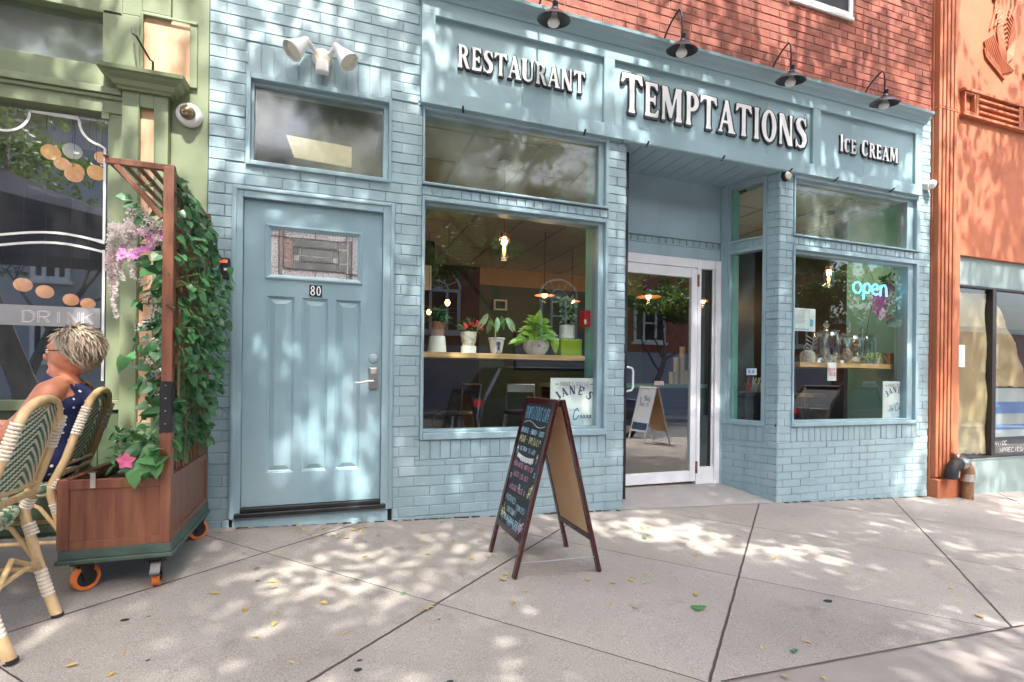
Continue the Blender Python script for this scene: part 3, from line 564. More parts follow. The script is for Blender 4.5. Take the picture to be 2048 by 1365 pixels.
# return window frames
def rbox(mb, u0, u1, d0, d1, z0, z1):
    P = [P0+tR*u+nR*d for u, d in ((u0, d0), (u1, d0), (u1, d1), (u0, d1))]; mb.prism([(p.x, p.y, z0) for p in P], (0, 0, z1-z0))
mb = MB(); rbox(mb, .118, .153, -.08, .014, .575, 3.01); rbox(mb, .477, .50, -.08, .006, .575, 3.01); rbox(mb, .50, .573, -.10, .018, .575, 3.02)
rbox(mb, .153, .477, -.08, .013, .575, .625); rbox(mb, .153, .477, -.08, .012, 2.30, 2.337); rbox(mb, .153, .477, -.08, .016, 2.412, 2.432); rbox(mb, .153, .477, -.08, .012, 2.955, 3.01); rbox(mb, .13, .50, -.10, -.001, 2.33, 2.42)
rf = mb.build('side_window_frame', 'blue_trim', B, bevel=.003)
mb = MB(); rbox(mb, .15, .48, -.04, -.035, .62, 2.305); rbox(mb, .15, .48, -.04, -.035, 2.43, 2.96); mb.build('window_pane', 'glass_ret', rf)
mb = MB(); rbox(mb, .446, .476, -.12, -.045, .626, 2.30); rbox(mb, .446, .476, -.12, -.045, 2.433, 2.954); rbox(mb, .13, .566, -.16, -.12, -.03, .60); mb.build('inner_lining', 'teal', rf)

# the apartment door, number 80
dr = MB(); x0, x1, zt = -.595, .447, 2.262
dr.box(x0, D-.022, .085, x0+.066, D+.1, zt); dr.box(x1-.082, D-.022, .075, x1, D+.1, zt); dr.box(x0+.066, D-.0215, zt-.075, x1-.082, D+.1, zt)
dr.box(x0+.01, D-.032, .08, x0+.03, D-.021, zt-.01); dr.box(x1-.03, D-.032, .08, x1-.01, D-.021, zt-.01); dr.box(x0+.031, D-.031, zt-.03, x1-.031, D-.021, zt-.01)
dr.box(x0+.02, D-.012, -.05, x1-.03, D+.1, .088)
fd = dr.build('door_casing', 'blue_trim', B, bevel=.004)
mb = MB(); mb.box(-.56, D-.05, .090, .40, D+.03, .118); mb.box(-.53, D-.02, .118, .37, D+.03, .145); mb.build('threshold', 'black_metal', fd, bevel=.004)
def slab():
    mb = MB(); x0, x1, z0, z1 = -.526, .362, .148, 2.184; Y = D+.012
    rects = [(x0, x1, z0, z1)]; hs = [(-.398, .228, 1.665, 2.035), (-.382, -.214, .366, 1.552), (-.165, .0, .366, 1.552), (.053, .217, .366, 1.552)]
    for h in hs: rects = rsub(rects, h)
    for r in rects: mb.quad((r[0], Y, r[2]), (r[1], Y, r[2]), (r[1], Y, r[3]), (r[0], Y, r[3]))
    mb.box(x0, Y+.02, z0, x1, Y+.045, z1)
    def ring(a, ya, b, yb):
        A = [(a[0], ya, a[2]), (a[1], ya, a[2]), (a[1], ya, a[3]), (a[0], ya, a[3])]; C = [(b[0], yb, b[2]), (b[1], yb, b[2]), (b[1], yb, b[3]), (b[0], yb, b[3])]
        mb.add(A+C, [(i, (i+1) % 4, 4+(i+1) % 4, 4+i) for i in range(4)])
    ins = lambda h, k: (h[0]+k, h[1]-k, h[2]+k, h[3]-k)
    for h in hs[1:]:
        ring(h, Y, ins(h, .004), Y+.010); ring(ins(h, .004), Y+.010, ins(h, .010), Y+.010); ring(ins(h, .010), Y+.010, ins(h, .016), Y+.015); ring(ins(h, .016), Y+.015, ins(h, .048), Y+.003)
        q = ins(h, .048); mb.quad((q[0], Y+.003, q[2]), (q[1], Y+.003, q[2]), (q[1], Y+.003, q[3]), (q[0], Y+.003, q[3]))
    h = hs[0]; ring(h, Y, ins(h, .003), Y-.009); ring(ins(h, .003), Y-.009, ins(h, .014), Y-.011); ring(ins(h, .014), Y-.011, ins(h, .024), Y-.003); ring(ins(h, .024), Y-.003, ins(h, .036), Y+.004)
    return mb.build('front_door', 'blue_door', B)
sd = slab()
g = MB(); gx0, gx1, gz0, gz1 = -.363, .192, 1.70, 2.0; Yg = D+.018; GW = gx1-gx0; GH = gz1-gz0
g.box(gx0, Yg, gz0, gx1, Yg+.008, gz1); og = g.build('door_light', 'obscure', sd)
q = lambda a, b: (gx0+a*GW, gz0+b*GH)
g1, g2, g3 = MB(), MB(), MB()
def pane(mb, a0, b0, a1, b1, th=.004):
    (xa, za), (xb, zb) = q(a0, b0), q(a1, b1); c = .004
    mb.add([(xa, Yg, za), (xb, Yg, za), (xb, Yg, zb), (xa, Yg, zb), (xa+c, Yg-th, za+c), (xb-c, Yg-th, za+c), (xb-c, Yg-th, zb-c), (xa+c, Yg-th, zb-c)], [(4, 5, 6, 7), (0, 1, 5, 4), (1, 2, 6, 5), (2, 3, 7, 6), (3, 0, 4, 7)])
for r in ((.26, .68, .76, .84), (.26, .16, .76, .32), (.33, .36, .69, .46), (.33, .48, .69, .64), (.25, .48, .31, .64), (.71, .48, .77, .64), (.78, .36, .86, .66), (.78, .70, .86, .84), (.78, .16, .86, .32), (.09, .0, .135, .14), (.89, .0, .93, .9)): pane(g1, *r)
for r in ((.09, .18, .135, 1), (.15, .36, .24, .68), (.15, .70, .24, .84), (.15, .16, .24, .33)): pane(g2, *r)
for a, b, c, d in ((.14, .15, .14, 1), (.085, .0, .085, 1), (.87, 0, .87, 1), (.935, 0, .935, 1), (0, .86, .14, .86), (.14, .86, .87, .86), (.14, .145, .87, .145), (.5, .86, .5, 1), (.5, 0, .5, .145), (.25, .145, .25, .86), (.77, .145, .77, .86), (.25, .66, .77, .66), (.25, .34, .77, .34), (.32, .34, .32, .66), (.70, .34, .70, .66), (.87, .12, 1, .12)):
    (xa, za), (xb, zb) = q(a, b), q(c, d); g3.box(min(xa, xb)-.0018, Yg-.0055, min(za, zb)-.0018, max(xa, xb)+.0018, Yg-.001, max(za, zb)+.0018)
g1.build('bevelled_glass', 'bevelled', og); g2.build('rose_glass', 'rose_glass', og); g3.build('leading', 'came', og)
mb = MB(); mb.box(-.121, D+.004, 1.566, -.040, D+.0115, 1.642); npl = mb.build('number_plate', 'black_letter', sd)
mb = MB(); f80 = lambda a, b, d: (a, D+.004-d, b)
letter(mb, '8', -.114, 1.571, .066, f80, .002, 0, sxy=1.0); letter(mb, '0', -.076, 1.571, .066, f80, .002, 0, sxy=1.0); simplify(mb.build('number', 'white_letter', npl))
mb = MB(); mb.box(.277, D-.012, .935, .338, D+.011, 1.085); mb.box(.284, D-.022, 1.035, .331, D-.0125, 1.08); lk = mb.build('door_lock', 'steel', sd, bevel=.005)
mb = MB(); mb.tube([(.307, D-.014, .985), (.307, D-.05, .985)], .018, 16); mb.tube([(.305, D-.045, .985), (.27, D-.05, .987), (.22, D-.048, .975), (.185, D-.045, .978)], [.010, .008, .007, .006], 10); mb.build('lever_handle', 'steel', lk)
mb = MB()
for i in range(3):
    for j in range(4): mb.box(.290+j*.0105, D-.024, 1.042+i*.012, .297+j*.0105, D-.0222, 1.050+i*.012)
mb.build('keypad_button', 'cream', lk)
mb = MB(); mb.lathe((.309, D+.0115, 1.146), [(0, 0.006), (.030, .006), (.034, .003), (.035, 0)], 28, ax=(0, -1, 0)); mb.build('deadbolt_cover', 'blue_door', sd)

# entrance wall: panel above, white aluminium door and sidelight
YE = 4.343; mb = MB(); mb.box(2.45, YE, 2.432, 3.83, YE+.06, 3.02); mb.box(2.5, YE-.018, 2.425, 3.80, YE+.02, 2.437); mb.box(2.5, YE-.018, 2.352, 3.80, YE+.03, 2.366); mb.box(2.5, YE-.010, 2.24, 3.80, YE+.03, 2.352); mb.box(3.80, YE-.03, -.1, 3.845, YE+.05, 2.43)
mb.build('entry_panel', 'blue_trim', B, bevel=.003)
mb = MB(); mb.box(2.56, YE-.025, -.02, 2.60, YE+.03, 2.237); mb.box(2.60, YE-.024, 2.148, 3.512, YE+.03, 2.237); mb.box(3.512, YE-.028, -.04, 3.556, YE+.03, 2.237); mb.box(3.556, YE-.022, 2.148, 3.735, YE+.03, 2.237)
mb.box(3.735, YE-.030, -.04, 3.80, YE+.03, 2.237); mb.box(3.556, YE-.021, -.035, 3.735, YE+.03, .135); mb.box(3.715, YE-.005, .135, 3.735, YE+.03, 2.148)
df = mb.build('entry_door_frame', 'white_alu', B, bevel=.003)
mb = MB(); mb.box(3.69, YE+.005, .135, 3.714, YE+.03, 2.148); mb.build('gasket', 'black_metal', df)
mb = MB(); mb.box(3.55, YE+.008, .13, 3.695, YE+.014, 2.15); mb.build('window_pane', 'glass_door', df)
mb = MB(); mb.box(2.604, YE-.028, .0, 2.694, YE+.012, 2.140); mb.box(3.438, YE-.028, .0, 3.508, YE+.012, 2.140); mb.box(2.694, YE-.027, 2.046, 3.438, YE+.012, 2.140); mb.box(2.694, YE-.027, .0, 3.438, YE+.012, .106)
el = mb.build('entry_door', 'white_alu', B, bevel=.003)
mb = MB(); mb.box(2.69, YE-.008, .1, 3.442, YE-.002, 2.05); mb.build('door_glass', 'glass_door', el)
mb = MB(); mb.tube([(2.655, YE-.03, .905), (2.665, YE-.07, .905), (2.715, YE-.085, .915), (2.73, YE-.085, .94), (2.73, YE-.085, 1.10), (2.715, YE-.085, 1.125), (2.665, YE-.07, 1.135), (2.655, YE-.03, 1.135)], .0105, 12); mb.build('pull_handle', 'white_alu', el)
for z in (.14, 2.02):
    mb = MB(); mb.tube([(3.516, YE-.035, z-.06), (3.516, YE-.035, z+.06)], .009, 10, mi=0); mb.box(3.502, YE-.0315, z-.06, 3.53, YE-.0285, z+.06); mb.build('hinge', 'rust', el)
mb = MB(); mb.box(3.02, YE-.0105, .965, 3.13, YE-.0085, 1.005); mb.build('sticker', 'rose_glass', el)

# ------------------------------------------------------------------ interior of the cafe (part of the building)
mb = MB(); CZ = 3.03
mb.quad((.45, D+.141, CZ), (.45, 10, CZ), (6.12, 10, CZ), (6.12, D+.141, CZ)); mb.quad((.45, D+.141, CZ+.05), (6.12, D+.141, CZ+.05), (6.12, 10, CZ+.05), (.45, 10, CZ+.05))
ic = mb.build('cafe_ceiling', 'ceiling', B); mb = MB()
for i in range(12): mb.box(.52+i*.61-.012, D+.142, CZ-.006, .52+i*.61+.012, 10, CZ+.002)
for i in range(12): mb.box(.46, D+.35+i*.61-.008, CZ-.004, 6.1, D+.35+i*.61+.008, CZ+.002)
mb.build('ceiling_grid', 'grey_ink', ic)
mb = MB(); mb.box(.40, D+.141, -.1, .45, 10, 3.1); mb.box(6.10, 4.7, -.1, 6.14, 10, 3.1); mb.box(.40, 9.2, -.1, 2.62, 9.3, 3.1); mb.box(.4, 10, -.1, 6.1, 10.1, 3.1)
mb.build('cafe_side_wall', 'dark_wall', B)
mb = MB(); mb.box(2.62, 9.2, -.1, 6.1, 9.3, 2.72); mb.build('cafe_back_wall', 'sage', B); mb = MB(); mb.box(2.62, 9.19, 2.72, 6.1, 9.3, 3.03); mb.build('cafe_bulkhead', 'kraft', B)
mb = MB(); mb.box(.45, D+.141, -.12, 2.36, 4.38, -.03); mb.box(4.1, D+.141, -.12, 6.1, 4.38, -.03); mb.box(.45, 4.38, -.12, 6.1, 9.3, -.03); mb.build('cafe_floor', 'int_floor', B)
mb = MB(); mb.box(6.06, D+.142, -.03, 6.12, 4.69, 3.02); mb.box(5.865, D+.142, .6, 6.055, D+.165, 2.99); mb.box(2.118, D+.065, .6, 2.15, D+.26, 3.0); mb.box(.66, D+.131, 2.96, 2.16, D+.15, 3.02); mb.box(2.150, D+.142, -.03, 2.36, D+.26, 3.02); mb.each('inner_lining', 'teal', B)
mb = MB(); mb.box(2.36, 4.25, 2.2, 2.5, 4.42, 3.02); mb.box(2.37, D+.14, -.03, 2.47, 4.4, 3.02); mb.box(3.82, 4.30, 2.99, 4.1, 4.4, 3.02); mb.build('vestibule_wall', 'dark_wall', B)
# stair hall seen through the hazy transom
mb = MB(); mb.box(-.6, 5.2, 1.9, .45, 5.25, 3.4); mb.quad((-.6, D+.14, 3.1), (-.6, 5.2, 3.1), (.42, 5.2, 3.1), (.42, D+.14, 3.1)); mb.box(-.62, D+.14, 1.8, -.6, 5.2, 3.2); mb.box(.40, D+.14, 1.8, .42, 5.2, 3.2); mb.box(-.6, D+.14, 1.78, .4, 5.2, 1.8); mb.build('stair_hall', 'grey_green', B)
m = mat('lit_panel', (.9, .75, .45), .5, emit=(1.0, .80, .48), es=.15)
a = at(573, 271, 4.7); b_ = at(703, 330, 4.7); mb = MB(); mb.prism([(a.x-.0, 4.69, a.z), (a.x+.06, 4.69, b_.z), (b_.x, 4.69, b_.z-.02), (b_.x, 4.69, a.z-.02)], (0, .03, 0)); tag(mb.build('ceiling_light', 'lit_panel'), 'warm lit rectangular ceiling light seen through the transom over the blue door', 'ceiling light')

# ------------------------------------------------------------------ green shopfront on the left
G = thing('green_shopfront', (-1.4, D+.1, 0), 'olive green painted wooden shopfront with a large window and peach panels', 'shopfront')
mb = MB(); mb.box(-.945, D+.0, -.1, -.737, D+.12, 5.4)
mb.box(-1.30, D-.02, 2.87, -1.11, D+.12, 3.22); mb.box(-1.20, D-.02, 3.22, -1.10, D+.12, 3.40)
mb.box(-4.6, D-.02, 3.20, -1.20, D+.12, 5.4); mb.box(-1.10, D-.02, 3.26, -.946, D+.12, 5.4); mb.box(-1.2, D-.02, 3.4, -1.1, D+.12, 5.4)
mb.box(-1.11, D-.02, 2.87, -1.095, D+.12, 3.26); mb.box(-1.095, D-.021, 3.235, -.946, D+.12, 3.26)
mb.box(-4.6, D-.02, 2.60, -1.19, D+.12, 2.88); mb.box(-4.6, D-.05, 2.705, -1.19, D-.021, 2.745); mb.box(-4.6, D-.035, 2.68, -1.19, D-.0205, 2.704)
mb.box(-1.27, D-.012, .86, -1.185, D+.12, 2.6); mb.box(-4.6, D-.03, .80, -1.19, D+.12, .86); mb.box(-1.30, D-.022, 2.56, -1.26, D-.013, 2.6)
gw = mb.build('wood_surround', 'green_trim', G, bevel=.004)
mb = MB(); mb.box(-1.185, D-.06, .62, -1.095, D+.0, 2.735); mb.box(-1.02, D-.06, .62, -.945, D+.0, 2.735); mb.box(-1.095, D-.059, 2.65, -1.02, D+.0, 2.735); mb.box(-1.095, D-.059, .62, -1.02, D+.0, .725); mb.box(-1.20, D-.075, -.1, -.93, D+.0, .62)
mb.box(-1.104, D-.068, .72, -1.098, D-.061, 2.66); mb.box(-1.018, D-.068, .72, -1.012, D-.061, 2.66)
pil = mb.build('pilaster', 'green_trim', G, bevel=.004)
mb = MB(); prof = [(0, 0), (.02, 0), (.022, .012), (.035, .02), (.05, .045), (.075, .062), (.08, .075), (.10, .08), (.105, .10), (0, .10)]
for i in range(len(prof)-2):
    (d0, h0), (d1, h1) = prof[i], prof[i+1]
    a = [(-1.185-d0, D-.06-d0), (-.945+d0, D-.06-d0), (-.945+d0, D), (-1.185-d0, D)]; b = [(-1.185-d1, D-.06-d1), (-.945+d1, D-.06-d1), (-.945+d1, D), (-1.185-d1, D)]
    mb.add([(p[0], p[1], 2.735+h0) for p in a]+[(p[0], p[1], 2.735+h1) for p in b], [(0, 1, 5, 4), (1, 2, 6, 5), (3, 0, 4, 7)])
mb.add([(-1.29, D-.165, 2.835), (-.84, D-.165, 2.835), (-.84, D, 2.85), (-1.29, D, 2.85)], [(0, 1, 2, 3)]); mb.build('capital', 'green_trim', pil)
mb = MB(); mb.box(-1.098, D-.03, .725, -1.018, D-.02, 2.65); mb.build('peach_panel', 'peach', pil)
mb = MB(); mb.box(-1.095, D-.006, 2.84, -.842, D+.004, 3.235); mb.build('peach_panel', 'peach', G)
mb = MB(); mb.box(-.842, D-.02, 2.84, -.80, D-.001, 3.26); mb.box(-1.10, D-.028, 3.236, -.80, D-.0205, 3.25); mb.box(-1.10, D-.03, 2.85, -1.09, D-.021, 3.236); mb.build('panel_moulding', 'green_trim', G, bevel=.003)
mb = MB(); mb.box(-4.6, D-.015, -.2, -1.19, D+.1, .80)
for x in (-1.75, -2.4, -3.1): mb.frame(x-.05, .08, x+.45, .66, .04, D-.03, D-.016)
mb.build('stall_riser', 'green_shaded', G, bevel=.004)
mb = MB(); mb.box(-4.6, D+.04, 2.88, -1.20, D+.046, 3.20); mb.build('window_pane', 'glass_left', G); mb = MB(); mb.box(-4.6, D+.04, .86, -1.27, D+.046, 2.60); wg = mb.build('window_pane', 'glass_green', G)
mb = MB(); fw = lambda a, b: (a, D+.037, b)
def wl(pts, w=.014): ribbon(mb, pts, w, fw)
def arcp(cx, cz, r, a0, a1, n=12): return [(cx+r*math.cos(math.radians(a0+(a1-a0)*i/n)), cz+r*math.sin(math.radians(a0+(a1-a0)*i/n))) for i in range(n+1)]
wl([(-1.30, 1.845), (-1.30, 2.40)]+arcp(-1.30, 2.545, .13, -90, -180, 8)[1:]+[(-1.44, 2.565), (-1.67, 2.565)]+arcp(-1.80, 2.56, .13, 0, -90, 8)+[(-2.4, 2.43)])
wave = lambda z0: [(-1.30-.06*i, z0+.03*math.cos((i-4)*.42)-.03) for i in range(20)]
wl([(-1.30, 1.85)]+[(x, z) for x, z in wave(1.86)]); wl([(x, z) for x, z in wave(1.80)]); wl([(-1.30, 1.775), (-1.30, .98)])
wl([(-1.19-.012, .80+.0), (-1.19, .80)], .01); mb.build('window_line', 'white_paint', wg)
mb = MB(); mb.box(-4.0, D+.0385, 1.30, -1.315, D+.0395, 1.42); db = mb.build('frosted_band', 'grey_ink', wg)
mb = MB(); fw2 = lambda a, b: (a, D+.036, b)
for dx in (-.004, .004): write(mb, 'DRINK', -1.69+dx, 1.322+dx*.5, .066, fw2, w=.0035, width=.36)
mb.build('window_lettering', 'white_paint', wg)
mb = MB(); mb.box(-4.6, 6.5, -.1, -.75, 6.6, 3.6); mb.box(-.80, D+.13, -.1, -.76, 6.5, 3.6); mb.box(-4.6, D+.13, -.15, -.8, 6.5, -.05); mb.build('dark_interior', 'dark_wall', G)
mat('blind', (.62, .54, .53), .7, var=.1, vs=2)
mb = MB(); mb.box(-4.6, D+.13, 3.31, -.8, 6.5, 3.35); mb.box(-4.6, D+.14, 2.80, -1.1, D+.15, 3.3); mb.build('white_blind', 'blind', G)
mb = MB(); mb.tube([tuple(at(264, 57, D-.06)), tuple(at(266, 68, D-.12)), tuple(at(273, 73, D-.12))], .006, 8); mb.tube([tuple(at(273, 73, D-.12)), tuple(at(300, 120, D-.05)), tuple(at(306, 124, D-.01)), tuple(at(306, 145, D-.008))], .006, 8)
tag(mb.build('awning_hook', 'black_metal'), 'black iron hook arm on the peach panel above the green pilaster', 'hook')

# ------------------------------------------------------------------ orange building on the right
O = thing('orange_building', (7.4, D+.1, -.2), 'orange stucco building with a fluted pilaster and papered shop window', 'building')
mb = MB(); mb.box(6.50, D+.0, -.5, 6.665, D+.25, 6.5); mb.box(6.665, D+.0, 2.455, 12.5, D+.25, 6.5)
wo = mb.build('stucco_wall', 'orange', O)
mb = MB(); mb.box(6.165, D-.02, -.5, 6.50, D+.25, 6.5)
for i in range(5):
    xa = 6.172+i*.062; mb.box(xa, D-.075-.0*i, .0, xa+.042, D-.021, 3.98)
    mb.box(xa, D-.075, 4.0, xa+.042, D-.021, 6.5)
mb.box(6.168, D-.076, 3.981, 6.498, D-.0215, 3.999); mb.box(6.482, D-.04, -.1, 6.50, D-.021, 6.5)
mb.box(6.167, D-.10, -.5, 6.56, D-.0, -.02); mb.build('fluted_pilaster', 'orange', O, bevel=.006)
mb = MB(); fz0, fz1 = 4.03, 4.27; y0, y1 = D-.045, D-.001
mb.box(6.62, y0-.01, fz1, 12, y1, fz1+.035); mb.box(6.62, y0, fz0-.03, 12, y1, fz0)
for x in (6.64, 8.3): mb.frame(x, fz0+.001, x+.19, fz1-.001, .022, y0, y1)
for xa in (6.84, 8.50):
    mb.box(xa, y0, fz0+.001, xa+.045, y1, fz1-.001)
for xa, xb in ((6.89, 7.62), (8.55, 9.3)):
    for k in range(3): mb.box(xa, y0, fz0+.035+k*.07, xb, y1, fz0+.062+k*.07)
mb.box(7.62, y0, fz0+.001, 7.66, y1, fz1-.001); mb.frame(7.665, fz0+.001, 7.86, fz1-.001, .022, y0, y1)
mb.build('frieze', 'orange', O, bevel=.004)
mb = MB(); c = at(1985, 18, D); yo = D-.012                           # carved shell and feather ornament
for k in range(7): mb.tube([(c.x+(.05+.035*k)*math.cos(t/9*math.pi-1.2)*.9, yo, c.z+.05+(.05+.035*k)*math.sin(t/9*math.pi-1.2)) for t in range(10)], .011, 6)
c2 = at(2010, 100, D)
for k in range(9): mb.tube([(c2.x+(.03+.018*k)*math.cos(t/8*2*math.pi), yo, c2.z+(.05+.034*k)*math.sin(t/8*2*math.pi)+.02*k) for t in range(9)], .009, 6, closed=False)
for k in range(7):
    A = at(1966+k*3, 84-k*2, D); E_ = at(2000+k*4, 150-k*1, D); mb.tube([(A.x, yo, A.z), ((A.x+E_.x)/2-.04, yo, (A.z+E_.z)/2-.06), (E_.x, yo, E_.z)], .010, 6)
for k in range(8):
    A = at(1966+k*4, 98+k*5, D); mb.tube([(A.x, yo, A.z), (A.x+.03, yo, A.z-.09), (A.x+.11, yo, A.z-.14)], .011, 6)
for k in range(6):
    A = at(1990+k*8, -10, D); E_ = at(1978+k*9, 60-k*5, D); mb.tube([(A.x, yo, A.z), ((A.x+E_.x)/2+.03, yo, (A.z+E_.z)/2), (E_.x, yo, E_.z)], .012, 6)
mb.build('carved_ornament', 'orange', O)
mb = MB(); mb.box(6.665, D+.035, 2.135, 12, D+.2, 2.454); mb.box(6.665, D+.03, -.5, 12, D+.2, .135); mb.box(6.665, D+.02, .135, 12, D+.2, .15); mb.build('window_surround', 'grey_green', O, bevel=.003)
mx = at(1993, 700, D).x; mb = MB(); mb.box(6.668, D+.025, .152, 6.69, D+.12, 2.134); mb.box(mx-.035, D+.02, .175, mx+.035, D+.12, 2.11); mb.box(6.69, D+.024, 2.11, 12, D+.12, 2.134); mb.box(6.69, D+.018, .152, 12, D+.12, .175); mb.box(9.3, D+.02, .176, 9.37, D+.12, 2.11); of = mb.build('shop_window_frame', 'dark_frame', O, bevel=.002)
mb = MB(); mb.box(6.69, D+.06, .17, 12, D+.066, 2.115); mb.build('window_pane', 'glass', of)
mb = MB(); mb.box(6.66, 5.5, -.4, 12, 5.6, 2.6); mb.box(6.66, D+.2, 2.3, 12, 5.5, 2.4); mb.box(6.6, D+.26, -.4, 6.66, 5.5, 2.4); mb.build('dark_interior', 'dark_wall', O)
def kraft(x0, x1, z0, z1, seed, outline=None):
    R = random.Random(seed); nx, nz = 14, 26; V = []; F = []
    for j in range(nz+1):
        for i in range(nx+1):
            a, b = i/nx, j/nz; xx = x0+(x1-x0)*a; zz = z0+(z1-z0)*b
            if outline: xx = x0+(outline(b)-x0)*a
            V.append((xx+(R.uniform(-.008, .008) if i in (0, nx) else 0), D+.085+.02*math.sin(a*5+b*7+seed)*math.sin(b*11+seed)+R.uniform(-.004, .004), zz+(R.uniform(-.012, .012) if j in (0, nz) else 0)))
    for j in range(nz):
        for i in range(nx): F.append((j*(nx+1)+i, j*(nx+1)+i+1, (j+1)*(nx+1)+i+1, (j+1)*(nx+1)+i))
    mb = MB(); mb.add(V, F, 0, True); return mb
kx = at(1978, 700, D+.09).x
tag(kraft(6.70, kx, .20, 2.06, 1).build('kraft_paper', 'kraft'), 'tall sheet of creased brown paper covering the left pane of the orange shop window', 'paper sheet')
tag(kraft(mx+.045, 8.2, .98, 1.95, 2, lambda b: mx+.15+.62*(1-b)**.8).build('kraft_paper', 'kraft'), 'torn brown paper sheet behind the right pane of the orange shop window', 'paper sheet')
mb = MB(); mb.box(mx+.04, D+.07, .38, 8.3, D+.074, .96); mat('poster_blue', (.12, .20, .45), .6); mat('poster_grey', (.42, .43, .47), .6)
p_ = tag(mb.build('window_poster', 'poster_grey'), 'white and blue blurred poster low in the right pane of the orange shop window', 'poster')
mb = MB(); mb.box(mx+.09, D+.068, .66, 8.25, D+.0699, .80); mb.box(mx+.09, D+.068, .47, 8.25, D+.0699, .53); sub(mb.build('poster_band', 'poster_blue', p_), p_)
mb = MB(); fo = lambda a, b: (a, D+.058, b); write(mb, 'DAVIDC.', mx+.05, .29, .045, fo, width=.34); mb.build('window_lettering', 'white_paint', of); mb = MB(); write(mb, 'HPRECIESMLS', mx+.20, .20, .05, fo, width=.6); mb.build('window_lettering', 'white_paint', of)
mb = MB(); mb.box(kx+.005, D+.10, .3, kx+.03, D+.11, 1.8); tag(mb.build('blue_tape', 'sky_ink'), 'strip of blue tape along the edge of the tall brown paper', 'tape')
a = at(1895, 600, D+.05); mb = MB(); mb.box(6.72, D+.055, 1.20, 6.86, D+.058, 1.45); tag(mb.build('window_notice', 'paper'), 'small pale notice taped to the left pane of the orange shop window', 'notice')
# ------------------------------------------------------------------ wall lamps over the sign
def gooseneck(x, z, shx, out, drop, label, bulb=True, r=.125, group='black gooseneck lamps over the sign board'):
    t = thing('gooseneck_lamp', (x, D, z), label, 'wall lamp', group)
    mb = MB(); mb.lathe((x, D-.006, z), [(0, .03), (.03, .028), (.048, .012), (.05, 0)], 20, ax=(0, -1, 0)); mb.build('wall_plate', 'white_alu' if bulb else 'orange', t)
    sc = Vector((shx, D-out, z-drop)); top = sc+Vector((0, 0, .10)); P = [Vector((x, D-.03, z)), Vector((x, D-.06, z-.01))]
    for i in range(1, 12):
        s = i/11; P.append(Vector((x+(shx-x)*s, D-.06-(out-.06)*(.5-.5*math.cos(min(1, s*1.08)*math.pi*.97)), z-.01+.17*math.sin(s*math.pi*.62)+(top.z+.02-(z+.15))*max(0, (s-.75)/.25)**1.5)))
    P.append(top)
    mb = MB(); mb.tube(P, .0075, 8); mb.build('arm', 'black_metal', t)
    tilt = Vector(((shx-x)*.3, -.18, 1)).normalized()
    mb = MB(); mb.lathe(sc, [(.012, .115), (.020, .11), (.022, .07), (.03, .062), (.034, .045), (.07, .032), (r*.92, -.004), (r, -.014), (r*.985, -.016), (r*.9, -.008), (.066, .026), (.03, .036), (0, .036)], 36, ax=tilt); mb.build('shade', 'black_metal', t)
    if bulb:
        mb = MB(); mb.lathe(sc-tilt*.05, [(0, -.012), (.02, -.010), (.038, .0), (.045, .016), (.042, .03), (.026, .055), (.020, .07), (.020, .085)], 24, ax=tilt); mb.build('bulb', 'white_paint', t)
    return t
LM = [((1072, 30), (1108, 42)), ((1323, 90.6), (1364, 103)), ((1539, 150), (1581.6, 163)), ((1722, 200), (1769, 209))]
LB = ['first gooseneck lamp from the left, above the words RESTAURANT and TEMPTATIONS', 'gooseneck lamp over the second T of TEMPTATIONS, second from the left', 'gooseneck lamp over the end of TEMPTATIONS, third from the left', 'last gooseneck lamp on the right, over the words ICE CREAM']
for (b, s), lab in zip(LM, LB):
    p = at(*b, D-.03); q_ = at(*s, D-.29); gooseneck(p.x, p.z, q_.x, .29, p.z-q_.z-.02, lab)
gooseneck(7.80, 4.70, 7.66, .82, -.05, 'gooseneck lamp on the orange wall casting a long oval shadow', False, .14, None)

# ------------------------------------------------------------------ flood light with two heads
c = at(645, 112, D-.03); t = thing('flood_light', (c.x, D, c.z), 'white twin head flood light with motion sensor above the transom window', 'flood light')
mb = MB(); mb.lathe((c.x, D-.008, c.z-.012), [(0, .04), (.05, .036), (.062, .022), (.066, 0)], 28, ax=(0, -1, 0)); mb.build('base_plate', 'cream', t)
mb = MB(); mb.box(c.x-.042, D-.085, c.z-.135, c.x+.044, D-.03, c.z-.05); mb.box(c.x-.016, D-.055, c.z-.06, c.x+.016, D-.01, c.z+.04); mb.build('motion_sensor', 'white_paint', t, bevel=.012)
for sgn, tip in ((-1, (585, 102)), (1, (692, 118))):
    j = Vector((c.x+sgn*.05, D-.05, c.z+.015)); k = Vector((c.x+sgn*(.10 if sgn < 0 else .085), D-.07, c.z+.058)); d = Vector((sgn*.60, -.28, -.78)).normalized(); hp = thing
    mb = MB(); mb.tube([(c.x+sgn*.03, D-.03, c.z), j, k], [.012, .013, .020], 12); mb.ball(k, .024, 14)
    mb.lathe(k, [(.022, -.012), (.028, .02), (.031, .04), (.056, .105), (.070, .150), (.068, .152), (.060, .12), (0, .118)], 30, ax=d); hd = mb.build('lamp_head', 'white_paint', t)
    mb = MB(); mb.lathe(k, [(0, .134), (.038, .134), (.052, .128), (.057, .120)], 28, ax=d); mb.build('lens', 'cream', hd)

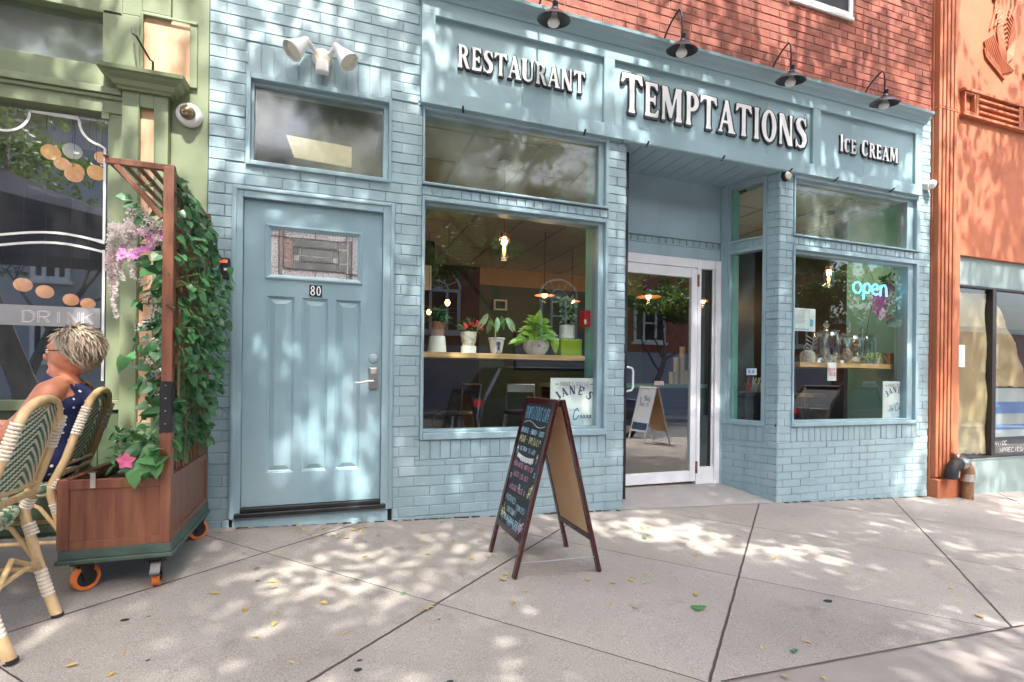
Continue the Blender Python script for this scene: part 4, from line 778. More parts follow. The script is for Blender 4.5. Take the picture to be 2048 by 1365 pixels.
# ------------------------------------------------------------------ cameras and small wall things
c = at(379, 232, D-.01); t = thing('dome_camera', (c.x, D, c.z), 'white dome security camera with amber dome beside the green capital', 'security camera')
mb = MB(); mb.lathe((c.x, D, c.z), [(.072, 0), (.072, .03), (.062, .045), (.045, .05)], 32, ax=(0, -1, 0)); mb.build('housing', 'white_paint', t)
mat('amber_dome', (.16, .11, .05), .12, metal=.6, var=.3, vs=8, coat=1)
mb = MB(); mb.ball((c.x, D-.05, c.z), .045, 24); mb.build('dome', 'amber_dome', t)
c = at(1857, 370, D-.03); t = thing('turret_camera', (c.x, D, c.z), 'white turret security camera at the right corner of the blue shop', 'security camera')
mb = MB(); mb.lathe((c.x-.02, D-.002, c.z), [(.05, 0), (.05, .025), (.045, .05), (.0, .05)], 24, ax=(.2, -1, -.2)); mb.ball((c.x+.01, D-.06, c.z-.005), .045, 20); mb.build('housing', 'white_paint', t)
mb = MB(); mb.lathe((c.x+.01, D-.06, c.z-.005), [(0, .05), (.022, .049), (.032, .04), (.034, .03)], 20, ax=(.75, -.6, -.1)); mb.build('lens', 'black_metal', t)
c = at(1574, 352, D-.03); t = thing('alarm_strobe', (c.x, D, c.z), 'small round fire alarm light under the sign board on the narrow brick pier', 'alarm light')
mb = MB(); mb.lathe((c.x, D+.0, c.z), [(.046, 0), (.046, .025), (.038, .035), (0, .035)], 24, ax=(0, -1, 0)); mb.build('housing', 'black_metal', t)
mb = MB(); mb.lathe((c.x+.004, D-.036, c.z-.001), [(.036, 0), (.034, .012), (.02, .018), (0, .018)], 20, ax=(0, -1, 0)); mb.box(c.x-.02, D-.06, c.z-.004, c.x+.03, D-.05, c.z+.002); mb.build('cap', 'cream', t)
mb = MB(); mb.tube([(c.x, D-.012, c.z-.05), (c.x+.003, D-.012, c.z-.16)], .003, 6); mb.build('wire', 'blue_trim', t)
a, b = at(436, 514, D-.03), at(460, 560, D-.03); t = thing('door_intercom', (a.x, D, b.z), 'black door intercom with a red glowing strip beside the blue door', 'intercom')
mb = MB(); mb.box(a.x+.004, D-.032, b.z, b.x-.004, D+.0, a.z); mb.build('housing', 'rubber_black', t, bevel=.010)
m = mat('red_glow', (.7, .04, .02), .4, emit=(1, .05, .02), es=.7)
mb = MB(); mb.box(a.x+.012, D-.036, a.z-.035, b.x-.024, D-.0325, a.z-.018); mb.build('status_light', 'red_glow', t); mb = MB(); mb.box(b.x-.023, D-.036, a.z-.035, b.x-.014, D-.0325, a.z-.018); mb.box(b.x-.035, D-.036, a.z-.085, b.x-.018, D-.0325, a.z-.07); mb.build('button', 'paper', t)

# ------------------------------------------------------------------ standpipe (bent vent pipe) at the orange building
c = atg(1922, 995); px, py = c.x, D-.16; t = thing('vent_pipe', (px, py, gz(px, py)), 'rusty bent vent pipe with steel clamps at the foot of the orange pilaster', 'pipe')
zb = gz(px, py)-.03; mb = MB(); mb.tube([(px, py, zb), (px, py, zb+.28)], .055, 20); mb.build('riser', 'rust', t)
zt = zb+.28; R_ = .115; mb = MB(); mb.tube([(px-R_+R_*math.cos(a), py, zt+.02+R_*math.sin(a)) for a in [i*math.pi/16 for i in range(9)]], .061, 20); mb.build('elbow', 'rust', t)
mb = MB(); mb.tube([(px-R_-.02, py, zt+.02+R_)]+[(px-R_-.04+R_*math.cos(a), py, zt+.02+R_*math.sin(a)) for a in [math.pi/2+i*math.pi/16 for i in range(9)]]+[(px-2*R_-.04, py, zt-.02)], .061, 20); mb.build('down_elbow', 'rubber', t)
for P_ in ([(px, py, zt-.06), (px, py, zt+.02)], [(px-R_-.045, py, zt+.02+R_), (px-R_+.03, py, zt+.02+R_)]):
    mb = MB(); A, Bv = Vector(P_[0]), Vector(P_[1]); mb.tube([A, Bv], .065, 24)
    for k in (.15, .5, .85): mb.tube([A.lerp(Bv, k-.05), A.lerp(Bv, k+.05)], .068, 24)
    mb.box(px+.04 if P_[0][0] == px else px-R_-.02, py-.085, P_[0][2]+.01, px+.06 if P_[0][0] == px else px-R_, py-.06, P_[0][2]+.05) if False else None
    mb.build('clamp', 'steel', t)
c = at(1912, 915, D-.1); t = thing('wall_hydrant', (c.x, D, c.z), 'small rusty capped pipe valve on the orange wall above the vent pipe', 'valve')
mb = MB(); mb.tube([(c.x+.01, D, c.z-.05), (c.x+.01, D-.08, c.z-.05)], .022, 14); mb.tube([(c.x+.01, D-.08, c.z-.07), (c.x+.01, D-.08, c.z+.0)], .024, 14); mb.build('valve_body', 'orange', t)
mb = MB(); mb.tube([(c.x-.045, D-.09, c.z+.02), (c.x+.045, D-.09, c.z+.02)], .030, 16); mb.tube([(c.x+.035, D-.11, c.z-.03), (c.x+.035, D-.07, c.z-.03)], .026, 16); mb.build('cap', 'rust', t)
mb = MB(); mb.bar((c.x-.01, D-.125, c.z+.03), (c.x+.015, D-.12, c.z-.06), .03, .004, up=(0, -1, 0)); mb.build('tag', 'paper', t)

# ------------------------------------------------------------------ sandwich board
def aframe(x0, x1, y0, y1, top, tz, label, front='chalk_black', wood='wood_dark', name='sandwich_board', open_side=True):
    """two panels leaning together; the left one faces -x, the right one +x"""
    xm = (x0+x1)/2; t = thing(name, (xm, (y0+y1)/2, gz(xm, (y0+y1)/2)), label, 'sandwich board'); fns = []
    for sx, xf in ((-1, x0), (1, x1)):
        foot = lambda y, xf=xf: Vector((xf, y, gz(xf, y))); tp = Vector((xm+sx*.018, 0, tz)); w = .036; th = .02
        def P(y, s, foot=foot, tp=tp): f = foot(y); return Vector((f.x+(tp.x-f.x)*s, y, f.z+(tz-f.z)*s))
        ax = (P(y0, 1)-P(y0, 0)).normalized(); nrm = Vector((ax.z*sx, 0, -ax.x*sx)); mb = MB()
        for y in (y0+w/2, y1-w/2): mb.bar(P(y, 0), P(y, 1), w, th, up=nrm)
        mb.each('leg', wood, t, bevel=.003)
        mb = MB()
        for s in (.20, .978): mb.bar(P(y0+w, s), P(y1-w, s), w*1.05, th*.96, up=nrm)
        mb.each('rail', wood, t, bevel=.003)
        mb = MB(); a = [P(y0+w-.004, .205), P(y1-w+.004, .205), P(y1-w+.004, .965), P(y0+w-.004, .965)]; mb.prism([p-nrm*.004 for p in a], nrm*.007)
        o = mb.build('board', 'plywood', t)
        L = (P(y0, .965)-P(y0, .205)).length; H = y1-y0-2*w
        fn = (lambda a_, b_, P=P, nrm=nrm, sx=sx, L=L: (P((y1-w-a_) if sx < 0 else (y0+w+a_), .205+.76*b_/L)+nrm*.0044)); fns.append((fn, H, L, o, t))
        if front: 
            m2 = MB(); q_ = [p+nrm*.0033 for p in a]; m2.prism(q_, nrm*.0006); m2.build('chalk_face', front, o)
    return t, fns
fR = atg(1201, 1145); tpz = at(1128, 800, 2.63).z
t, fns = aframe(.955, fR.x, 2.60, 3.062, 0, tpz, 'dark red wooden sandwich board with handwritten chalk menu on the pavement')
fn, H, L, bo, tt = fns[0]
cw = {k: MB() for k in ('white', 'blue', 'yellow', 'pink', 'cyan')}
write(cw['blue'], 'TEMPTATIONS CAFE', .02, L-.098, .074, fn, w=.0030, width=H-.03, jit=.06)
ribbon(cw['white'], [(.03+i*(H-.07)/24, L-.125+.014*math.sin(i/24*6.3)) for i in range(25)], .0025, fn)
write(cw['cyan'], 'BREAKFAST - BRUNCH - LUNCH', .012, L-.185, .028, fn, w=.0027, width=H-.04, jit=.07)
write(cw['yellow'], '@10AM - 7PM DAILY*', .02, L-.245, .040, fn, w=.0025, width=H-.06, jit=.07)
write(cw['cyan'], "ICE CREAM 'TIL LATE!", .06, L-.295, .024, fn, w=.0022, width=H-.14, jit=.07)
for i in range(30): ribbon(cw['white'], [(.05+i*.0085, L-.315-.012*math.sin(i*.1)), (.052+i*.0085, L-.335-.012*math.sin(i*.1)-RND.uniform(0, .012))], .006, fn)
write(cw['pink'], 'EGG+CHEESE MUFFIN $7', .03, L-.395, .028, fn, w=.0022, width=H-.09, jit=.07)
write(cw['pink'], 'BACON LOX $12', .06, L-.455, .030, fn, w=.0022, width=H-.16, jit=.07)
write(cw['pink'], 'AVOCADO TOAST $9', .04, L-.535, .030, fn, w=.0022, width=H-.12, jit=.07)
write(cw['cyan'], 'PASTRIES!', .03, L-.605, .032, fn, w=.0026, width=.17, jit=.07); write(cw['cyan'], 'COOKIES!', .22, L-.625, .028, fn, w=.0025, width=.14, jit=.07)
write(cw['cyan'], 'CROISSANT!', .09, L-.665, .030, fn, w=.0026, width=.16, jit=.07); write(cw['cyan'], 'FRUIT SALAD!', .13, L-.735, .030, fn, w=.0026, width=.19, jit=.07)
write(cw['cyan'], 'ICE CREAM+SUNDAE SERVING', .01, .035, .030, fn, w=.0026, width=H-.05, jit=.07, slope=-.0)
def scrib(mb, cx, cz, r, n=7):
    for k in range(n):
        a = RND.uniform(0, 6.28); ribbon(mb, [(cx+r*.25*math.cos(a), cz+r*.3*math.sin(a)), (cx+r*.7*math.cos(a+.3), cz+r*.8*math.sin(a+.3)), (cx+r*math.cos(a+.1), cz+r*1.2*math.sin(a+.1))], .003, fn)
    ribbon(mb, [(cx+r*.35*math.cos(a), cz+r*.45*math.sin(a)) for a in [i*.6 for i in range(12)]], .004, fn)
def cone_ic(mb, mb2, cx, cz):
    for k in range(5): ribbon(mb, [(cx-.010+.002*k, cz+.004*k), (cx+.010-.002*k, cz+.004*k)], .006, fn)
    ribbon(mb2, [(cx-.008, cz-.005), (cx, cz-.035), (cx+.008, cz-.005)], .0025, fn)
cone_ic(cw['cyan'], cw['white'], .028, L-.29); cone_ic(cw['pink'], cw['yellow'], H-.045, L-.305)
scrib(cw['yellow'], H-.035, L-.49, .04, 10); scrib(cw['yellow'], .04, L-.68, .045, 12); scrib(cw['pink'], H-.05, L-.70, .045, 12)
for x_, z_, k in ((.02, L-.46, 'cyan'), (.19, L-.50, 'cyan'), (.19, L-.655, 'pink'), (.06, L-.755, 'pink'), (H-.04, .06, 'pink'), (H-.03, L-.40, 'blue')): ribbon(cw[k], [(x_+.010*(1+.2*math.sin(i))*math.cos(i*.7), z_+.014*math.sin(i*.7)) for i in range(11)], .0035, fn)
for k, mb in cw.items(): mb.build('chalk_writing', 'chalk_'+k, bo)
mb = MB(); mb.bar(fns[0][0](H+.02, -.12), fns[1][0](H*.0-.02, -.12), .012, .002); mb.build('strap', 'grey_ink', tt)
# the ice cream shop's white board, behind the camera to the right: seen only in the door glass
t2, f2 = aframe(6.0, 6.62, -.85, -.25, 0, .86, 'white plastic sandwich board reading JANE\'S near the kerb, reflected in the door', 'paper', 'paper')
for fn2, H2, L2, o2, tt2 in f2:
    mb = MB(); write(mb, "JANE'S", .10, L2-.26, .10, fn2, w=.018, width=H2-.18, arc=.05); write(mb, 'ICE CREAM', .10, L2-.38, .06, fn2, w=.008, width=H2-.2); mb.build('lettering', 'navy_ink', o2)
    mb = MB(); q_ = [fn2(.0, 0), fn2(H2, 0), fn2(H2, .17), fn2(0, .17)]; mb.quad(*q_); mb.build('blue_band', 'navy_ink', o2)

# ------------------------------------------------------------------ rolling planter with trellis
PX0, PX1, PY0, PY1 = -1.127, -.690, 2.85, 3.67; zb = .23
PL = thing('planter_box', ((PX0+PX1)/2, (PY0+PY1)/2, .02), 'reddish brown wooden planter box with trellis on an orange wheeled base', 'planter')
mb = MB(); mb.box(PX0-.005, PY0-.005, .165, PX1+.012, PY1+.01, .185); mb.box(PX0+.004, PY0+.003, .185, PX1+.004, PY1, zb); mb.build('wheeled_base', 'platform', PL, bevel=.004)
zt = .545; pw = .045
mb = MB()
for x0_, y0_, z1 in ((PX0, PY0, zt), (PX0, PY1-pw, zt)): mb.box(x0_, y0_, zb, x0_+pw, y0_+pw, z1)
mb.box(PX1-pw, PY0, zb, PX1, PY0+pw, 2.0); mb.box(PX1-pw, PY1-pw, zb, PX1, PY1, 2.0); mb.each('post', 'wood_red', PL, bevel=.003)
mb = MB()
for (xa, ya, xb, yb) in ((PX0+pw, PY0+.008, PX1-pw, PY0+.026), (PX0+pw, PY1-.026, PX1-pw, PY1-.008)):
    n = 6
    for i in range(n): w_ = (xb-xa)/n; mb.box(xa+i*w_+.0002, ya+.0006*(i % 2), zb+.03, xa+(i+1)*w_-.0002, yb, zt-.04)
for xa, xb in ((PX0+.008, PX0+.024), (PX1-.024, PX1-.008)):
    n = 8
    for i in range(n): w_ = (PY1-PY0-2*pw)/n; mb.box(xa, PY0+pw+i*w_+.0003, zb+.03, xb, PY0+pw+(i+1)*w_-.0003, zt-.04)
mb.build('side_board', 'wood_red', PL)
mb = MB()
for z0_, z1_ in ((zb, zb+.035), (zt-.045, zt-.003)):
    mb.box(PX0+pw, PY0+.002, z0_, PX1-pw, PY0+.034, z1_); mb.box(PX0+pw, PY1-.034, z0_, PX1-pw, PY1-.002, z1_); mb.box(PX0+.002, PY0+pw, z0_, PX0+.034, PY1-pw, z1_); mb.box(PX1-.034, PY0+pw, z0_, PX1-.002, PY1-pw, z1_)
mb.each('rail', 'wood_red', PL, bevel=.002)
tr = MB(); tr.box(PX1-.036, PY0+pw, 1.955, PX1-.008, PY1-pw, 1.998); tr.box(PX1-.036, PY0+pw, .78, PX1-.010, PY1-pw, .82)
n = 13
for i in range(n): y = PY0+pw+.012+(PY1-PY0-2*pw-.024)*i/(n-1); tr.box(PX1-.028, y-.007, zt, PX1-.018, y+.007, 1.954)
for i in range(14): tr.box(PX1-.0175, PY0+pw, zt+.09+i*.1, PX1-.012, PY1-pw, zt+.102+i*.1)
tr.build('trellis', 'wood_red', PL)
mb = MB()
for y in (PY0+.005, PY1-.035):
    mb.box(-.965, y, 1.985, PX1-.0, y+.03, 2.012); mb.bar((-.925, y+.015, 1.985), (PX1-.05, y+.015, 1.76), .022, .026, up=(0, -1, 0))
for i in range(5): mb.box(-.96+i*.052, PY0+.035, 1.99, -.96+i*.052+.018, PY1-.035, 2.005)
mb.box(-.97, PY0-.004, 2.0125, -.952, PY1, 2.020); mb.build('overhang', 'wood_red', PL, bevel=.002)
mb = MB(); mb.box(PX0+.04, PY0+.03, .40, PX1-.04, PY1-.03, .475); mb.build('soil', 'soil', PL)
mb = MB(); mb.box(PX1-.048, PY0-.004, .75, PX1-.0, PY0-.0002, .99); mb.box(PX1, PY0+.002, .75, PX1+.003, PY0+.04, .99); br = mb.build('joining_plate', 'black_metal', PL); mb = MB()
for z in (.79, .85, .91, .97): mb.ball((PX1-.024, PY0-.006, z), .004, 8)
mb.each('screw', 'steel', br)
mb = MB(); mb.bar((PX0+.135, PY0-.004, zt-.04), (PX0+.135, PY0-.004, zt+.03), .02, .004, up=(0, -1, 0)); mb.bar((PX0+.125, PY0-.002, zt+.028), (PX0+.125, PY0+.045, zt+.028), .022, .003); mb.build('bracket', 'steel', PL)
def caster(x, y, yaw, lock=False):
    g = gz(x, y); c = Vector((x, y, g+.058)); ax = Vector((math.cos(yaw), math.sin(yaw), 0)); fwd = Vector((-ax.y, ax.x, 0))
    mb = MB(); mb.box(x-.045, y-.045, .150, x+.045, y+.045, .165); mb.lathe((x, y, .132), [(.0, .018), (.034, .018), (.034, .0), (0, 0)], 18); P = c+Vector((0, 0, 0))
    for s in (-1, 1): mb.prism([P+ax*(s*.019)+fwd*a+Vector((0, 0, b)) for a, b in ((-.014, -.014), (.016, -.014), (.03, .078), (-.035, .078))], ax*(s*.003))
    if lock: mb.prism([P+ax*-.02+fwd*a+Vector((0, 0, b)) for a, b in ((-.078, .03), (-.03, .075), (-.03, .045), (-.082, .012))], ax*.04)
    k = mb.build('caster', 'black_metal', PL)
    mb = MB(); mb.lathe(c-ax*.015, [(.041, 0), (.056, 0), (.058, .004), (.058, .026), (.056, .03), (.041, .03)], 32, ax=ax); mb.build('wheel', 'orange_wheel', k)
    mb = MB(); mb.lathe(c-ax*.0145, [(0, .004), (.010, .0), (.014, .004), (.041, .004), (.041, .025), (0, .025)], 24, ax=ax); mb.lathe(c-ax*.021, [(0, 0), (.006, 0), (.006, .042), (0, .042)], 12, ax=ax); mb.build('hub', 'rubber_black', k)
a = atg(165, 1165); caster(PX0+.085, PY0+.07, -.75); caster(PX1-.065, PY0+.06, .10, True); caster(PX1-.04, PY1-.06, -.9, True); caster(PX0+.06, PY1-.06, .5)

# vine on the trellis
def vine():
    mb = MB(); st_ = MB(); R = RND
    for k in range(1380):
        z = .62+1.36*R.random()**.92; y = PY0+.03+(PY1-PY0)*R.random(); yy = (y-PY0)/(PY1-PY0)
        bulge = .125+.07*math.sin(z*5+1)+.05*math.sin(y*9+z*3)
        if z > 1.62: bulge *= max(.25, 1-(z-1.62)*2.2)
        if z < .8: bulge *= .5
        if z > 1.5 and yy < .25 and R.random() < .5: continue
        if R.random() < .78: x = PX1-.02+min(abs(R.gauss(0, 1))*bulge*.55, .125)
        else: x = PX1-.06-abs(R.gauss(0, .6))*.11
        if x < PX1-.05 and yy > .5 and R.random() < .5: continue
        y += R.gauss(0, .02); out = 1 if x > PX1-.03 else -1
        d = Vector((out*R.uniform(-.1, .8), R.uniform(-.7, .6), R.uniform(-1.1, .15))); nrm = Vector((out*R.uniform(.3, 1), R.uniform(-1, .2), R.uniform(.1, 1)))
        L_ = R.choice((R.uniform(.03, .05), R.uniform(.04, .072))); leaf(mb, (x, y, z), d, nrm, L_, L_*R.uniform(.75, .95), 0, R.uniform(.05, .25), True, R.uniform(0, .25))
        if R.random() < .4: q_ = Vector((x, y, z)); st_.tube([q_, q_-d.normalized()*.04+rv(.01), Vector((PX1-.02, y+R.uniform(-.03, .03), z+R.uniform(-.02, .08)))], .0016, 4)
    for k in range(70):                                              # leaves left of the near post
        z = R.choice((R.uniform(.78, 1.2), R.uniform(.85, 1.95), R.uniform(1.2, 1.6))); x = PX1-.05-abs(R.gauss(0, .055)); y = PY0+R.uniform(.0, .25)
        d = Vector((R.uniform(-1, .2), R.uniform(-.6, .2), R.uniform(-.9, .1))); leaf(mb, (x, y, z), d, (R.uniform(-.4, .4), -1, R.uniform(0, 1)), R.uniform(.045, .08), R.uniform(.038, .06), 0, .12, True, .1)
    for k in range(10):                                              # two sprays up under the overhang
        s = k/9; leaf(mb, (PX1-.06-.13*s, PY0+.06, 1.70+.17*s), (-.8, -.2, R.uniform(-.6, .4)), (0, -1, .4), .075, .05, 0, .1, False, .1)
    for k in range(16):
        y = PY0+.1+.7*R.random(); pts = [(PX1+.01, y, .56)]
        for i in range(1, 9): pts.append((PX1+.01+R.gauss(0, .02), y+R.gauss(0, .035), .56+i*.16))
        st_.tube(pts, .0025, 5)
    st_.tube([(PX1+.012, PY0+.06, .9), (PX1+.014, PY0+.062, 1.35)], .006, 6)
    o = mb.build('foliage', 'leaf_vine', t_v); st_.build('stem', 'vine_stem', t_v)
mat('vine_stem', (.16, .12, .05), .7)
t_v = thing('climbing_vine', (PX1, 3.2, .5), 'leafy green climbing vine covering the trellis of the planter', 'vine'); vine()
# trailing white and pink blossoms at the left of the post
tf = thing('trailing_blossom', (-.85, PY0+.05, 1.2), 'white trailing blossoms with pink orchid flowers hanging beside the planter post', 'flowers')
mb = MB(); pk = MB()
def fluff(p, r, n, mb=mb):
    for _ in range(n): q_ = Vector(p)+runit()*r*RND.random()**.5; leaf(mb, q_, runit(), runit(), .011, .010, 0, .2)
tops = []
for k in range(58):
    s = RND.random(); a = at(330-105*s, 430+22*math.sin(s*9)+55*RND.random()*(.5+.5*math.sin(s*3.1)), 2.93+RND.uniform(-.05, .06)); fluff(a, .026, 42); tops.append(a)
for (u0, v0, v1, w) in ((216, 478, 590, 8), (226, 500, 634, 7), (238, 470, 560, 8), (262, 470, 558, 5), (222, 470, 560, 6), (245, 455, 520, 6)):
    for v in range(v0, v1, 4):
        s = (v-v0)/(v1-v0); a = at(u0+w*.3*math.sin(v*.08)+s*w*.8, v, 2.93); fluff(a, .015*(1-.55*s), 20)
for k in range(40):
    v = 560+RND.random()*240; a = at(300+RND.gauss(0, 9)+4*math.sin(v*.05), v, 2.98); fluff(a, .020, 14)
mb.build('white_blossom', 'petal_white', tf)
for (u, v) in ((280, 464), (292, 466), (303, 466), (255, 508), (246, 504), (276, 503), (287, 498), (300, 494), (306, 491), (270, 512), (240, 512), (322, 470), (300, 480)):
    a = at(u, v, 2.90)
    for k in range(6): leaf(pk, a+rv(.004), (math.cos(k*1.05), -.3, math.sin(k*1.05)), (0, -1, .2), .021, .017, 0, .25)
pk.build('pink_flower', 'petal_pink', tf)
# low plants in the box
tp = thing('low_plant', (-.88, 3.0, .47), 'low broad leafed green plant spilling over the planter front', 'plant')
mb = MB()
for k in range(16): u = RND.uniform(262, 325); v = RND.uniform(880, 955); a = at(u, v, RND.uniform(2.80, 3.0)); leaf(mb, a, (RND.uniform(-.8, .6), -.6, RND.uniform(-.6, .3)), (0, -1, .9), .085, .065, 0, .12, True, .2)
for u, v in ((268, 962), (290, 935), (305, 915), (312, 942)): leaf(mb, at(u, v-16, 2.80), (.1, -.3, -1), (.1, -1, .4), .075, .06, 0, .12, True, .2)
mb.build('foliage', 'leaf_vine', tp)
mb = MB()
for k in range(140): a = at(RND.uniform(225, 310), RND.uniform(860, 935), RND.uniform(2.95, 3.3)); leaf(mb, a, runit(), (0, -.6, 1), .05, .022, 0, .1)
mb.build('small_leaves', 'leaf_vine', tp)
a = at(253, 922, 2.84); mb = MB()
for k in range(5): leaf(mb, a, (math.cos(k*1.256+.3), -.35, math.sin(k*1.256+.3)), (0, -1, 0), .042, .034, 0, .25)
tag(mb.build('pink_bloom', 'petal_hot'), 'single hot pink star shaped flower over the front rim of the planter', 'flower')

# ------------------------------------------------------------------ rattan bistro chairs
def chair(label, group):
    t = thing('bistro_chair', (0, 0, 0), label, 'chair', group, local=True); h = .20; r = .0155   # faces -x; back edge of the seat at x = 0, seat .45 high
    back = lambda s, z: Vector((.00+(z-.45)*.30*1.0+.02, s*(h-.01)-s*.03*max(0, (z-.7)/.2)**2, z))
    for s in (-1, 1):
        mb = MB(); mb.tube([(.125, s*.185, 0), (.085, s*.19, .13), (.045, s*.195, .28), (.012, s*h, .42), (.012, s*h, .47), back(s, .60), back(s, .74), back(s, .80)], [.0205, .019, .018, .018, .018, .0165, .016, .0155], 12); lg = mb.build('leg', 'rattan', t)
        mb = MB(); mb.tube([(.1257, s*.185, -.002), (.124, s*.185, .012)], .0215, 12); mb.build('rubber_foot', 'rubber', lg)
        mb = MB(); mb.tube([(-.43, s*.21, 0), (-.40, s*.20, .25), (-.385, s*.195, .44)], [.018, .017, .016], 12); mb.build('leg', 'rattan', t)
    arch = [back(-1, .80)]+[Vector((.125+.022*math.sin(a), -.158*math.cos(a), .80+.105*math.sin(a)**.8)) for a in [i*math.pi/12 for i in range(1, 12)]]+[back(1, .80)]
    mb = MB(); mb.tube(arch, .0165, 12); mb.tube([p+Vector((-.014, p.y*-.09, -.024)) for p in arch], .012, 10)
    for s in (-1, 1): mb.tube([back(s, .79)+Vector((-.015, -s*.018, 0)), back(s, .52)+Vector((-.015, -s*.018, 0))], .010, 8)
    mb.tube([back(-1, .52), back(1, .52)], .014, 10); mb.tube([back(-1, .56), back(1, .56)], .010, 8); mb.build('back_frame', 'rattan', t)
    # woven panel with chevrons, in two colours, slightly cupped
    gw_, wh = MB(), MB(); N = 26; Z0, Z1 = .57, .875; Mz = 40
    def wp(i, j, off=0.):
        z = Z0+(Z1-Z0)*j/Mz; wdt = .165*(1 if z < .78 else math.sqrt(max(.02, 1-((z-.78)/.115)**2))); y = (i/N-.5)*2*wdt; b = back(1, z); return Vector((b.x-.012+.018*(1-(y/.17)**2)*1.0+off, y, z))
    for j in range(Mz):
        for i in range(N):
            c = (abs(i-N/2+.5)*1.0+j*1.0) % 4; mbx = gw_ if c < 2 else wh; o_ = .0015*((i+j) % 2)
            a = [wp(i, j, o_), wp(i+1, j, o_), wp(i+1, j+1, o_), wp(i, j+1, o_)]; mbx.add(a+[p-Vector((.006, 0, 0)) for p in a], [(0, 1, 2, 3), (7, 6, 5, 4)])
    w1 = gw_.build('woven_back', 'weave_green', t); wh.build('pale_weave', 'binding', w1)
    mb, m2 = MB(), MB(); N2 = 26                                                  # seat cushion: rounded, woven
    for j in range(N2):
        for i in range(N2):
            def sp(i, j, top=True):
                a, b = i/N2*2-1, j/N2*2-1; k = math.sqrt(max(0, 1-max(abs(a), abs(b))**6)); ra = a*math.sqrt(1-b*b*.28); rb = b*math.sqrt(1-a*a*.28)
                return Vector((-.20+ra*.225, rb*.215, (.468+.018*(1-a*a)*(1-b*b)) if top and k > .0 else .445))
            c = (abs(j-N2/2+.5)+i) % 4; mm_ = mb if c < 2 else m2
            mm_.add([sp(i, j), sp(i+1, j), sp(i+1, j+1), sp(i, j+1)], [(0, 1, 2, 3)])
    ring = []
    for k in range(40): a = 2*math.pi*k/40; ca, sa = math.cos(a), math.sin(a); m_ = max(abs(ca), abs(sa)); ring.append((-.20+.222*ca/m_*(math.sqrt(1-(sa/m_)**2*.28) if abs(sa/m_) <= 1 else 1), .212*sa/m_*math.sqrt(1-(ca/m_)**2*.28), .452))
    sm = mb.build('seat', 'weave_green', t); m2.build('pale_weave', 'binding', sm)
    mb = MB(); mb.tube(ring, .017, 10, closed=True); mb.tube([(p[0]*.96-.008, p[1]*.96, .425) for p in ring], .013, 8, closed=True); mb.build('seat_ring', 'weave_edge', t)
    mb = MB()
    for s in (-1, 1):
        mb.tube([(.07, s*.19, .20), (-.17, s*.20, .215), (-.41, s*.20, .22)], .010, 8); mb.tube([(.06, s*.19, .22), (-.03, s*.2, .37), (-.10, s*.2, .41), (-.25, s*.2, .41), (-.34, s*.2, .36), (-.40, s*.2, .23)], .009, 8)
    mb.tube([(.07, -.19, .205), (.05, 0, .30), (.07, .19, .205)], .010, 8); mb.tube([(.06, -.19, .24), (.06, .19, .24)], .010, 8); mb.tube([(-.41, -.2, .22), (-.41, .2, .22)], .010, 8); mb.each('stretcher', 'rattan', t)
    def wrap(p, q_, r_, n):
        mb = MB(); p, q_ = Vector(p), Vector(q_)
        for k in range(n): a = p.lerp(q_, (k+.1)/n); b = p.lerp(q_, (k+.9)/n); m_ = a.lerp(b, .5); mb.tube([a, m_, b], [r_, r_+.0025, r_], 10, cap=False)
        mb.build('binding', 'binding', t)
    for s in (-1, 1):
        wrap((.095, s*.189, .09), (.065, s*.192, .20), .021, 7); wrap((.04, s*.196, .34), (.022, s*.199, .39), .022, 4); wrap((.012, s*h, .455), back(s, .50), .021, 4); wrap(back(s, .70), back(s, .83), .0195, 10)
    return t
mat('weave_green', (.035, .16, .075), .5, var=.2, vs=40); mat('weave_edge', (.42, .42, .30), .6, var=.6, vs=22, col2=(.04, .16, .07), mixs=24, mixlo=.48, mixhi=.52)
c1 = chair('rattan bistro chair with green and white weave nearest the camera, empty', 'rattan bistro chairs')
c2 = copytree(c1); c2['label'] = 'rattan bistro chair next to the planter with the woman sitting on it'
c1.rotation_euler = (0, 0, math.radians(2.5)); c1.location = (-1.155, 2.455, gz(-1.1, 2.46)+.002); c2.location = (-1.215, 3.16, gz(-1.2, 3.16)+.002); c2.rotation_euler = (0, 0, math.radians(4))

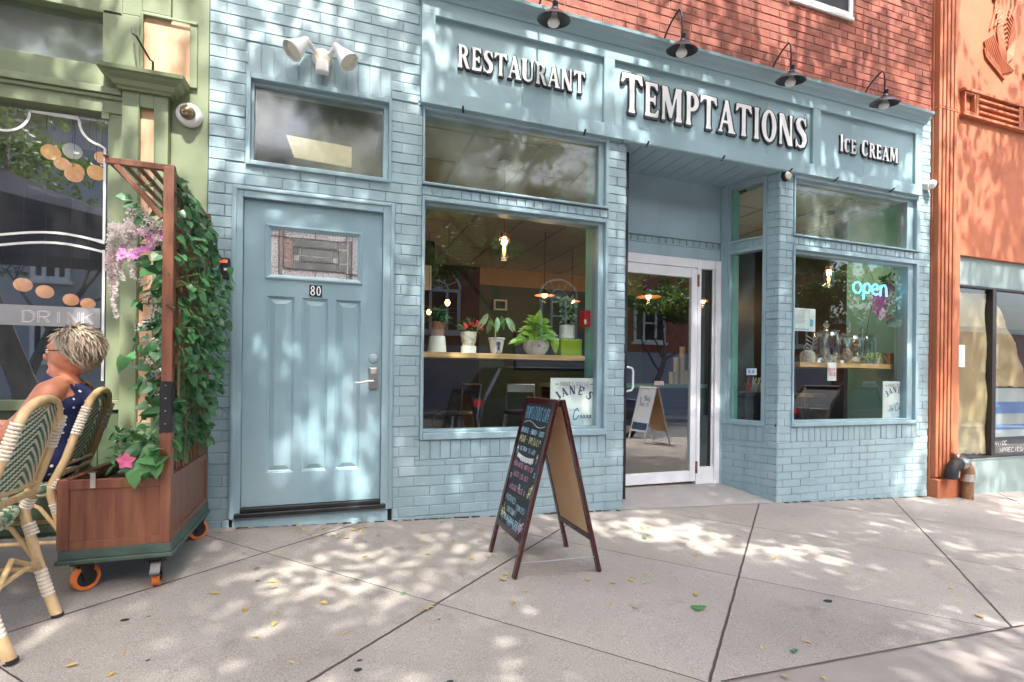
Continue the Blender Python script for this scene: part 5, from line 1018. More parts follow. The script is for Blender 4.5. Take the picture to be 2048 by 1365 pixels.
# ------------------------------------------------------------------ seated person
def person():
    ox, oy, oz = -1.30, 3.16, gz(-1.4, 3.16)
    V = lambda x, y, z: Vector((ox+x, oy+y, oz+z-(.11 if z > .9 else .11*max(0, (z-.57)/.33))))
    def limb(mb, pts, rs, seg=14):
        P = []; Rr = []
        for (p, q_), (r0, r1) in zip(zip(pts[:-1], pts[1:]), zip(rs[:-1], rs[1:])):
            for i in range(5): P.append(p.lerp(q_, i/5)); Rr.append(r0+(r1-r0)*i/5)
        P.append(pts[-1]); Rr.append(rs[-1]); mb.tube(P, Rr, seg)
        for p, r in zip(pts, rs): mb.ball(p, r*.995, seg)
    hip = V(0, 0, .57); mid = V(.035, 0, .74); chest = V(.085, 0, .93); nb = V(.09, 0, 1.06); ht = V(.105, 0, 1.19)
    b = MB(); limb(b, [hip, mid, chest], [.120, .104, .108]); b.ball(V(.08, 0, .97), .138, 18, sc=(.72, 1.25, .60)); limb(b, [V(.095, 0, 1.02), V(.065, 0, 1.12)], [.058, .050])
    b.ball(ht, .10, 26, sc=(.93, .76, 1.16)); b.ball(ht+Vector((-.03, 0, -.075)), .058, 18, sc=(1, .85, .9)); b.ball(ht+Vector((.02, 0, .02)), .098, 20, sc=(.98, .8, 1.0))
    b.ball(ht+Vector((-.098, 0, -.018)), .018, 12, sc=(1.1, .7, 1.2)); b.ball(ht+Vector((-.090, 0, .006)), .012, 10, sc=(1, .6, 1.6)); b.ball(ht+Vector((-.083, 0, -.055)), .019, 12, sc=(.8, 1.3, .45)); b.ball(ht+Vector((-.078, 0, -.093)), .022, 12)
    b.ball(ht+Vector((-.076, 0, .03)), .04, 14, sc=(.5, 1.3, .3))
    for s in (-1, 1):
        b.ball(ht+Vector((.008, s*.078, -.012)), .022, 12, sc=(.7, .35, 1.3))
        sh = V(.085, s*.175, 1.0); el = V(-.05, s*.23, .76); wr = V(-.30, s*.13, .80)
        limb(b, [V(.09, s*.06, 1.03), sh], [.05, .055]); limb(b, [sh, V(.03, s*.21, .89), el, wr], [.055, .047, .038, .025])
        hd = wr+Vector((-.05, -s*.01, -.005)); b.ball(hd, .038, 14, sc=(1.15, .95, .5)); b.tube([wr, hd], [.025, .03], 12)
        for k, ln in enumerate((.062, .072, .068, .052)):
            y = hd.y+(k-1.5)*.017; p = Vector((hd.x-.03, y, hd.z)); q_ = p+Vector((-ln*.5, 0, -.006)); e = q_+Vector((-ln*.35, 0, -.026)); b.tube([p, q_, e, e+Vector((.002, 0, -.012))], [.0095, .009, .008, .007], 10)
        p = hd+Vector((.01, -s*.03, -.005)); b.tube([p, p+Vector((-.03, -s*.02, -.012)), p+Vector((-.06, -s*.02, -.02))], [.011, .010, .008], 10)
        kn = V(-.44, s*.13, .56); an = V(-.46, s*.12, .10); limb(b, [V(0, s*.09, .56), kn, V(-.47, s*.125, .36), an], [.088, .062, .055, .036]); limb(b, [an+Vector((.02, 0, -.03)), an+Vector((-.13, 0, -.062))], [.036, .026])
    t = b.build('person', 'skin', loc=(ox, oy, oz)); tag(t, 'grey haired person in a sleeveless navy top sitting sideways at the green shop', 'person')
    r = t.modifiers.new('remesh', 'REMESH'); r.mode = 'VOXEL'; r.voxel_size = .0065; r.use_smooth_shade = True; s_ = t.modifiers.new('smooth', 'SMOOTH'); s_.iterations = 5; s_.factor = .5
    e = MB()
    for s in (-1, 1): e.ball(ht+Vector((-.079, s*.030, .008)), .0125, 14)
    e.each('eye', 'white_paint', t); e = MB()
    for s in (-1, 1): e.ball(ht+Vector((-.0885, s*.030, .008)), .0055, 10)
    e.each('iris', 'rubber', t)
    h = MB(); h.ball(ht+Vector((.024, 0, .028)), .103, 26, sc=(1.0, .86, 1.04)); h.ball(ht+Vector((.055, 0, -.030)), .066, 18, sc=(.75, 1.0, 1.0)); 
    for k in range(620):
        a = RND.uniform(0, 6.283); el_ = RND.uniform(-.5, 1.4); d = Vector((math.cos(a)*math.cos(el_), math.sin(a)*math.cos(el_), math.sin(el_)))
        if d.x < -.35 and d.z < .55: continue
        p = ht+Vector((.026, 0, .030))+Vector((d.x*.100, d.y*.087, d.z*.104)); tn = Vector((.5, d.y*.4, -1)); tn = (tn-d*tn.dot(d)).normalized(); tn = (tn+rv(.25)).normalized(); h.tube([p, p+tn*.035+d*.005, p+tn*.062+d*RND.uniform(-.004, .006)], [.0035, .004, .001], 5)
    h.build('hair', 'hair', t)
    g = MB(); limb(g, [hip, mid, chest], [.138, .122, .130], 20); g.ball(V(.08, 0, .945), .150, 20, sc=(.80, 1.12, .62)); [g.tube([V(.0, s*.075, 1.0), V(.05, s*.085, 1.065), V(.13, s*.085, 1.03), V(.165, s*.075, .95)], .017, 8) for s in (-1, 1)]
    o = g.build('sleeveless_top', 'polka', t); r = o.modifiers.new('remesh', 'REMESH'); r.mode = 'VOXEL'; r.voxel_size = .009; r.use_smooth_shade = True
    g = MB()
    for s in (-1, 1): limb(g, [V(0.02, s*.085, .565), V(-.44, s*.13, .57), V(-.455, s*.127, .44)], [.104, .082, .078], 18)
    g.ball(V(.02, 0, .56), .15, 18, sc=(.85, 1.1, .75)); o = g.build('shorts', 'polka', t); r = o.modifiers.new('remesh', 'REMESH'); r.mode = 'VOXEL'; r.voxel_size = .009; r.use_smooth_shade = True
    g = MB()
    for s in (-1, 1): g.tube([ht+Vector((-.088, s*.030+.024*math.cos(a), .008+.018*math.sin(a))) for a in [i*.5236 for i in range(12)]], .0022, 6, closed=True); g.tube([ht+Vector((-.088, s*.054, .010)), ht+Vector((.0, s*.083, .012))], .0022, 6)
    g.build('eyeglasses', 'black_metal', t)
m = mat('polka', (.012, .02, .085), .8, var=.1); n = m.node_tree; b = n.nodes['Principled BSDF']; v = n.nodes.new('ShaderNodeTexVoronoi'); v.inputs['Scale'].default_value = 26; v.inputs['Randomness'].default_value = .35
tc = n.nodes.new('ShaderNodeTexCoord'); n.links.new(tc.outputs['Object'], v.inputs['Vector']); r = n.nodes.new('ShaderNodeMath'); r.operation = 'LESS_THAN'; r.inputs[1].default_value = .20; n.links.new(v.outputs['Distance'], r.inputs[0])
mx_ = n.nodes.new('ShaderNodeMix'); mx_.data_type = 'RGBA'; src = b.inputs['Base Color'].links[0].from_socket; n.links.new(r.outputs[0], mx_.inputs[0]); n.links.new(src, mx_.inputs[6]); mx_.inputs[7].default_value = (.75, .75, .75, 1); n.links.new(mx_.outputs[2], b.inputs['Base Color'])
person()
# cafe table in front of the person, mostly outside the picture
mb = MB(); mb.lathe((-2.02, 2.95, gz(-2, 3)), [(0, .745), (.33, .745), (.335, .735), (.33, .725), (0, .725)], 40); tb = thing('bistro_table', (-2.02, 2.95, gz(-2, 3)), 'round white bistro table in front of the seated woman, beyond the left edge', 'table'); mb.build('tabletop', 'white_paint', tb)
mb = MB(); mb.lathe((-2.02, 2.95, gz(-2, 3)), [(.2, 0), (.2, .015), (.03, .05), (.025, .72), (.09, .724)], 24); mb.build('pedestal', 'black_metal', tb)

# ------------------------------------------------------------------ posters and neon
def poster(x0, x1, z0, z1, y, label, lean=0.):
    mb = MB(); mb.box(x0, y, z0, x1, y+.003, z1); o = tag(mb.build('window_poster', 'paper'), label, 'poster', 'ice cream posters in the cafe windows'); w, h = x1-x0, z1-z0
    f = lambda a, b: (x0+a*w, y-.0012, z0+b*w); r = h/w
    g = MB(); write(g, 'PROUDLY SERVING', .20, r-.155, .075, f, w=.010, width=.62); ribbon(g, [(.14, r-.19), (.86, r-.19)], .006, f)
    for x_ in (.13, .87): ribbon(g, [(x_-.03, r-.12), (x_+.03, r-.12)], .025, f)
    ribbon(g, [(.33+.03*i, .30-.02*math.sin(i*.285)) for i in range(12)], .008, f); ribbon(g, [(.30+.035*i, .34-.03*math.sin(i*.285)) for i in range(12)], .006, f); g.build('small_print', 'grey_ink', o)
    g = MB(); cx, cz, R_ = .5, r-.72+.12, .40
    for ch, th in zip("JANE'S", (-46, -27, -5, 17, 31, 45)):
        a = math.radians(th); hh = .17; px_ = cx+R_*math.sin(a); pz_ = cz+R_*.8*math.cos(a)-.03; ca, sa = math.cos(a*.8), math.sin(a*.8)
        if ch == "'": ribbon(g, [(px_, pz_+.17), (px_-.005, pz_+.12)], .03, f); continue
        wd = Gl[ch][0]*hh*1.15; Vv, Fv, Ev = glyph(ch, 0)
        g.add([f(px_+(a_*hh*1.15-wd/2)*ca+b_*hh*sa, pz_-(a_*hh*1.15-wd/2)*sa+b_*hh*ca) for a_, b_ in Vv], Fv)
    g.build('lettering', 'navy_ink', o)
    g = MB(); fi = lambda a, b: (x0+a*w, y-.0006, z0+b*w); g.add([fi(.5+.22*math.cos(k*.2618), r-.80+.22*math.sin(k*.2618)) for k in range(24)], [list(range(24))]); g.build('emblem', 'lightblue_ink', o)
    g = MB(); s = lambda P, w_=.014: ribbon(g, P, w_, f)                     # script words
    zc = r-.78
    s([(.24, zc+.10), (.30, zc+.13), (.28, zc+.02), (.24, zc-.03), (.19, zc-.01)]); s([(.33, zc+.05), (.30, zc+.0), (.34, zc-.02), (.36, zc+.0)]); s([(.36, zc+.0), (.40, zc+.04), (.38, zc+.06), (.37, zc+.0), (.42, zc-.01)])
    s([(.60, zc+.14), (.57, zc+.20), (.51, zc+.15), (.48, zc+.04), (.50, zc-.02), (.56, zc+.0), (.60, zc+.06)], .018)
    x_ = .62
    for ch in range(4): s([(x_, zc+.0), (x_+.02, zc+.07), (x_+.04, zc+.06), (x_+.035, zc+.01), (x_+.065, zc+.02)]); x_ += .065
    g.build('script_lettering', 'navy_ink', o); return o
a, b = at(1101, 756, 3.90), at(1194, 853, 3.90); poster(a.x, b.x, .632, a.z, 3.90, 'larger white ice cream poster reading JANE\'S behind the sandwich board')
a, b = at(1766, 763, 3.90), at(1816, 840, 3.90); poster(a.x, b.x, .637, a.z, 3.90, 'ice cream poster reading JANE\'S in the lower corner of the right window')
m = mat('neon', (.2, .8, .95), .4, emit=(.06, .62, .95), es=1.2)
t = thing('neon_sign', tuple(at(1740, 590, 3.98)), 'glowing turquoise neon sign spelling open in the right window', 'neon sign')
o0 = at(1706, 589, 3.98); o1 = at(1774, 589, 3.98); ww = o1.x-o0.x; hh = at(1706, 563, 3.98).z-o0.z
N_ = lambda a, b: (o0.x+a*ww, 3.98, o0.z+b*hh-.0)
mb = MB(); tubeN = lambda P, closed=False: mb.tube([N_(*p) for p in P], .0085, 10, closed=closed)
tubeN([(.12+.115*math.cos(i*.35), .55+.42*math.sin(i*.35)) for i in range(18)], True)
tubeN([(.30, -.30), (.31, .3), (.32, .85)]); tubeN([(.32, .6), (.36, .9), (.43, .93), (.49, .75), (.49, .45), (.44, .2), (.37, .2), (.32, .35)])
tubeN([(.55, .50), (.72, .58), (.71, .85), (.64, .95), (.57, .8), (.545, .5), (.58, .22), (.66, .12), (.74, .2)]); tubeN([(.80, .05), (.81, .85)]); tubeN([(.81, .6), (.85, .88), (.92, .92), (.97, .75), (.985, .05)])
mb.build('neon_tube', 'neon', t); mb = MB(); mb.tube([N_(.25, 1.0), N_(.45, 2.2), N_(.62, 1.05)], .002, 5); mb.tube([N_(.62, 0), N_(.45, -2.0), N_(.3, -5)], .003, 5); mb.build('hanging_cord', 'rubber', t)
# ------------------------------------------------------------------ window counter and things on it (left window)
SH = 1.215
mb = MB(); mb.box(.66, 3.98, SH-.042, 2.075, 4.30, SH); tag(mb.build('window_shelf', 'shelf_wood', bevel=.003), 'long pale wooden bar shelf across the left cafe window holding potted plants', 'shelf')
def px(u, v, Y=4.10): return at(u, v, Y)
def potlathe(name, m, u0, u1, v0, v1, Y, prof, parent=None, z0=None):
    c = at((u0+u1)/2, v1, Y); r = (at(u1, v1, Y).x-at(u0, v1, Y).x)/2; h = at((u0+u1)/2, v0, Y).z-c.z; z0 = c.z if z0 is None else z0
    mb = MB(); mb.lathe((c.x, Y, z0), [(a*r, b*h) for a, b in prof], 28); o = mb.build(name, m, parent); return o, c.x, z0+h, r
POT = [(0, 0), (.72, 0), (.78, .02), (.98, .97), (1, 1), (.92, 1), (.88, .9), (0, .9)]
def foliage(parent, m, c, rx, rz, n, L, w, heart=False, name='foliage', up=.6, seedless=None, ry=None):
    mb = MB(); ry = ry or rx
    for k in range(n):
        d = runit(); d.z = abs(d.z)*1.0-.15+up*.3; p = Vector(c)+Vector((d.x*rx*RND.random(), d.y*ry*RND.random(), max(-.3, d.z)*rz*RND.random()**.6)); leaf(mb, p, d+rv(.5), (rv(.6)+Vector((0, -.4, .8))), L*RND.uniform(.7, 1.2), w*RND.uniform(.7, 1.2), 0, .15, heart, .3)
    return mb.build(name, m, parent)
def stems(parent, base, tips, r=.003, m='leaf_grey'):
    mb = MB(); b = Vector(base)
    for q_ in tips: q_ = Vector(q_); mb.tube([b, b.lerp(q_, .5)+Vector((0, 0, .02)), q_], r, 5)
    mb.build('stem', m, parent)
G1 = 'potted plants on the left window shelf'
x = px(874, 700).x; t = thing('potted_plant', (x, 4.1, SH), 'brown planter with spiky green plant standing on an upturned white pot, leftmost on the shelf', 'potted plant', G1)
mb = MB(); mb.lathe((x, 4.1, SH), [(0, 0), (.075, 0), (.075, .005), (.062, .13), (.0, .132)], 28); mb.build('upturned_pot', 'white_paint', t)
mat('terracotta', (.34, .16, .10), .8, var=.2, vs=30, bump=.3); mb = MB(); mb.lathe((x, 4.1, SH+.132), [(0, 0), (.052, 0), (.066, .10), (.07, .11), (.06, .11), (0, .10)], 26); mb.build('pot', 'terracotta', t)
mb = MB()
for k in range(90):
    a = RND.uniform(0, 6.28); e = RND.uniform(-.3, 1.3); leaf(mb, (x+.03*math.cos(a), 4.1+.03*math.sin(a), SH+.24+RND.uniform(0, .10)), (math.cos(a)*math.cos(e), math.sin(a)*math.cos(e), math.sin(e)), (0, 0, 1), RND.uniform(.07, .12), .016, 0, .2, False, .5)
mb.build('foliage', 'leaf_vine', t)
x = px(937, 690).x; t = thing('potted_plant', (x, 4.1, SH), 'speckled stone pot with red flowers on a white block, second on the shelf', 'potted plant', G1)
mat('stoneware', (.50, .46, .40), .8, var=.35, vs=45, bump=.6, bs=60)
mb = MB(); mb.lathe((x, 4.1, SH), [(0, 0), (.062, 0), (.062, .06), (0, .06)], 24); mb.build('white_block', 'white_paint', t); mb = MB(); mb.lathe((x, 4.1, SH+.06), [(0, 0), (.045, 0), (.06, .04), (.066, .10), (.066, .115), (.058, .115), (0, .105)], 26); mb.build('pot', 'stoneware', t)
foliage(t, 'leaf_vine', (x, 4.1, SH+.18), .10, .08, 60, .045, .032); mb = MB()
for k in range(13):
    c = Vector((x+RND.uniform(-.05, .13), 4.06+RND.uniform(-.05, .03), SH+.20+RND.uniform(0, .06)))
    for i in range(5): leaf(mb, c, (math.cos(i*1.26), -.3, math.sin(i*1.26)), (0, -1, 0), .016, .013, 0, .2)
mb.build('red_flower', 'petal_red', t)
x = px(993, 690).x; t = thing('potted_plant', (x, 4.1, SH), 'white footed pot with a blue painted flower and thin stemmed plant', 'potted plant', G1)
mb = MB(); mb.lathe((x, 4.1, SH), [(0, .012), (.045, .012), (.056, .07), (.064, .12), (.070, .125), (.070, .135), (.060, .135), (0, .12)], 26)
for k in range(4): mb.ball((x+.032*math.cos(k*1.57+.8), 4.1+.032*math.sin(k*1.57+.8), SH+.010), .010, 8)
p_ = mb.build('pot', 'white_paint', t); mb = MB()
for k in range(9): a = k*.7; leaf(mb, (x-.004, 4.1-.064, SH+.085), (math.cos(a), -.05, math.sin(a)), (0, -1, 0), .024, .010, 0, .05)
for k in range(3): leaf(mb, (x, 4.1-.060, SH+.07), (.2*(k-1), -.0, -1), (0, -1, 0), .045, .009, 0, .05)
mb.build('painted_flower', 'navy_ink', p_)
mb = MB(); mb.tube([(x-.01, 4.1, SH+.13), (x-.012, 4.1, SH+.24), (x+.01, 4.1, SH+.30)], .005, 6)
for a in range(7): mb.tube([(x-.012, 4.1, SH+.22), (x+.10*math.cos(a*.9), 4.1+.08*math.sin(a*.9), SH+.31+.02*math.sin(a*2))], .002, 4)
mb.build('stem', 'leaf_pothos', t); mb = MB()
for a in range(7): leaf(mb, (x+.10*math.cos(a*.9), 4.1+.08*math.sin(a*.9), SH+.31+.02*math.sin(a*2)), (math.cos(a*.9)*.5, math.sin(a*.9)*.4, -.8), (0, -1, .5), .14, .055, 0, .15, False, .1)
mb.build('foliage', 'leaf_grey', t)
x = px(1072, 700).x; t = thing('potted_plant', (x, 4.1, SH), 'bright green trailing pothos in a wide white bowl painted with pink roses', 'potted plant', G1)
mb = MB(); mb.lathe((x, 4.1, SH), [(0, 0), (.07, 0), (.075, .008), (.10, .04), (.112, .08), (.106, .118), (.108, .124), (.10, .124), (0, .11)], 32, sx=1.0); p_ = mb.build('pot', 'white_paint', t)
mb, m2 = MB(), MB()
def onpot(a, z): r_ = .1135-.6*abs(z-.075); return Vector((x+r_*math.sin(a), 4.1-r_*math.cos(a), SH+z))
for a, z, s in ((-.15, .075, 1.2), (-.6, .08, .7), (.25, .06, .8)):
    c = onpot(a, z)
    for k in range(6): leaf(mb, c, (math.cos(k*1.05), 0, math.sin(k*1.05)), (math.sin(a), -math.cos(a), 0), .014*s, .012*s, 0, .1)
for k in range(12): a = RND.uniform(-.9, .8); leaf(m2, onpot(a, RND.uniform(.03, .09)), (RND.uniform(-1, 1), 0, RND.uniform(-1, 1)), (math.sin(a), -math.cos(a), 0), .018, .008, 0, .05)
mb.build('painted_rose', 'petal_hot', p_); m2.build('painted_leaf', 'leaf_grey', p_); mb = MB()
for k in range(64):
    a = RND.uniform(0, 6.28); s = RND.random(); r_ = .20*s; z = SH+.15+.18*(1-s)*RND.random()-.03*s; c = (x+r_*math.cos(a), 4.08+.6*r_*math.sin(a), z); leaf(mb, c, (math.cos(a), .5*math.sin(a)-.2, .6-1.1*s), (RND.uniform(-.3, .3), -1, .8), RND.uniform(.06, .10), RND.uniform(.045, .07), 0, .12, True, .2)
leaf(mb, (x-.01, 4.05, SH+.27), (.15, -.2, 1), (-.3, -1, .1), .12, .08, 0, .1, True, .1); leaf(mb, (x+.14, 4.04, SH+.13), (.1, -.2, -1), (0, -1, .3), .12, .085, 0, .1, True, .1); leaf(mb, (x-.14, 4.04, SH+.15), (-.7, -.3, -.5), (0, -1, .3), .11, .08, 0, .1, True, .1)
mb.build('foliage', 'leaf_pothos', t)
xa, xb = px(1116, 700, 4.12).x, px(1158, 700, 4.12).x; mat('green_glass', (.30, .45, .03), .12, var=.1, coat=.6, sub=0)
mb = MB(); mb.box(xa, 4.06, SH+.001, xb, 4.06+(xb-xa), SH+.148); t5 = tag(mb.build('glass_block', 'green_glass', bevel=.006), 'lime green glass cube vase at the right end of the window shelf', 'vase')
x = (xa+xb)/2-.012; z5 = SH+.1495; t = thing('potted_plant', (x, 4.13, z5), 'white mug shaped pot with leafy plant standing on the lime green cube', 'potted plant', G1)
mb = MB(); mb.lathe((x, 4.13, z5), [(0, 0), (.058, 0), (.066, .008), (.067, .12), (.062, .12), (.058, .11), (0, .105)], 28); mb.build('pot', 'white_paint', t)
tips = [(x+RND.uniform(-.13, .14), 4.12+RND.uniform(-.06, .06), z5+RND.uniform(.18, .36)) for _ in range(9)]; stems(t, (x, 4.13, z5+.1), tips, .003); mb = MB()
for q_ in tips:
    for k in range(12): s = .3+.7*k/11; c = Vector((x, 4.13, z5+.1)).lerp(Vector(q_), s); leaf(mb, c, runit()+Vector((0, -.2, .5)), (0, -1, .6), .062, .034, 0, .12)
mb.build('foliage', 'leaf_grey', t)
a, b = px(1168, 622, 4.0), px(1184, 655, 4.0); t = thing('fire_alarm', (a.x, 4.0, b.z), 'red fire alarm pull box on the inner jamb of the left cafe window', 'fire alarm')
m = mat('alarm_red', (.62, .02, .02), .35); mb = MB(); mb.box(2.06, 3.965, b.z, 2.117, 4.06, a.z); mb.build('housing', 'alarm_red', t, bevel=.008); mb = MB(); mb.box(2.055, 3.962, b.z+.02, 2.075, 3.9645, b.z+.06); mb.build('handle', 'white_paint', t)

# ------------------------------------------------------------------ pendant lamps inside
mb_ = mat('filament', (1, .6, .2), .4, emit=(1.0, .42, .10), es=4.5); mat('copper', (.62, .28, .14), .3, metal=.9); mat('cord_black', (.02, .02, .02), .6); mat('warm_inner', (.8, .5, .3), .5, emit=(1, .45, .18), es=.2)
def point(c, e, r=.03):
    e *= .3
    l = bpy.data.lights.new('bulb_glow', 'POINT'); l.energy = e; l.color = (1, .62, .32); l.shadow_soft_size = r; return l
def jar_lamp(u, v0, v1, Y, label, power=2.2):
    c0 = at(u, v1, Y); c1 = at(u, v0, Y); h = c1.z-c0.z; t = thing('jar_pendant', (c0.x, Y, CZ-.01), label, 'pendant lamp', 'pendant lamps in the cafe')
    mb = MB(); mb.tube([(c0.x, Y, CZ-.01), (c0.x, Y, c1.z)], .0035, 6); mb.lathe((c0.x, Y, CZ-.035), [(0, 0), (.055, .004), (.06, .024), (0, .025)], 20); mb.build('cord', 'cord_black', t)
    mb = MB(); mb.lathe((c0.x, Y, c1.z-.045), [(.0, .05), (.03, .045), (.036, .03), (.036, 0), (0, 0)], 20); mb.tube([(c0.x+.045, Y, c1.z-.07), (c0.x+.04, Y, c1.z), (c0.x+.0, Y, c1.z+.02), (c0.x-.04, Y, c1.z), (c0.x-.045, Y, c1.z-.07)], .0025, 6); mb.build('cap', 'copper', t)
    mb = MB(); mb.lathe((c0.x, Y, c0.z), [(.0, 0), (.052, .0), (.056, .01), (.056, h-.075), (.040, h-.045), (.036, h-.045)], 24); mb.build('jar', 'jar_glass', t)
    mb = MB(); zc = c0.z+h*.42; mb.lathe((c0.x, Y, zc-.03), [(0, 0), (.011, .004), (.015, .018), (.013, .035), (.006, .055), (0, .06)], 14); mb.build('bulb', 'filament', t)
    lo = bpy.data.objects.new('bulb_light', point(c0, power)); S.collection.objects.link(lo); lo.parent = t; lo.location = Vector((c0.x, Y-.0, zc+.06))-Vector(t.location); return t
jar_lamp(1008, 467, 519, 4.55, 'glowing glass jar pendant lamp in the upper middle of the left window', 4)
jar_lamp(1657, 533, 575, 4.55, 'glowing glass jar pendant lamp in the right window by the neon sign', 4)
for u, v, Y, lab in ((895, 605, 6.6, 'distant bare filament pendant bulb above the leftmost plant'), (858, 624, 7.2, 'distant bare filament bulb at the left edge of the left window')):
    c = at(u, v, Y); t = thing('bulb_pendant', (c.x, Y, CZ), lab, 'pendant lamp', 'pendant lamps in the cafe'); mb = MB(); mb.tube([(c.x, Y, CZ), (c.x, Y, c.z+.06)], .004, 6); mb.lathe((c.x, Y, c.z+.03), [(.016, 0), (.018, .04), (0, .045)], 12); mb.build('cord', 'cord_black', t)
    mb = MB(); mb.lathe((c.x, Y, c.z-.05), [(0, 0), (.026, .02), (.034, .045), (.02, .08), (0, .085)], 16); mb.build('bulb', 'filament', t)
def cone_lamp(u, v, Y, w, label, e=3):
    c = at(u, v, Y); r = w/2*(at(u+1, v, Y)-at(u, v, Y)).length*1.0; t = thing('dish_pendant', (c.x, Y, CZ), label, 'pendant lamp', 'dish pendant lamps in the cafe'); k = r
    mb = MB(); mb.tube([(c.x, Y, CZ), (c.x, Y, c.z+.10*k/.2)], .005, 6); mb.lathe((c.x, Y, c.z+.32*k), [(0, .3*k), (.14*k, .28*k), (.15*k, 0), (0, 0)], 14); mb.build('cord', 'cord_black', t)
    mb = MB(); mb.lathe((c.x, Y, c.z), [(.12*k, .45*k), (.2*k, .32*k), (.75*k, .06*k), (1.0*k, -.02*k), (.99*k, -.035*k), (.74*k, .035*k), (.2*k, .28*k), (0, .3*k)], 30); mb.build('shade', 'copper', t)
    mb = MB(); mb.lathe((c.x, Y, c.z-.03), [(0, 0), (.03, .01), (.04, .04), (.02, .08), (0, .09)], 12); mb.build('bulb', 'filament', t)
    lo = bpy.data.objects.new('bulb_light', point(c, e)); S.collection.objects.link(lo); lo.parent = t; lo.location = Vector((c.x, Y, c.z-.07))-Vector(t.location)
cone_lamp(1089, 591, 6.6, 37, 'copper dish pendant lamp above the pothos in the left window', 14); cone_lamp(1144, 603, 7.4, 30, 'smaller copper dish pendant lamp behind the plant on the green cube', 8)
cone_lamp(1297, 594, 6.3, 44, 'glowing dish pendant lamp seen through the entrance door', 10); cone_lamp(1406, 603, 6.9, 30, 'dish pendant lamp seen through the narrow sidelight', 6)
# framed print, wall frame, stools, counter
a, b = at(849, 531, 7.5), at(862, 581, 7.5); mb = MB(); mb.box(a.x-.25, 7.48, b.z, b.x, 7.5, a.z); tag(mb.build('framed_print', 'paper'), 'pale framed print hanging at the far left inside the cafe', 'picture')
mb = MB(); mb.box(a.x-.3, 7.501, -.03, b.x+.05, 7.55, 2.98); tag(mb.build('partition', 'dark_wall'), 'dark partition wall behind the framed print in the cafe', 'partition')
a, b = at(987, 599, 9.15), at(1013, 622, 9.15); mb = MB(); mb.frame(a.x, b.z, b.x, a.z, .03, 9.12, 9.17); tag(mb.build('wall_frame', 'paper'), 'empty white picture frame on the green back wall of the cafe', 'picture frame')
def stool(x, y, yaw, label, seatz=.70):
    t = thing('bar_stool', (x, y, -.03), label, 'bar stool', 'metal bar stools in the cafe'); c, s = math.cos(yaw), math.sin(yaw); R2 = lambda a, b, z: (x+a*c-b*s, y+a*s+b*c, z-.03)
    for a, b in ((-1, -1), (1, -1), (1, 1), (-1, 1)): mb = MB(); mb.tube([R2(a*.21, b*.21, 0), R2(a*.14, b*.14, seatz)], .013, 8); mb.build('leg', 'steel', t)
    mb = MB(); P = [R2(a*.18, b*.18, .28) for a, b in ((-1, -1), (1, -1), (1, 1), (-1, 1))]; mb.tube(P+[P[0]], .010, 6); mb.build('footrest', 'steel', t)
    mb = MB(); mb.lathe((x, y, seatz-.03), [(0, .035), (.15, .03), (.165, .015), (.16, 0), (0, 0)], 24); mb.build('seat', 'black_metal', t)
    mb = MB(); mb.tube([R2(.15, -.14, seatz), R2(.19, -.14, seatz+.28), R2(.19, .14, seatz+.28), R2(.15, .14, seatz)], .012, 8); mb.bar(R2(.185, -.14, seatz+.24), R2(.185, .14, seatz+.24), .01, .07); mb.build('backrest', 'steel', t); return t
p = at(912, 800, 4.75); stool(p.x, 4.75, .4, 'steel bar stool with black seat under the left end of the window shelf'); p = at(1040, 800, 4.8); stool(p.x, 4.8, 1.2, 'steel bar stool behind the chalk sandwich board')
p = at(1640, 820, 5.1); stool(p.x, 5.1, 1.0, 'metal stool under the jars in the right window')
cy = 7.0; a = at(1245, 768, cy); t = thing('service_counter', (4.6, cy, -.03), 'dark service counter with turquoise edge seen through the entrance door', 'counter'); mb = MB(); mb.box(3.2, cy, -.03, 6.05, cy+.6, a.z-.06); mb.build('counter_body', 'dark_wall', t); mb = MB(); mb.box(3.15, cy-.05, a.z-.059, 6.05, cy+.6, a.z); mb.build('countertop', 'teal', t)
for k, (u, hgt, r_) in enumerate(((1352, .42, .05), (1364, .62, .05), (1371, .22, .06), (1343, .2, .05))):
    c = at(u, 764, cy+.2); mb = MB()
    for i in range(int(hgt/.03)): mb.lathe((c.x, cy+.2, a.z+.03*i), [(r_*.7, 0), (r_*.95, .045), (r_, .05), (r_*.9, .05)], 16)
    tag(mb.build('cup_stack', 'cream'), ['short', 'tallest', 'wide low', 'small'][k]+' stack of paper cups on the counter behind the entrance door', 'cup stack', 'paper cup stacks on the counter')
mb = MB(); mb.box(3.3, 9.1, 1.2, 5.4, 9.16, 1.9); tag(mb.build('menu_board', 'navy_ink'), 'dark blue board on the back wall seen through the entrance door', 'board')
# stand behind the splayed side window
t = thing('condiment_stand', (4.62, 4.75, -.03), 'black condiment stand seen through the splayed side window', 'stand'); mb = MB(); mb.box(4.40, 4.6, -.03, 4.95, 5.1, .86); mb.build('body', 'black_metal', t, bevel=.01); mb = MB(); mb.box(4.36, 4.55, .861, 5.0, 5.15, .885); mb.build('top', 'black_metal', t)
for i, (u, m_) in enumerate(((1507, 'white_paint'), (1517, 'cream'), (1497, 'petal_red'))):
    c = at(u, 786, 4.75); mb = MB(); mb.lathe((c.x, 4.75, .886), [(0, 0), (.032, 0), (.038, .10), (.034, .10), (0, .09)], 14)
    for k in range(7): mb.tube([(c.x, 4.75, .93), (c.x+RND.uniform(-.03, .03), 4.75+RND.uniform(-.03, .03), 1.03+RND.uniform(0, .03))], .004, 6)
    tag(mb.build('utensil_cup', m_), ['white cup of spoons on the black condiment stand', 'cream cup of straws, nearest the window edge on the condiment stand', 'small red container on the left of the condiment stand'][i], 'cup', 'cups on the condiment stand')
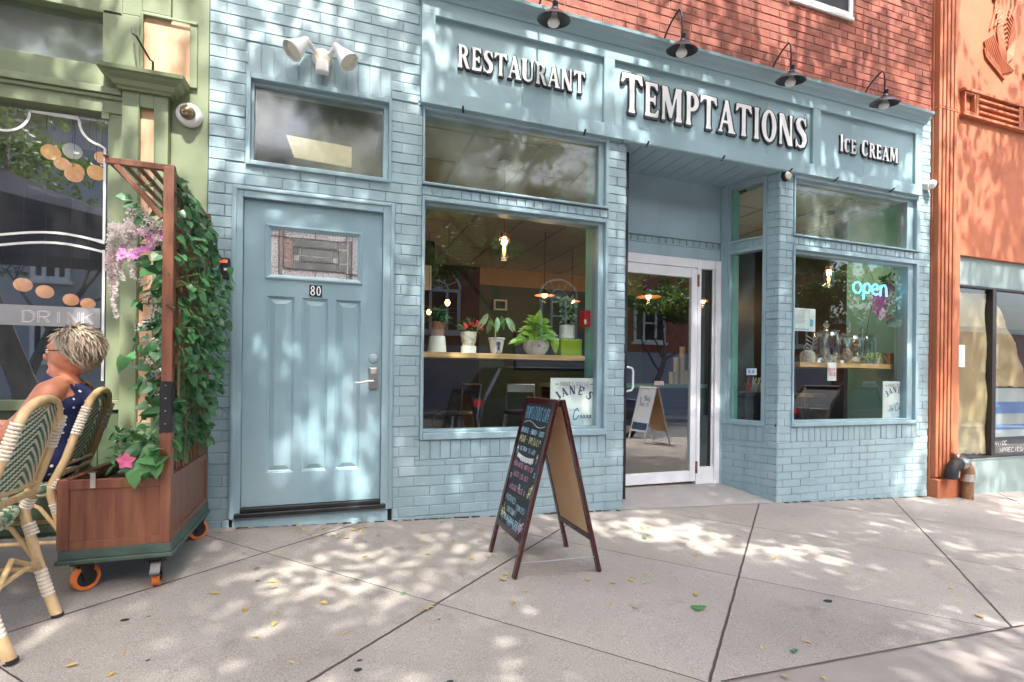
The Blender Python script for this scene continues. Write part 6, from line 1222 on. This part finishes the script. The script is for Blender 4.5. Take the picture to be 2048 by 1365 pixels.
c = P0+tR*.28+nR*-.034; mb = MB()
for u0, u1, z0_, z1_, y_ in ((.215, .315, 1.075, 1.14, -.0335),): rbox(mb, u0, u1, y_, y_+.001, z0_, z1_)
s_ = tag(mb.build('window_sticker', 'paper'), 'small white payment sticker with blue marks on the splayed side window', 'sticker'); mb = MB(); rbox(mb, .235, .262, -.0324, -.0318, 1.09, 1.125); rbox(mb, .275, .30, -.0324, -.0318, 1.09, 1.13); mb.build('blue_mark', 'sky_ink', s_)

# ------------------------------------------------------------------ right window: counter, jars, plants
z_ = 1.215; t = thing('window_counter', (5.2, 4.15, -.03), 'thick pale wooden counter across the right cafe window on black legs', 'counter'); xa = at(1600, 727, 4.0).x; xb = at(1793, 727, 4.0).x
mb = MB(); mb.box(xa, 4.0, z_-.05, xb, 4.45, z_); mb.build('countertop', 'shelf_wood', t, bevel=.003)
for xx in (xa+.06, (xa+xb)/2+.1): mb = MB(); mb.box(xx, 4.15, -.03, xx+.06, 4.21, z_-.051); mb.build('leg', 'black_metal', t)
zb_ = at(1650, 788, 4.9).z; t = thing('bench', (5.4, 4.9, -.03), 'pale wooden bench board behind the right window counter', 'bench'); mb = MB(); mb.box(4.9, 4.9, zb_-.04, 6.0, 5.2, zb_); mb.build('seat', 'shelf_wood', t)
for xx in (5.05, 5.8): mb = MB(); mb.box(xx, 4.95, -.03, xx+.05, 5.0, zb_-.041); mb.build('leg', 'black_metal', t)
GJ = 'clear glass jars on the right window counter'
def jar(u0, u1, v0, label, Y=4.15):
    c = at((u0+u1)/2, 722, Y); r = (at(u1, 722, Y).x-at(u0, 722, Y).x)/2*.86; h = at((u0+u1)/2, v0, Y).z-z_; t = thing('glass_jar', (c.x, Y, z_), label, 'glass jar', GJ); b = h*.74
    mb = MB(); mb.lathe((c.x, Y, z_+.001), [(0, 0), (r*.9, 0), (r, .02), (r, b*.86), (r*.88, b), (r*.94, b+.008)], 32); mb.build('jar_body', 'jar_glass', t)
    mb = MB(); mb.lathe((c.x, Y, z_+b+.009), [(r*.98, 0), (r*.98, .008), (r*.6, .03), (r*.12, .042), (r*.10, .05), (r*.22, .062), (r*.25, .08), (r*.12, .098), (r*.14, .105), (r*.08, .122), (0, .124)], 28); mb.build('lid', 'jar_glass', t); return t, c.x, r
t, x, r = jar(1631, 1672, 645, 'tall empty clear glass jar with ball lid, left on the right window counter'); t, x2, r2 = jar(1678, 1716, 655, 'glass jar of waffle cones, middle of the three jars', 4.13); t, x3, r3 = jar(1708, 1740, 655, 'glass jar of biscuits, right of the three jars', 4.30)
m = mat('waffle', (.62, .36, .19), .8, var=.25, vs=30, bump=.6, bs=90)
for i in range(6):
    a = i*1.05; mb = MB(); c = Vector((x2+.05*math.cos(a), 4.13+.04*math.sin(a), z_+.03+.022*i)); d = Vector((math.cos(a*2.1), math.sin(a*2.1)*.5, .35+.1*i)).normalized()
    mb.lathe(c-d*.04, [(.004, 0), (.030, .11), (.026, .11), (.0, .01)], 14, ax=d); tag(mb.build('waffle_cone', 'waffle'), 'waffle cone lying among others inside the middle glass jar', 'waffle cone', 'waffle cones in the jar')
for i in range(5): mb = MB(); a = i*1.3; mb.ball((x3+.045*math.cos(a), 4.30+.04*math.sin(a), z_+.03+.014*i), .032, 12, sc=(1.2, 1, .5)); tag(mb.build('biscuit', 'cream'), 'pale biscuit inside the right glass jar', 'biscuit', 'biscuits in the jar')
def tuft(x, Y, z, n, L, w, m_, parent, up=1.0):
    mb = MB()
    for k in range(n):
        a = RND.uniform(0, 6.28); L_ = L*RND.uniform(.7, 1.2); d = Vector((math.cos(a), math.sin(a)*.6, 0)); p0 = Vector((x, Y, z)); pts = [p0+d*(L_*s)+Vector((0, 0, up*L_*(1.1*s-1.45*s*s))) for s in (0, .3, .6, .85, 1)]; sd_ = d.cross(Vector((0, 0, 1)))
        V = []
        for i, q_ in enumerate(pts): ww_ = w*(.6, 1, .9, .6, .08)[i]; V += [q_-sd_*ww_/2, q_+sd_*ww_/2]
        mb.add(V, [(2*i, 2*i+1, 2*i+3, 2*i+2) for i in range(4)])
    return mb.build('foliage', m_, parent)
x = at(1754, 724, 4.12).x; t = thing('spider_plant', (x, 4.12, z_), 'striped spider plant in a small silver cup on the right window counter', 'potted plant'); mb = MB(); mb.lathe((x, 4.12, z_), [(0, 0), (.042, 0), (.042, .075), (.038, .075), (0, .07)], 20)
for k in range(4): mb.lathe((x, 4.12, z_+.012+k*.016), [(.042, 0), (.0445, .004), (.042, .008)], 20)
mb.build('pot', 'steel', t); tuft(x, 4.12, z_+.08, 34, .19, .016, 'leaf_spider', t, 1.2)
x = at(1778, 724, 4.12).x; mb = MB(); mb.lathe((x, 4.12, z_), [(0, 0), (.045, 0), (.047, .13), (.043, .13), (.043, .02), (0, .02)], 24); tag(mb.build('copper_tumbler', 'copper'), 'tall copper tumbler beside the spider plant', 'tumbler')
x = at(1615, 722, 4.1).x; t = thing('wire_lantern', (x, 4.1, z_), 'small frosted glass lantern with wire handle at the left end of the right counter', 'lantern'); mb = MB(); mb.lathe((x, 4.1, z_), [(0, 0), (.07, 0), (.072, .085), (.06, .11), (.035, .13), (0, .13)], 24); mb.build('glass_shade', 'stoneware', t); mb = MB(); mb.tube([(x-.06, 4.1, z_+.10), (x-.04, 4.1, z_+.18), (x, 4.1, z_+.20), (x+.04, 4.1, z_+.18), (x+.06, 4.1, z_+.10)], .003, 6); mb.build('wire_handle', 'steel', t)
x = at(1622, 700, 4.25).x; t = thing('dried_twig', (x, 4.25, z_), 'bare white twig standing behind the wire lantern', 'twig'); mb = MB(); mb.tube([(x, 4.25, z_+.0), (x+.01, 4.25, z_+.16), (x+.04, 4.25, z_+.30)], .005, 6)
for k in range(7): mb.tube([(x+.01+.003*k, 4.25, z_+.14+.02*k), (x+(.09 if k % 2 else -.07), 4.25, z_+.17+.022*k)], .003, 5)
mb.build('twig_branch', 'petal_white', t)
a, b = at(1591, 616, 3.89), at(1630, 664, 3.89); mb = MB(); mb.box(4.238, 3.888, b.z, b.x, 3.891, a.z); o = tag(mb.build('window_card', 'paper'), 'white printed card with a blue square taped inside the right window', 'card'); f = lambda p, q_: (p, 3.8865, q_); g = MB()
ww_ = b.x-4.238; hh_ = a.z-b.z
for k in range(7): ribbon(g, [(4.238+.18*ww_, a.z-.02-.02*k), (4.238+.6*ww_, a.z-.02-.02*k)], .003, f)
g.build('small_print', 'grey_ink', o); g = MB(); g.quad(f(b.x-.075, b.z+.05), f(b.x-.03, b.z+.05), f(b.x-.03, b.z+.12), f(b.x-.075, b.z+.12)); g.quad(f(4.245, b.z+.012), f(b.x-.09, b.z+.012), f(b.x-.09, b.z+.024), f(4.245, b.z+.024)); g.build('blue_square', 'sky_ink', o)
a, b = at(1654, 733, 4.0), at(1671, 762, 4.0); mb = MB(); mb.box(a.x, 3.992, b.z, b.x, 3.995, a.z+.04); o = tag(mb.build('paper_note', 'paper'), 'white note with red writing hanging from the right window counter', 'note'); f = lambda p, q_: (p, 3.9905, q_); g = MB(); w_ = b.x-a.x
write(g, 'BUY', a.x+.01, a.z-.052, .034, f, w=.007, width=w_-.02); write(g, 'THIS', a.x+.01, a.z-.098, .034, f, w=.007, width=w_-.02); g.build('red_writing', 'red_ink', o)
def blossoms(name, lab, pts, mcol, dens, r, Y, cat='flowers', leafn=None, lm='leaf_vine'):
    t = thing(name, tuple(at(*pts[0], Y)), lab, cat); mb = MB()
    for (u, v) in pts:
        for k in range(dens):
            c = at(u+RND.gauss(0, r), v+RND.gauss(0, r*1.1), Y+RND.uniform(-.03, .05)); a0 = RND.uniform(0, 6)
            for i in range(5): leaf(mb, c, (math.cos(i*1.26+a0), -.3, math.sin(i*1.26+a0)), (rv(.3)+Vector((0, -1, 0))), .024, .019, 0, .2)
    mb.build('blossom', mcol, t)
    if leafn:
        mb = MB()
        for (u, v) in leafn: c = at(u, v, Y+.03); mb.tube([c+Vector((0, .02, -.15)), c], .004, 5); [leaf(mb, c+rv(.04), runit(), (0, -1, .4), .08, .035, 0, .1) for _ in range(5)]
        mb.build('foliage', lm, t)
    return t
blossoms('hanging_orchid', 'pink and purple hanging orchid blossoms beside the neon sign in the right window', [(1785, 575), (1775, 582), (1752, 596), (1762, 602), (1750, 612), (1770, 610), (1768, 622), (1756, 628), (1775, 634), (1800, 598), (1806, 590), (1800, 612), (1797, 625), (1780, 598), (1760, 590), (1775, 572)], 'petal_pink', 12, 5.0, 4.10, leafn=[(1780, 555), (1790, 545), (1768, 560), (1798, 570), (1799, 640), (1775, 562)])
t = thing('trailing_amaranth', tuple(at(1798, 740, 4.03)), 'grey white trailing amaranth strands hanging beside the poster in the right window', 'flowers'); mb = MB()
for (u, v0, v1, w) in ((1793, 690, 762, 5), (1800, 682, 764, 5), (1809, 690, 745, 3.5), (1798, 674, 700, 10)):
    for v in range(v0, v1, 3):
        c = at(u+1.5*math.sin(v*.09), v, 4.03)
        for _ in range(12): q_ = c+runit()*(.014*w/5)*(1.2-.7*(v-v0)/(v1-v0)); leaf(mb, q_, runit(), runit(), .012, .011, 0, .1)
mb.build('blossom', 'petal_white', t)

# lanterns inside the green shop
G2 = 'paper lanterns in the green shop window'; m = mat('lantern_orange', (.85, .40, .20), .7, var=.06, emit=(1, .42, .2), es=.12); m = mat('lantern_pale', (.75, .76, .72), .7, var=.06, emit=(.8, .8, .75), es=.05); cnt = 0
LL = ['upper left orange', 'pale white', 'small orange', 'large orange', 'lower orange', 'right hand orange', 'orange, cut by the frame,', 'lower row first orange', 'lower row second orange', 'lower row third orange', 'lower row fourth orange']
for i, (u, v, r_, m_) in enumerate(((102, 305, 21, 'lantern_orange'), (145, 303, 21, 'lantern_pale'), (124, 328, 17, 'lantern_orange'), (150, 342, 20, 'lantern_orange'), (148, 350, 20, 'lantern_orange'), (193, 346, 20, 'lantern_orange'), (204, 316, 16, 'lantern_orange'), (46, 570, 20, 'lantern_orange'), (90, 584, 19, 'lantern_orange'), (142, 600, 17, 'lantern_orange'), (176, 608, 16, 'lantern_orange'))):
    Y = 4.6+.12*(i % 4); c = at(u, v, Y); r = r_*(at(u+1, v, Y)-at(u, v, Y)).length*.92; t = thing('paper_lantern', (c.x, Y, c.z-r), LL[i]+' paper lantern in the green shop window', 'lantern', G2)
    mb = MB(); mb.ball(c, r, 24, sc=(1, 1, .93))
    mb.build('paper_globe', m_, t); mb = MB(); mb.tube([(c.x, Y, c.z+r*.9), (c.x, Y, 3.3)], .002, 5); mb.build('cord', 'cord_black', t)

# ------------------------------------------------------------------ street trees: they throw the dappled shade and show in the glass
def tree(x, y, h, label, crown, seed, n=9000, lr=.085):
    R = random.Random(seed); g = gz(x, y); t = thing('street_tree', (x, y, g), label, 'tree', 'street trees along the kerb'); bk = MB(); tips = []
    def branch(p, d, L, r, lev):
        pts = [p]; rs = [r]; q_ = Vector(p)
        for i in range(5): d = (d+Vector((R.gauss(0, .13), R.gauss(0, .13), R.gauss(.02, .08)))).normalized(); q_ = q_+d*L/5; pts.append(q_.copy()); rs.append(r*(1-.11*(i+1)))
        bk.tube(pts, rs, 8 if lev < 2 else 5)
        if lev >= 3: tips.extend(pts[2:]); return
        for k in range(3 if lev else 4):
            a = R.uniform(0, 6.28)+k*2.1; nd = (d*.75+Vector((math.cos(a), math.sin(a), R.uniform(.0, .35)))*.85).normalized(); branch(pts[R.choice((3, 4, 5))], nd, L*R.uniform(.62, .85), rs[-1]*.72, lev+1)
        if lev: tips.extend(pts[4:])
    d0 = Vector((R.gauss(0, .06), R.gauss(0, .05), 1)).normalized(); branch(Vector((x, y, g-.1)), d0, h*.55, .19, 0); bk.build('trunk', 'bark', t)
    cx, cy, cz, rx, ry, rz = crown; cl = []
    for q_ in tips: cl.append((q_, .34))
    while len(cl) < (330 if n > 20000 else 200):
        d = runit_(R); s = R.random()**.38; q_ = Vector((cx+d.x*rx*s, cy+d.y*ry*s, cz+d.z*rz*s)); cl.append((q_, R.uniform(.20, .42)))
    v = np.random.RandomState(seed); V = np.zeros((n*4, 3)); cen = np.array([c[0] for c in cl]); rad = np.array([c[1] for c in cl]); idx = v.randint(0, len(cl), n)
    P = cen[idx]+np.clip(v.normal(size=(n, 3)), -2, 2)*rad[idx][:, None]*np.array([.75, .75, .45])
    keep = P[:, 2] > ZMIN(P[:, 0], P[:, 1]); P = P[keep]; n = len(P); A = v.normal(size=(n, 3)); A /= np.linalg.norm(A, axis=1)[:, None]; Nn = v.normal(size=(n, 3))*np.array([.6, .6, .6])+np.array([0, 0, .8]); Bv = np.cross(A, Nn); Bv /= np.linalg.norm(Bv, axis=1)[:, None]
    L_ = lr*v.uniform(.6, 1.25, n)[:, None]; V = np.stack([P-A*L_*.6, P+Bv*L_*.38, P+A*L_*.6, P-Bv*L_*.38], 1).reshape(-1, 3)
    me = bpy.data.meshes.new('crown'); me.from_pydata([tuple(a) for a in (V-np.array([x, y, g]))], [], [(4*i, 4*i+1, 4*i+2, 4*i+3) for i in range(n)]); me.materials.append(MATS['leaf_tree']); o = bpy.data.objects.new('crown', me); S.collection.objects.link(o); o.parent = t; ORG[o.name] = Vector((x, y, g)); return t
def runit_(R):
    while True:
        d = Vector((R.uniform(-1, 1), R.uniform(-1, 1), R.uniform(-1, 1)))
        if .05 < d.length < 1: return d.normalized()
def ZMIN(X, Y): dep = X*FW.x+Y*FW.y; return np.maximum(4.1, CAMZ+.80*dep+.3)       # crowns start well above head height and keep clear of the shop front
tree(3.9, -2.3, 8.0, 'tall street tree at the kerb opposite the shop entrance', (3.5, .0, 7.6, 4.7, 4.4, 3.5), 5, 38500, .122)
tree(12.2, -2.3, 8.5, 'tall street tree at the kerb beyond the orange building', (11.0, -.2, 7.6, 4.5, 4.3, 3.4), 8, 34000, .122)
tree(-4.2, -2.3, 8.0, 'tall street tree at the kerb in front of the green shop', (-2.5, .1, 7.6, 4.9, 4.4, 3.5), 3, 46000, .122)
for i, x in enumerate((-9, 2, 14, 27)): tree(x, -12.6, 7.5, ['leftmost street tree on the far pavement', 'far street tree opposite the blue shop', 'far street tree in front of the brick house', 'rightmost street tree on the far pavement'][i], (x, -12.4, 7.0, 4.2, 2.8, 3.2), 20+i, 9000, .17)

# ------------------------------------------------------------------ houses across the street (mirrored in the glass)
mat('clapboard_grey', (.33, .33, .37), .6)
def farhouse(x0, x1, h, wallm, label, wins, base=None):
    y = -17.0; g = gz((x0+x1)/2, y); t = thing('town_house', ((x0+x1)/2, y-4, g), label, 'town house', 'houses across the street'); mb = MB(); mb.box(x0, y-8, g-1, x1, y, g+h); mb.build('wall', wallm, t)
    mb = MB(); mb.box(x0-.15, y-8.1, g+h+.001, x1+.15, y+.35, g+h+.35); mb.build('roof', 'white_paint', t)
    if base: mb = MB(); mb.box(x0+.02, y+.002, g-1, x1-.02, y+.12, g+3.3); [mb.box(x0+.02, y+.121, g+.2+k*.22, x1-.02, y+.14, g+.37+k*.22) for k in range(14)]; mb.build('clapboard', base, t)
    for (cx, z0, w, hh, arch) in wins:
        fr = MB(); z0 += g; fr.frame(cx-w/2, z0, cx+w/2, z0+hh, .14, y+.002, y+.12); fr.box(cx-w*.22, y+.002, z0+.14, cx-w*.22+.12, y+.11, z0+hh-.14); fr.box(cx+w*.22-.12, y+.002, z0+.14, cx+w*.22, y+.11, z0+hh-.14); fr.box(cx-w*.22+.12, y+.002, z0+hh*.5, cx+w*.22-.12, y+.10, z0+hh*.5+.09); fr.box(cx-w/2-.12, y+.002, z0-.14, cx+w/2+.12, y+.2, z0-.001)
        if arch:
            for rr in (1.0, .42): fr.tube([(cx+w*.5*rr*math.cos(a), y+.06, z0+hh+w*.42*rr*math.sin(a)) for a in [math.pi*i/14 for i in range(15)]], .07 if rr == 1 else .05, 6)
            for a in (.5, 1.05, 1.57, 2.09, 2.64): fr.tube([(cx, y+.05, z0+hh), (cx+w*.48*math.cos(a), y+.05, z0+hh+w*.4*math.sin(a))], .03, 5)
        f = fr.build('window', 'white_paint', t); p = MB(); p.box(cx-w/2+.1, y+.001, z0+.1, cx+w/2-.1, y+.03, z0+hh-.1); p.build('window_glass', 'dark_wall', f)
farhouse(-26, -5, 10.5, 'clapboard_grey', 'long grey clapboard house across the street', [(x, z, 1.2, 1.8, False) for x in (-22, -18, -14, -10, -7) for z in (1.2, 4.3)])
farhouse(-4.6, 30.5, 11.2, 'red_brick', 'red brick building with arched white windows across the street', [(x, 3.9, 2.1, 2.1, True) for x in (-1.5, 5, 11.3, 17.5, 23.5, 28)]+[(x, 1.1, 1.2, 1.6, False) for x in (1, 8, 14.5, 21)], 'clapboard_grey')
farhouse(31, 52, 6.5, 'red_brick', 'low brick house across the street at the right', [(x, z, 1.2, 1.7, False) for x in (34, 38, 42, 47) for z in (1.1, 4.0)])
# the brick fabric of the far house needs no geometry; parked cars by the kerb, mirrored in the windows
m = mat('car_navy', (.015, .02, .08), .25, coat=1, var=.03); mat('car_grey', (.12, .12, .13), .25, coat=1, var=.03); mat('car_glass', (.01, .012, .015), .05, spec=.8); m = mat('tail_red', (.5, .01, .01), .2, emit=(.8, .02, .02), es=.3)
def suv(x, y, label, paint):
    g = gz(x, y)-.15; t = thing('parked_car', (x, y, g), label, 'car', 'cars parked along the kerb'); L_, W_ = 4.6, 1.85
    low = [(-2.3, .35), (-2.32, .75), (-2.25, 1.05), (-1.0, 1.08), (1.25, 1.02), (2.1, .90), (2.3, .72), (2.3, .35)]; 
    def xs(prof, w0, w1, mb):
        n = len(prof); V = []
        for s, w in ((-1, w1), (-1, w0), (1, w0), (1, w1)):
            for a, b in prof: V.append((x+a*(1 if abs(w) == w0 else .985), y+s*w, g+b))
        V = [(x+a*.985, y-w1, g+b) for a, b in prof]+[(x+a, y-w0, g+b) for a, b in prof]+[(x+a, y+w0, g+b) for a, b in prof]+[(x+a*.985, y+w1, g+b) for a, b in prof]; F = [list(range(n))[::-1], [3*n+i for i in range(n)]]
        for k in range(3):
            for i in range(n): F.append((k*n+i, k*n+(i+1) % n, (k+1)*n+(i+1) % n, (k+1)*n+i))
        mb.add(V, F)
    mb = MB(); xs(low, .86, .925, mb); mb.box(x-1.95, y-.62, g+1.62, x+.35, y+.62, g+1.66); body = mb.build('body', paint, t, bevel=.05)
    cab = [(-2.2, 1.06), (-1.85, 1.62), (.25, 1.62), (1.15, 1.04)]; mb = MB(); n = 4; V = []
    for s in (-1, 1): V += [(x+a, y+s*(.86 if b < 1.2 else .66), g+b) for a, b in cab]
    mb.add(V, [(3, 2, 1, 0), (4, 5, 6, 7), (0, 1, 5, 4), (1, 2, 6, 5), (2, 3, 7, 6)]); mb.build('cabin_glass', 'car_glass', t, bevel=.04)
    mb = MB()
    for s in (-1, 1):
        for (a, b) in ((cab[0], cab[1]), (cab[2], cab[3])): mb.bar((x+a[0], y+s*(.87 if a[1] < 1.2 else .67), g+a[1]), (x+b[0], y+s*(.87 if b[1] < 1.2 else .67), g+b[1]), .09, .05)
        mb.bar((x-.75, y+s*.87, g+1.06), (x-.75, y+s*.67, g+1.62), .09, .04); mb.bar((x-1.85, y+s*.67, g+1.63), (x+.25, y+s*.67, g+1.63), .06, .05)
    mb.each('pillar', paint, body)
    for a in (-1.42, 1.42):
        for s in (-1, 1):
            mb = MB(); mb.lathe((x+a, y+s*.93, g+.36), [(.20, -.0), (.33, .0), (.36, -.03), (.36, -.2), (0, -.21)], 28, ax=(0, s, 0)); w = mb.build('wheel', 'rubber', t); mb = MB(); mb.lathe((x+a, y+s*.915, g+.36), [(0, .005), (.05, .01), (.21, .0), (.21, -.03)], 24, ax=(0, s, 0)); mb.build('rim', 'steel', w)
    for s in (-1, 1):
        mb = MB(); mb.box(x-2.335, y+s*.62-.16, g+.86, x-2.20, y+s*.62+.16, g+1.0); mb.build('tail_light', 'tail_red', t); mb = MB(); mb.box(x+2.15, y+s*.62-.16, g+.70, x+2.27, y+s*.62+.16, g+.82); mb.build('headlight', 'white_paint', t)
suv(5.1, -2.75, 'dark blue parked SUV at the kerb outside the blue shop, seen mirrored in the windows', 'car_navy'); suv(14.6, -2.75, 'grey parked car further along the kerb', 'car_grey')
# navy parasol over the cafe tables, beyond the left edge
c = Vector((-2.75, 1.9, gz(-2.75, 1.9))); t = thing('cafe_parasol', tuple(c), 'navy blue cafe parasol outside the green shop, seen mirrored in its window', 'parasol'); m = mat('canopy_navy', (.02, .025, .10), .8)
mb = MB(); mb.tube([c, c+Vector((0, 0, 2.75))], .022, 10); mb.lathe(c, [(0, .06), (.25, .055), (.26, 0), (0, 0)], 24); mb.build('pole', 'black_metal', t)
mb = MB(); top = c+Vector((0, 0, 2.75)); rim = [c+Vector((1.35*math.cos(k*math.pi/4+.39), 1.35*math.sin(k*math.pi/4+.39), 2.22)) for k in range(8)]
mb.add([top]+rim+[p-Vector((0, 0, .12)) for p in rim], [(0, 1+k, 1+(k+1) % 8) for k in range(8)]+[(1+k, 9+k, 9+(k+1) % 8, 1+(k+1) % 8) for k in range(8)]); mb.build('canopy', 'canopy_navy', t)
mb = MB()
for p in rim: mb.tube([top-Vector((0, 0, .03)), p-Vector((0, 0, .02))], .008, 6)
mb.build('rib', 'black_metal', t)

# ------------------------------------------------------------------ fallen leaves
PF = [MB() for _ in range(4)]; protos = []
for i, mb in enumerate(PF): leaf(mb, (0, 0, 0), (1, 0, 0), (0, 0, 1), .042, .017+.003*i, 0, .25+.1*i, False, -.12*(i % 3)); 
lf = [(u, v) for u, v in ((1228, 1180), (715, 1060), (760, 1075), (830, 1080), (850, 1108), (735, 1112), (990, 1085), (1005, 1150), (1012, 1163), (950, 1120), (1045, 1185), (1027, 1205), (870, 1215), (850, 1218), (800, 1190), (697, 1265), (1178, 1165), (1232, 1168), (1300, 1147), (1267, 1167), (1283, 1170), (1232, 1093), (1375, 1090), (1390, 1110), (560, 1110), (540, 1180), (508, 1138), (420, 1188), (555, 1165), (490, 1225), (250, 1303), (128, 1337), (230, 1347), (590, 1330), (505, 1275), (545, 1255), (550, 1232), (430, 1107), (485, 1108), (640, 1062), (622, 1072), (445, 1067), (480, 1060), (505, 1058), (700, 1078), (1395, 1095), (1170, 1035), (1225, 1208), (1275, 1220), (1525, 1303), (1590, 1300), (1625, 1288), (1560, 1350), (1640, 1355), (1922, 1205), (1905, 1180), (1968, 1240), (1700, 1147), (1545, 1120), (1385, 1188), (1275, 1217), (960, 1082), (880, 1048), (1060, 1040), (1105, 1075), (655, 1210), (600, 1190), (1680, 1175), (1860, 1135), (1990, 1140), (1760, 1090), (1480, 1075))]
first = {}
for i, (u, v) in enumerate(lf+[(RND.uniform(430, 1300), 1052+abs(RND.gauss(0, 14))) for _ in range(38)]):
    k = i % 4 if i % 12 == 2 else (0, 1, 3)[i % 3]; p = atg(u, v)
    if p.y > D-.03: continue
    if k not in first: o = PF[k].build('fallen_leaf', ['fallen', 'fallen', 'fallen_green', 'fallen'][k], local=True); first[k] = o
    else: o = first[k].copy(); S.collection.objects.link(o)
    tag(o, 'small dry yellow leaf lying flat on the pavement', 'fallen leaf', 'fallen leaves on the pavement'); o.location = (p.x, p.y, gz(p.x, p.y)+.005); s = RND.uniform(.65, 1.25); o.scale = (s, s, s); o.rotation_euler = (RND.uniform(-.2, .2), RND.uniform(-.1, .1), RND.uniform(0, 6.28))
    if k == 2: o['label'] = 'small dry greenish leaf lying flat on the pavement'; o['group'] = 'greenish fallen leaves on the pavement'
p = atg(1405, 1218); mb = MB(); leaf(mb, (p.x-.05, p.y, gz(p.x, p.y)+.008), (1, -.1, 0), (0, 0, 1), .075, .055, 0, .12, True, -.08); tag(mb.build('green_leaf', 'fallen_green'), 'single large green leaf lying on the pavement right of the sandwich board', 'leaf')
mb = MB()
for (u, v, r_) in ((716, 1341, .012), (720, 1322, .008), (250, 1241, .014), (298, 1234, .006), (515, 1163, .009), (296, 1322, .006), (1655, 1203, .02), (878, 1240, .006), (1268, 1066, .006), (900, 1365, .01)):
    p = atg(u, v); mb.add([(p.x+r_*1.4*math.cos(a*.785)*RND.uniform(.8, 1.1), p.y+r_*math.sin(a*.785)*RND.uniform(.8, 1.1), gz(p.x, p.y)+.0025) for a in range(8)], [list(range(8))])
tag(mb.build('gum_stain', 'rubber'), 'flattened black chewing gum spots on the pavement', 'gum stains', kind='stuff')
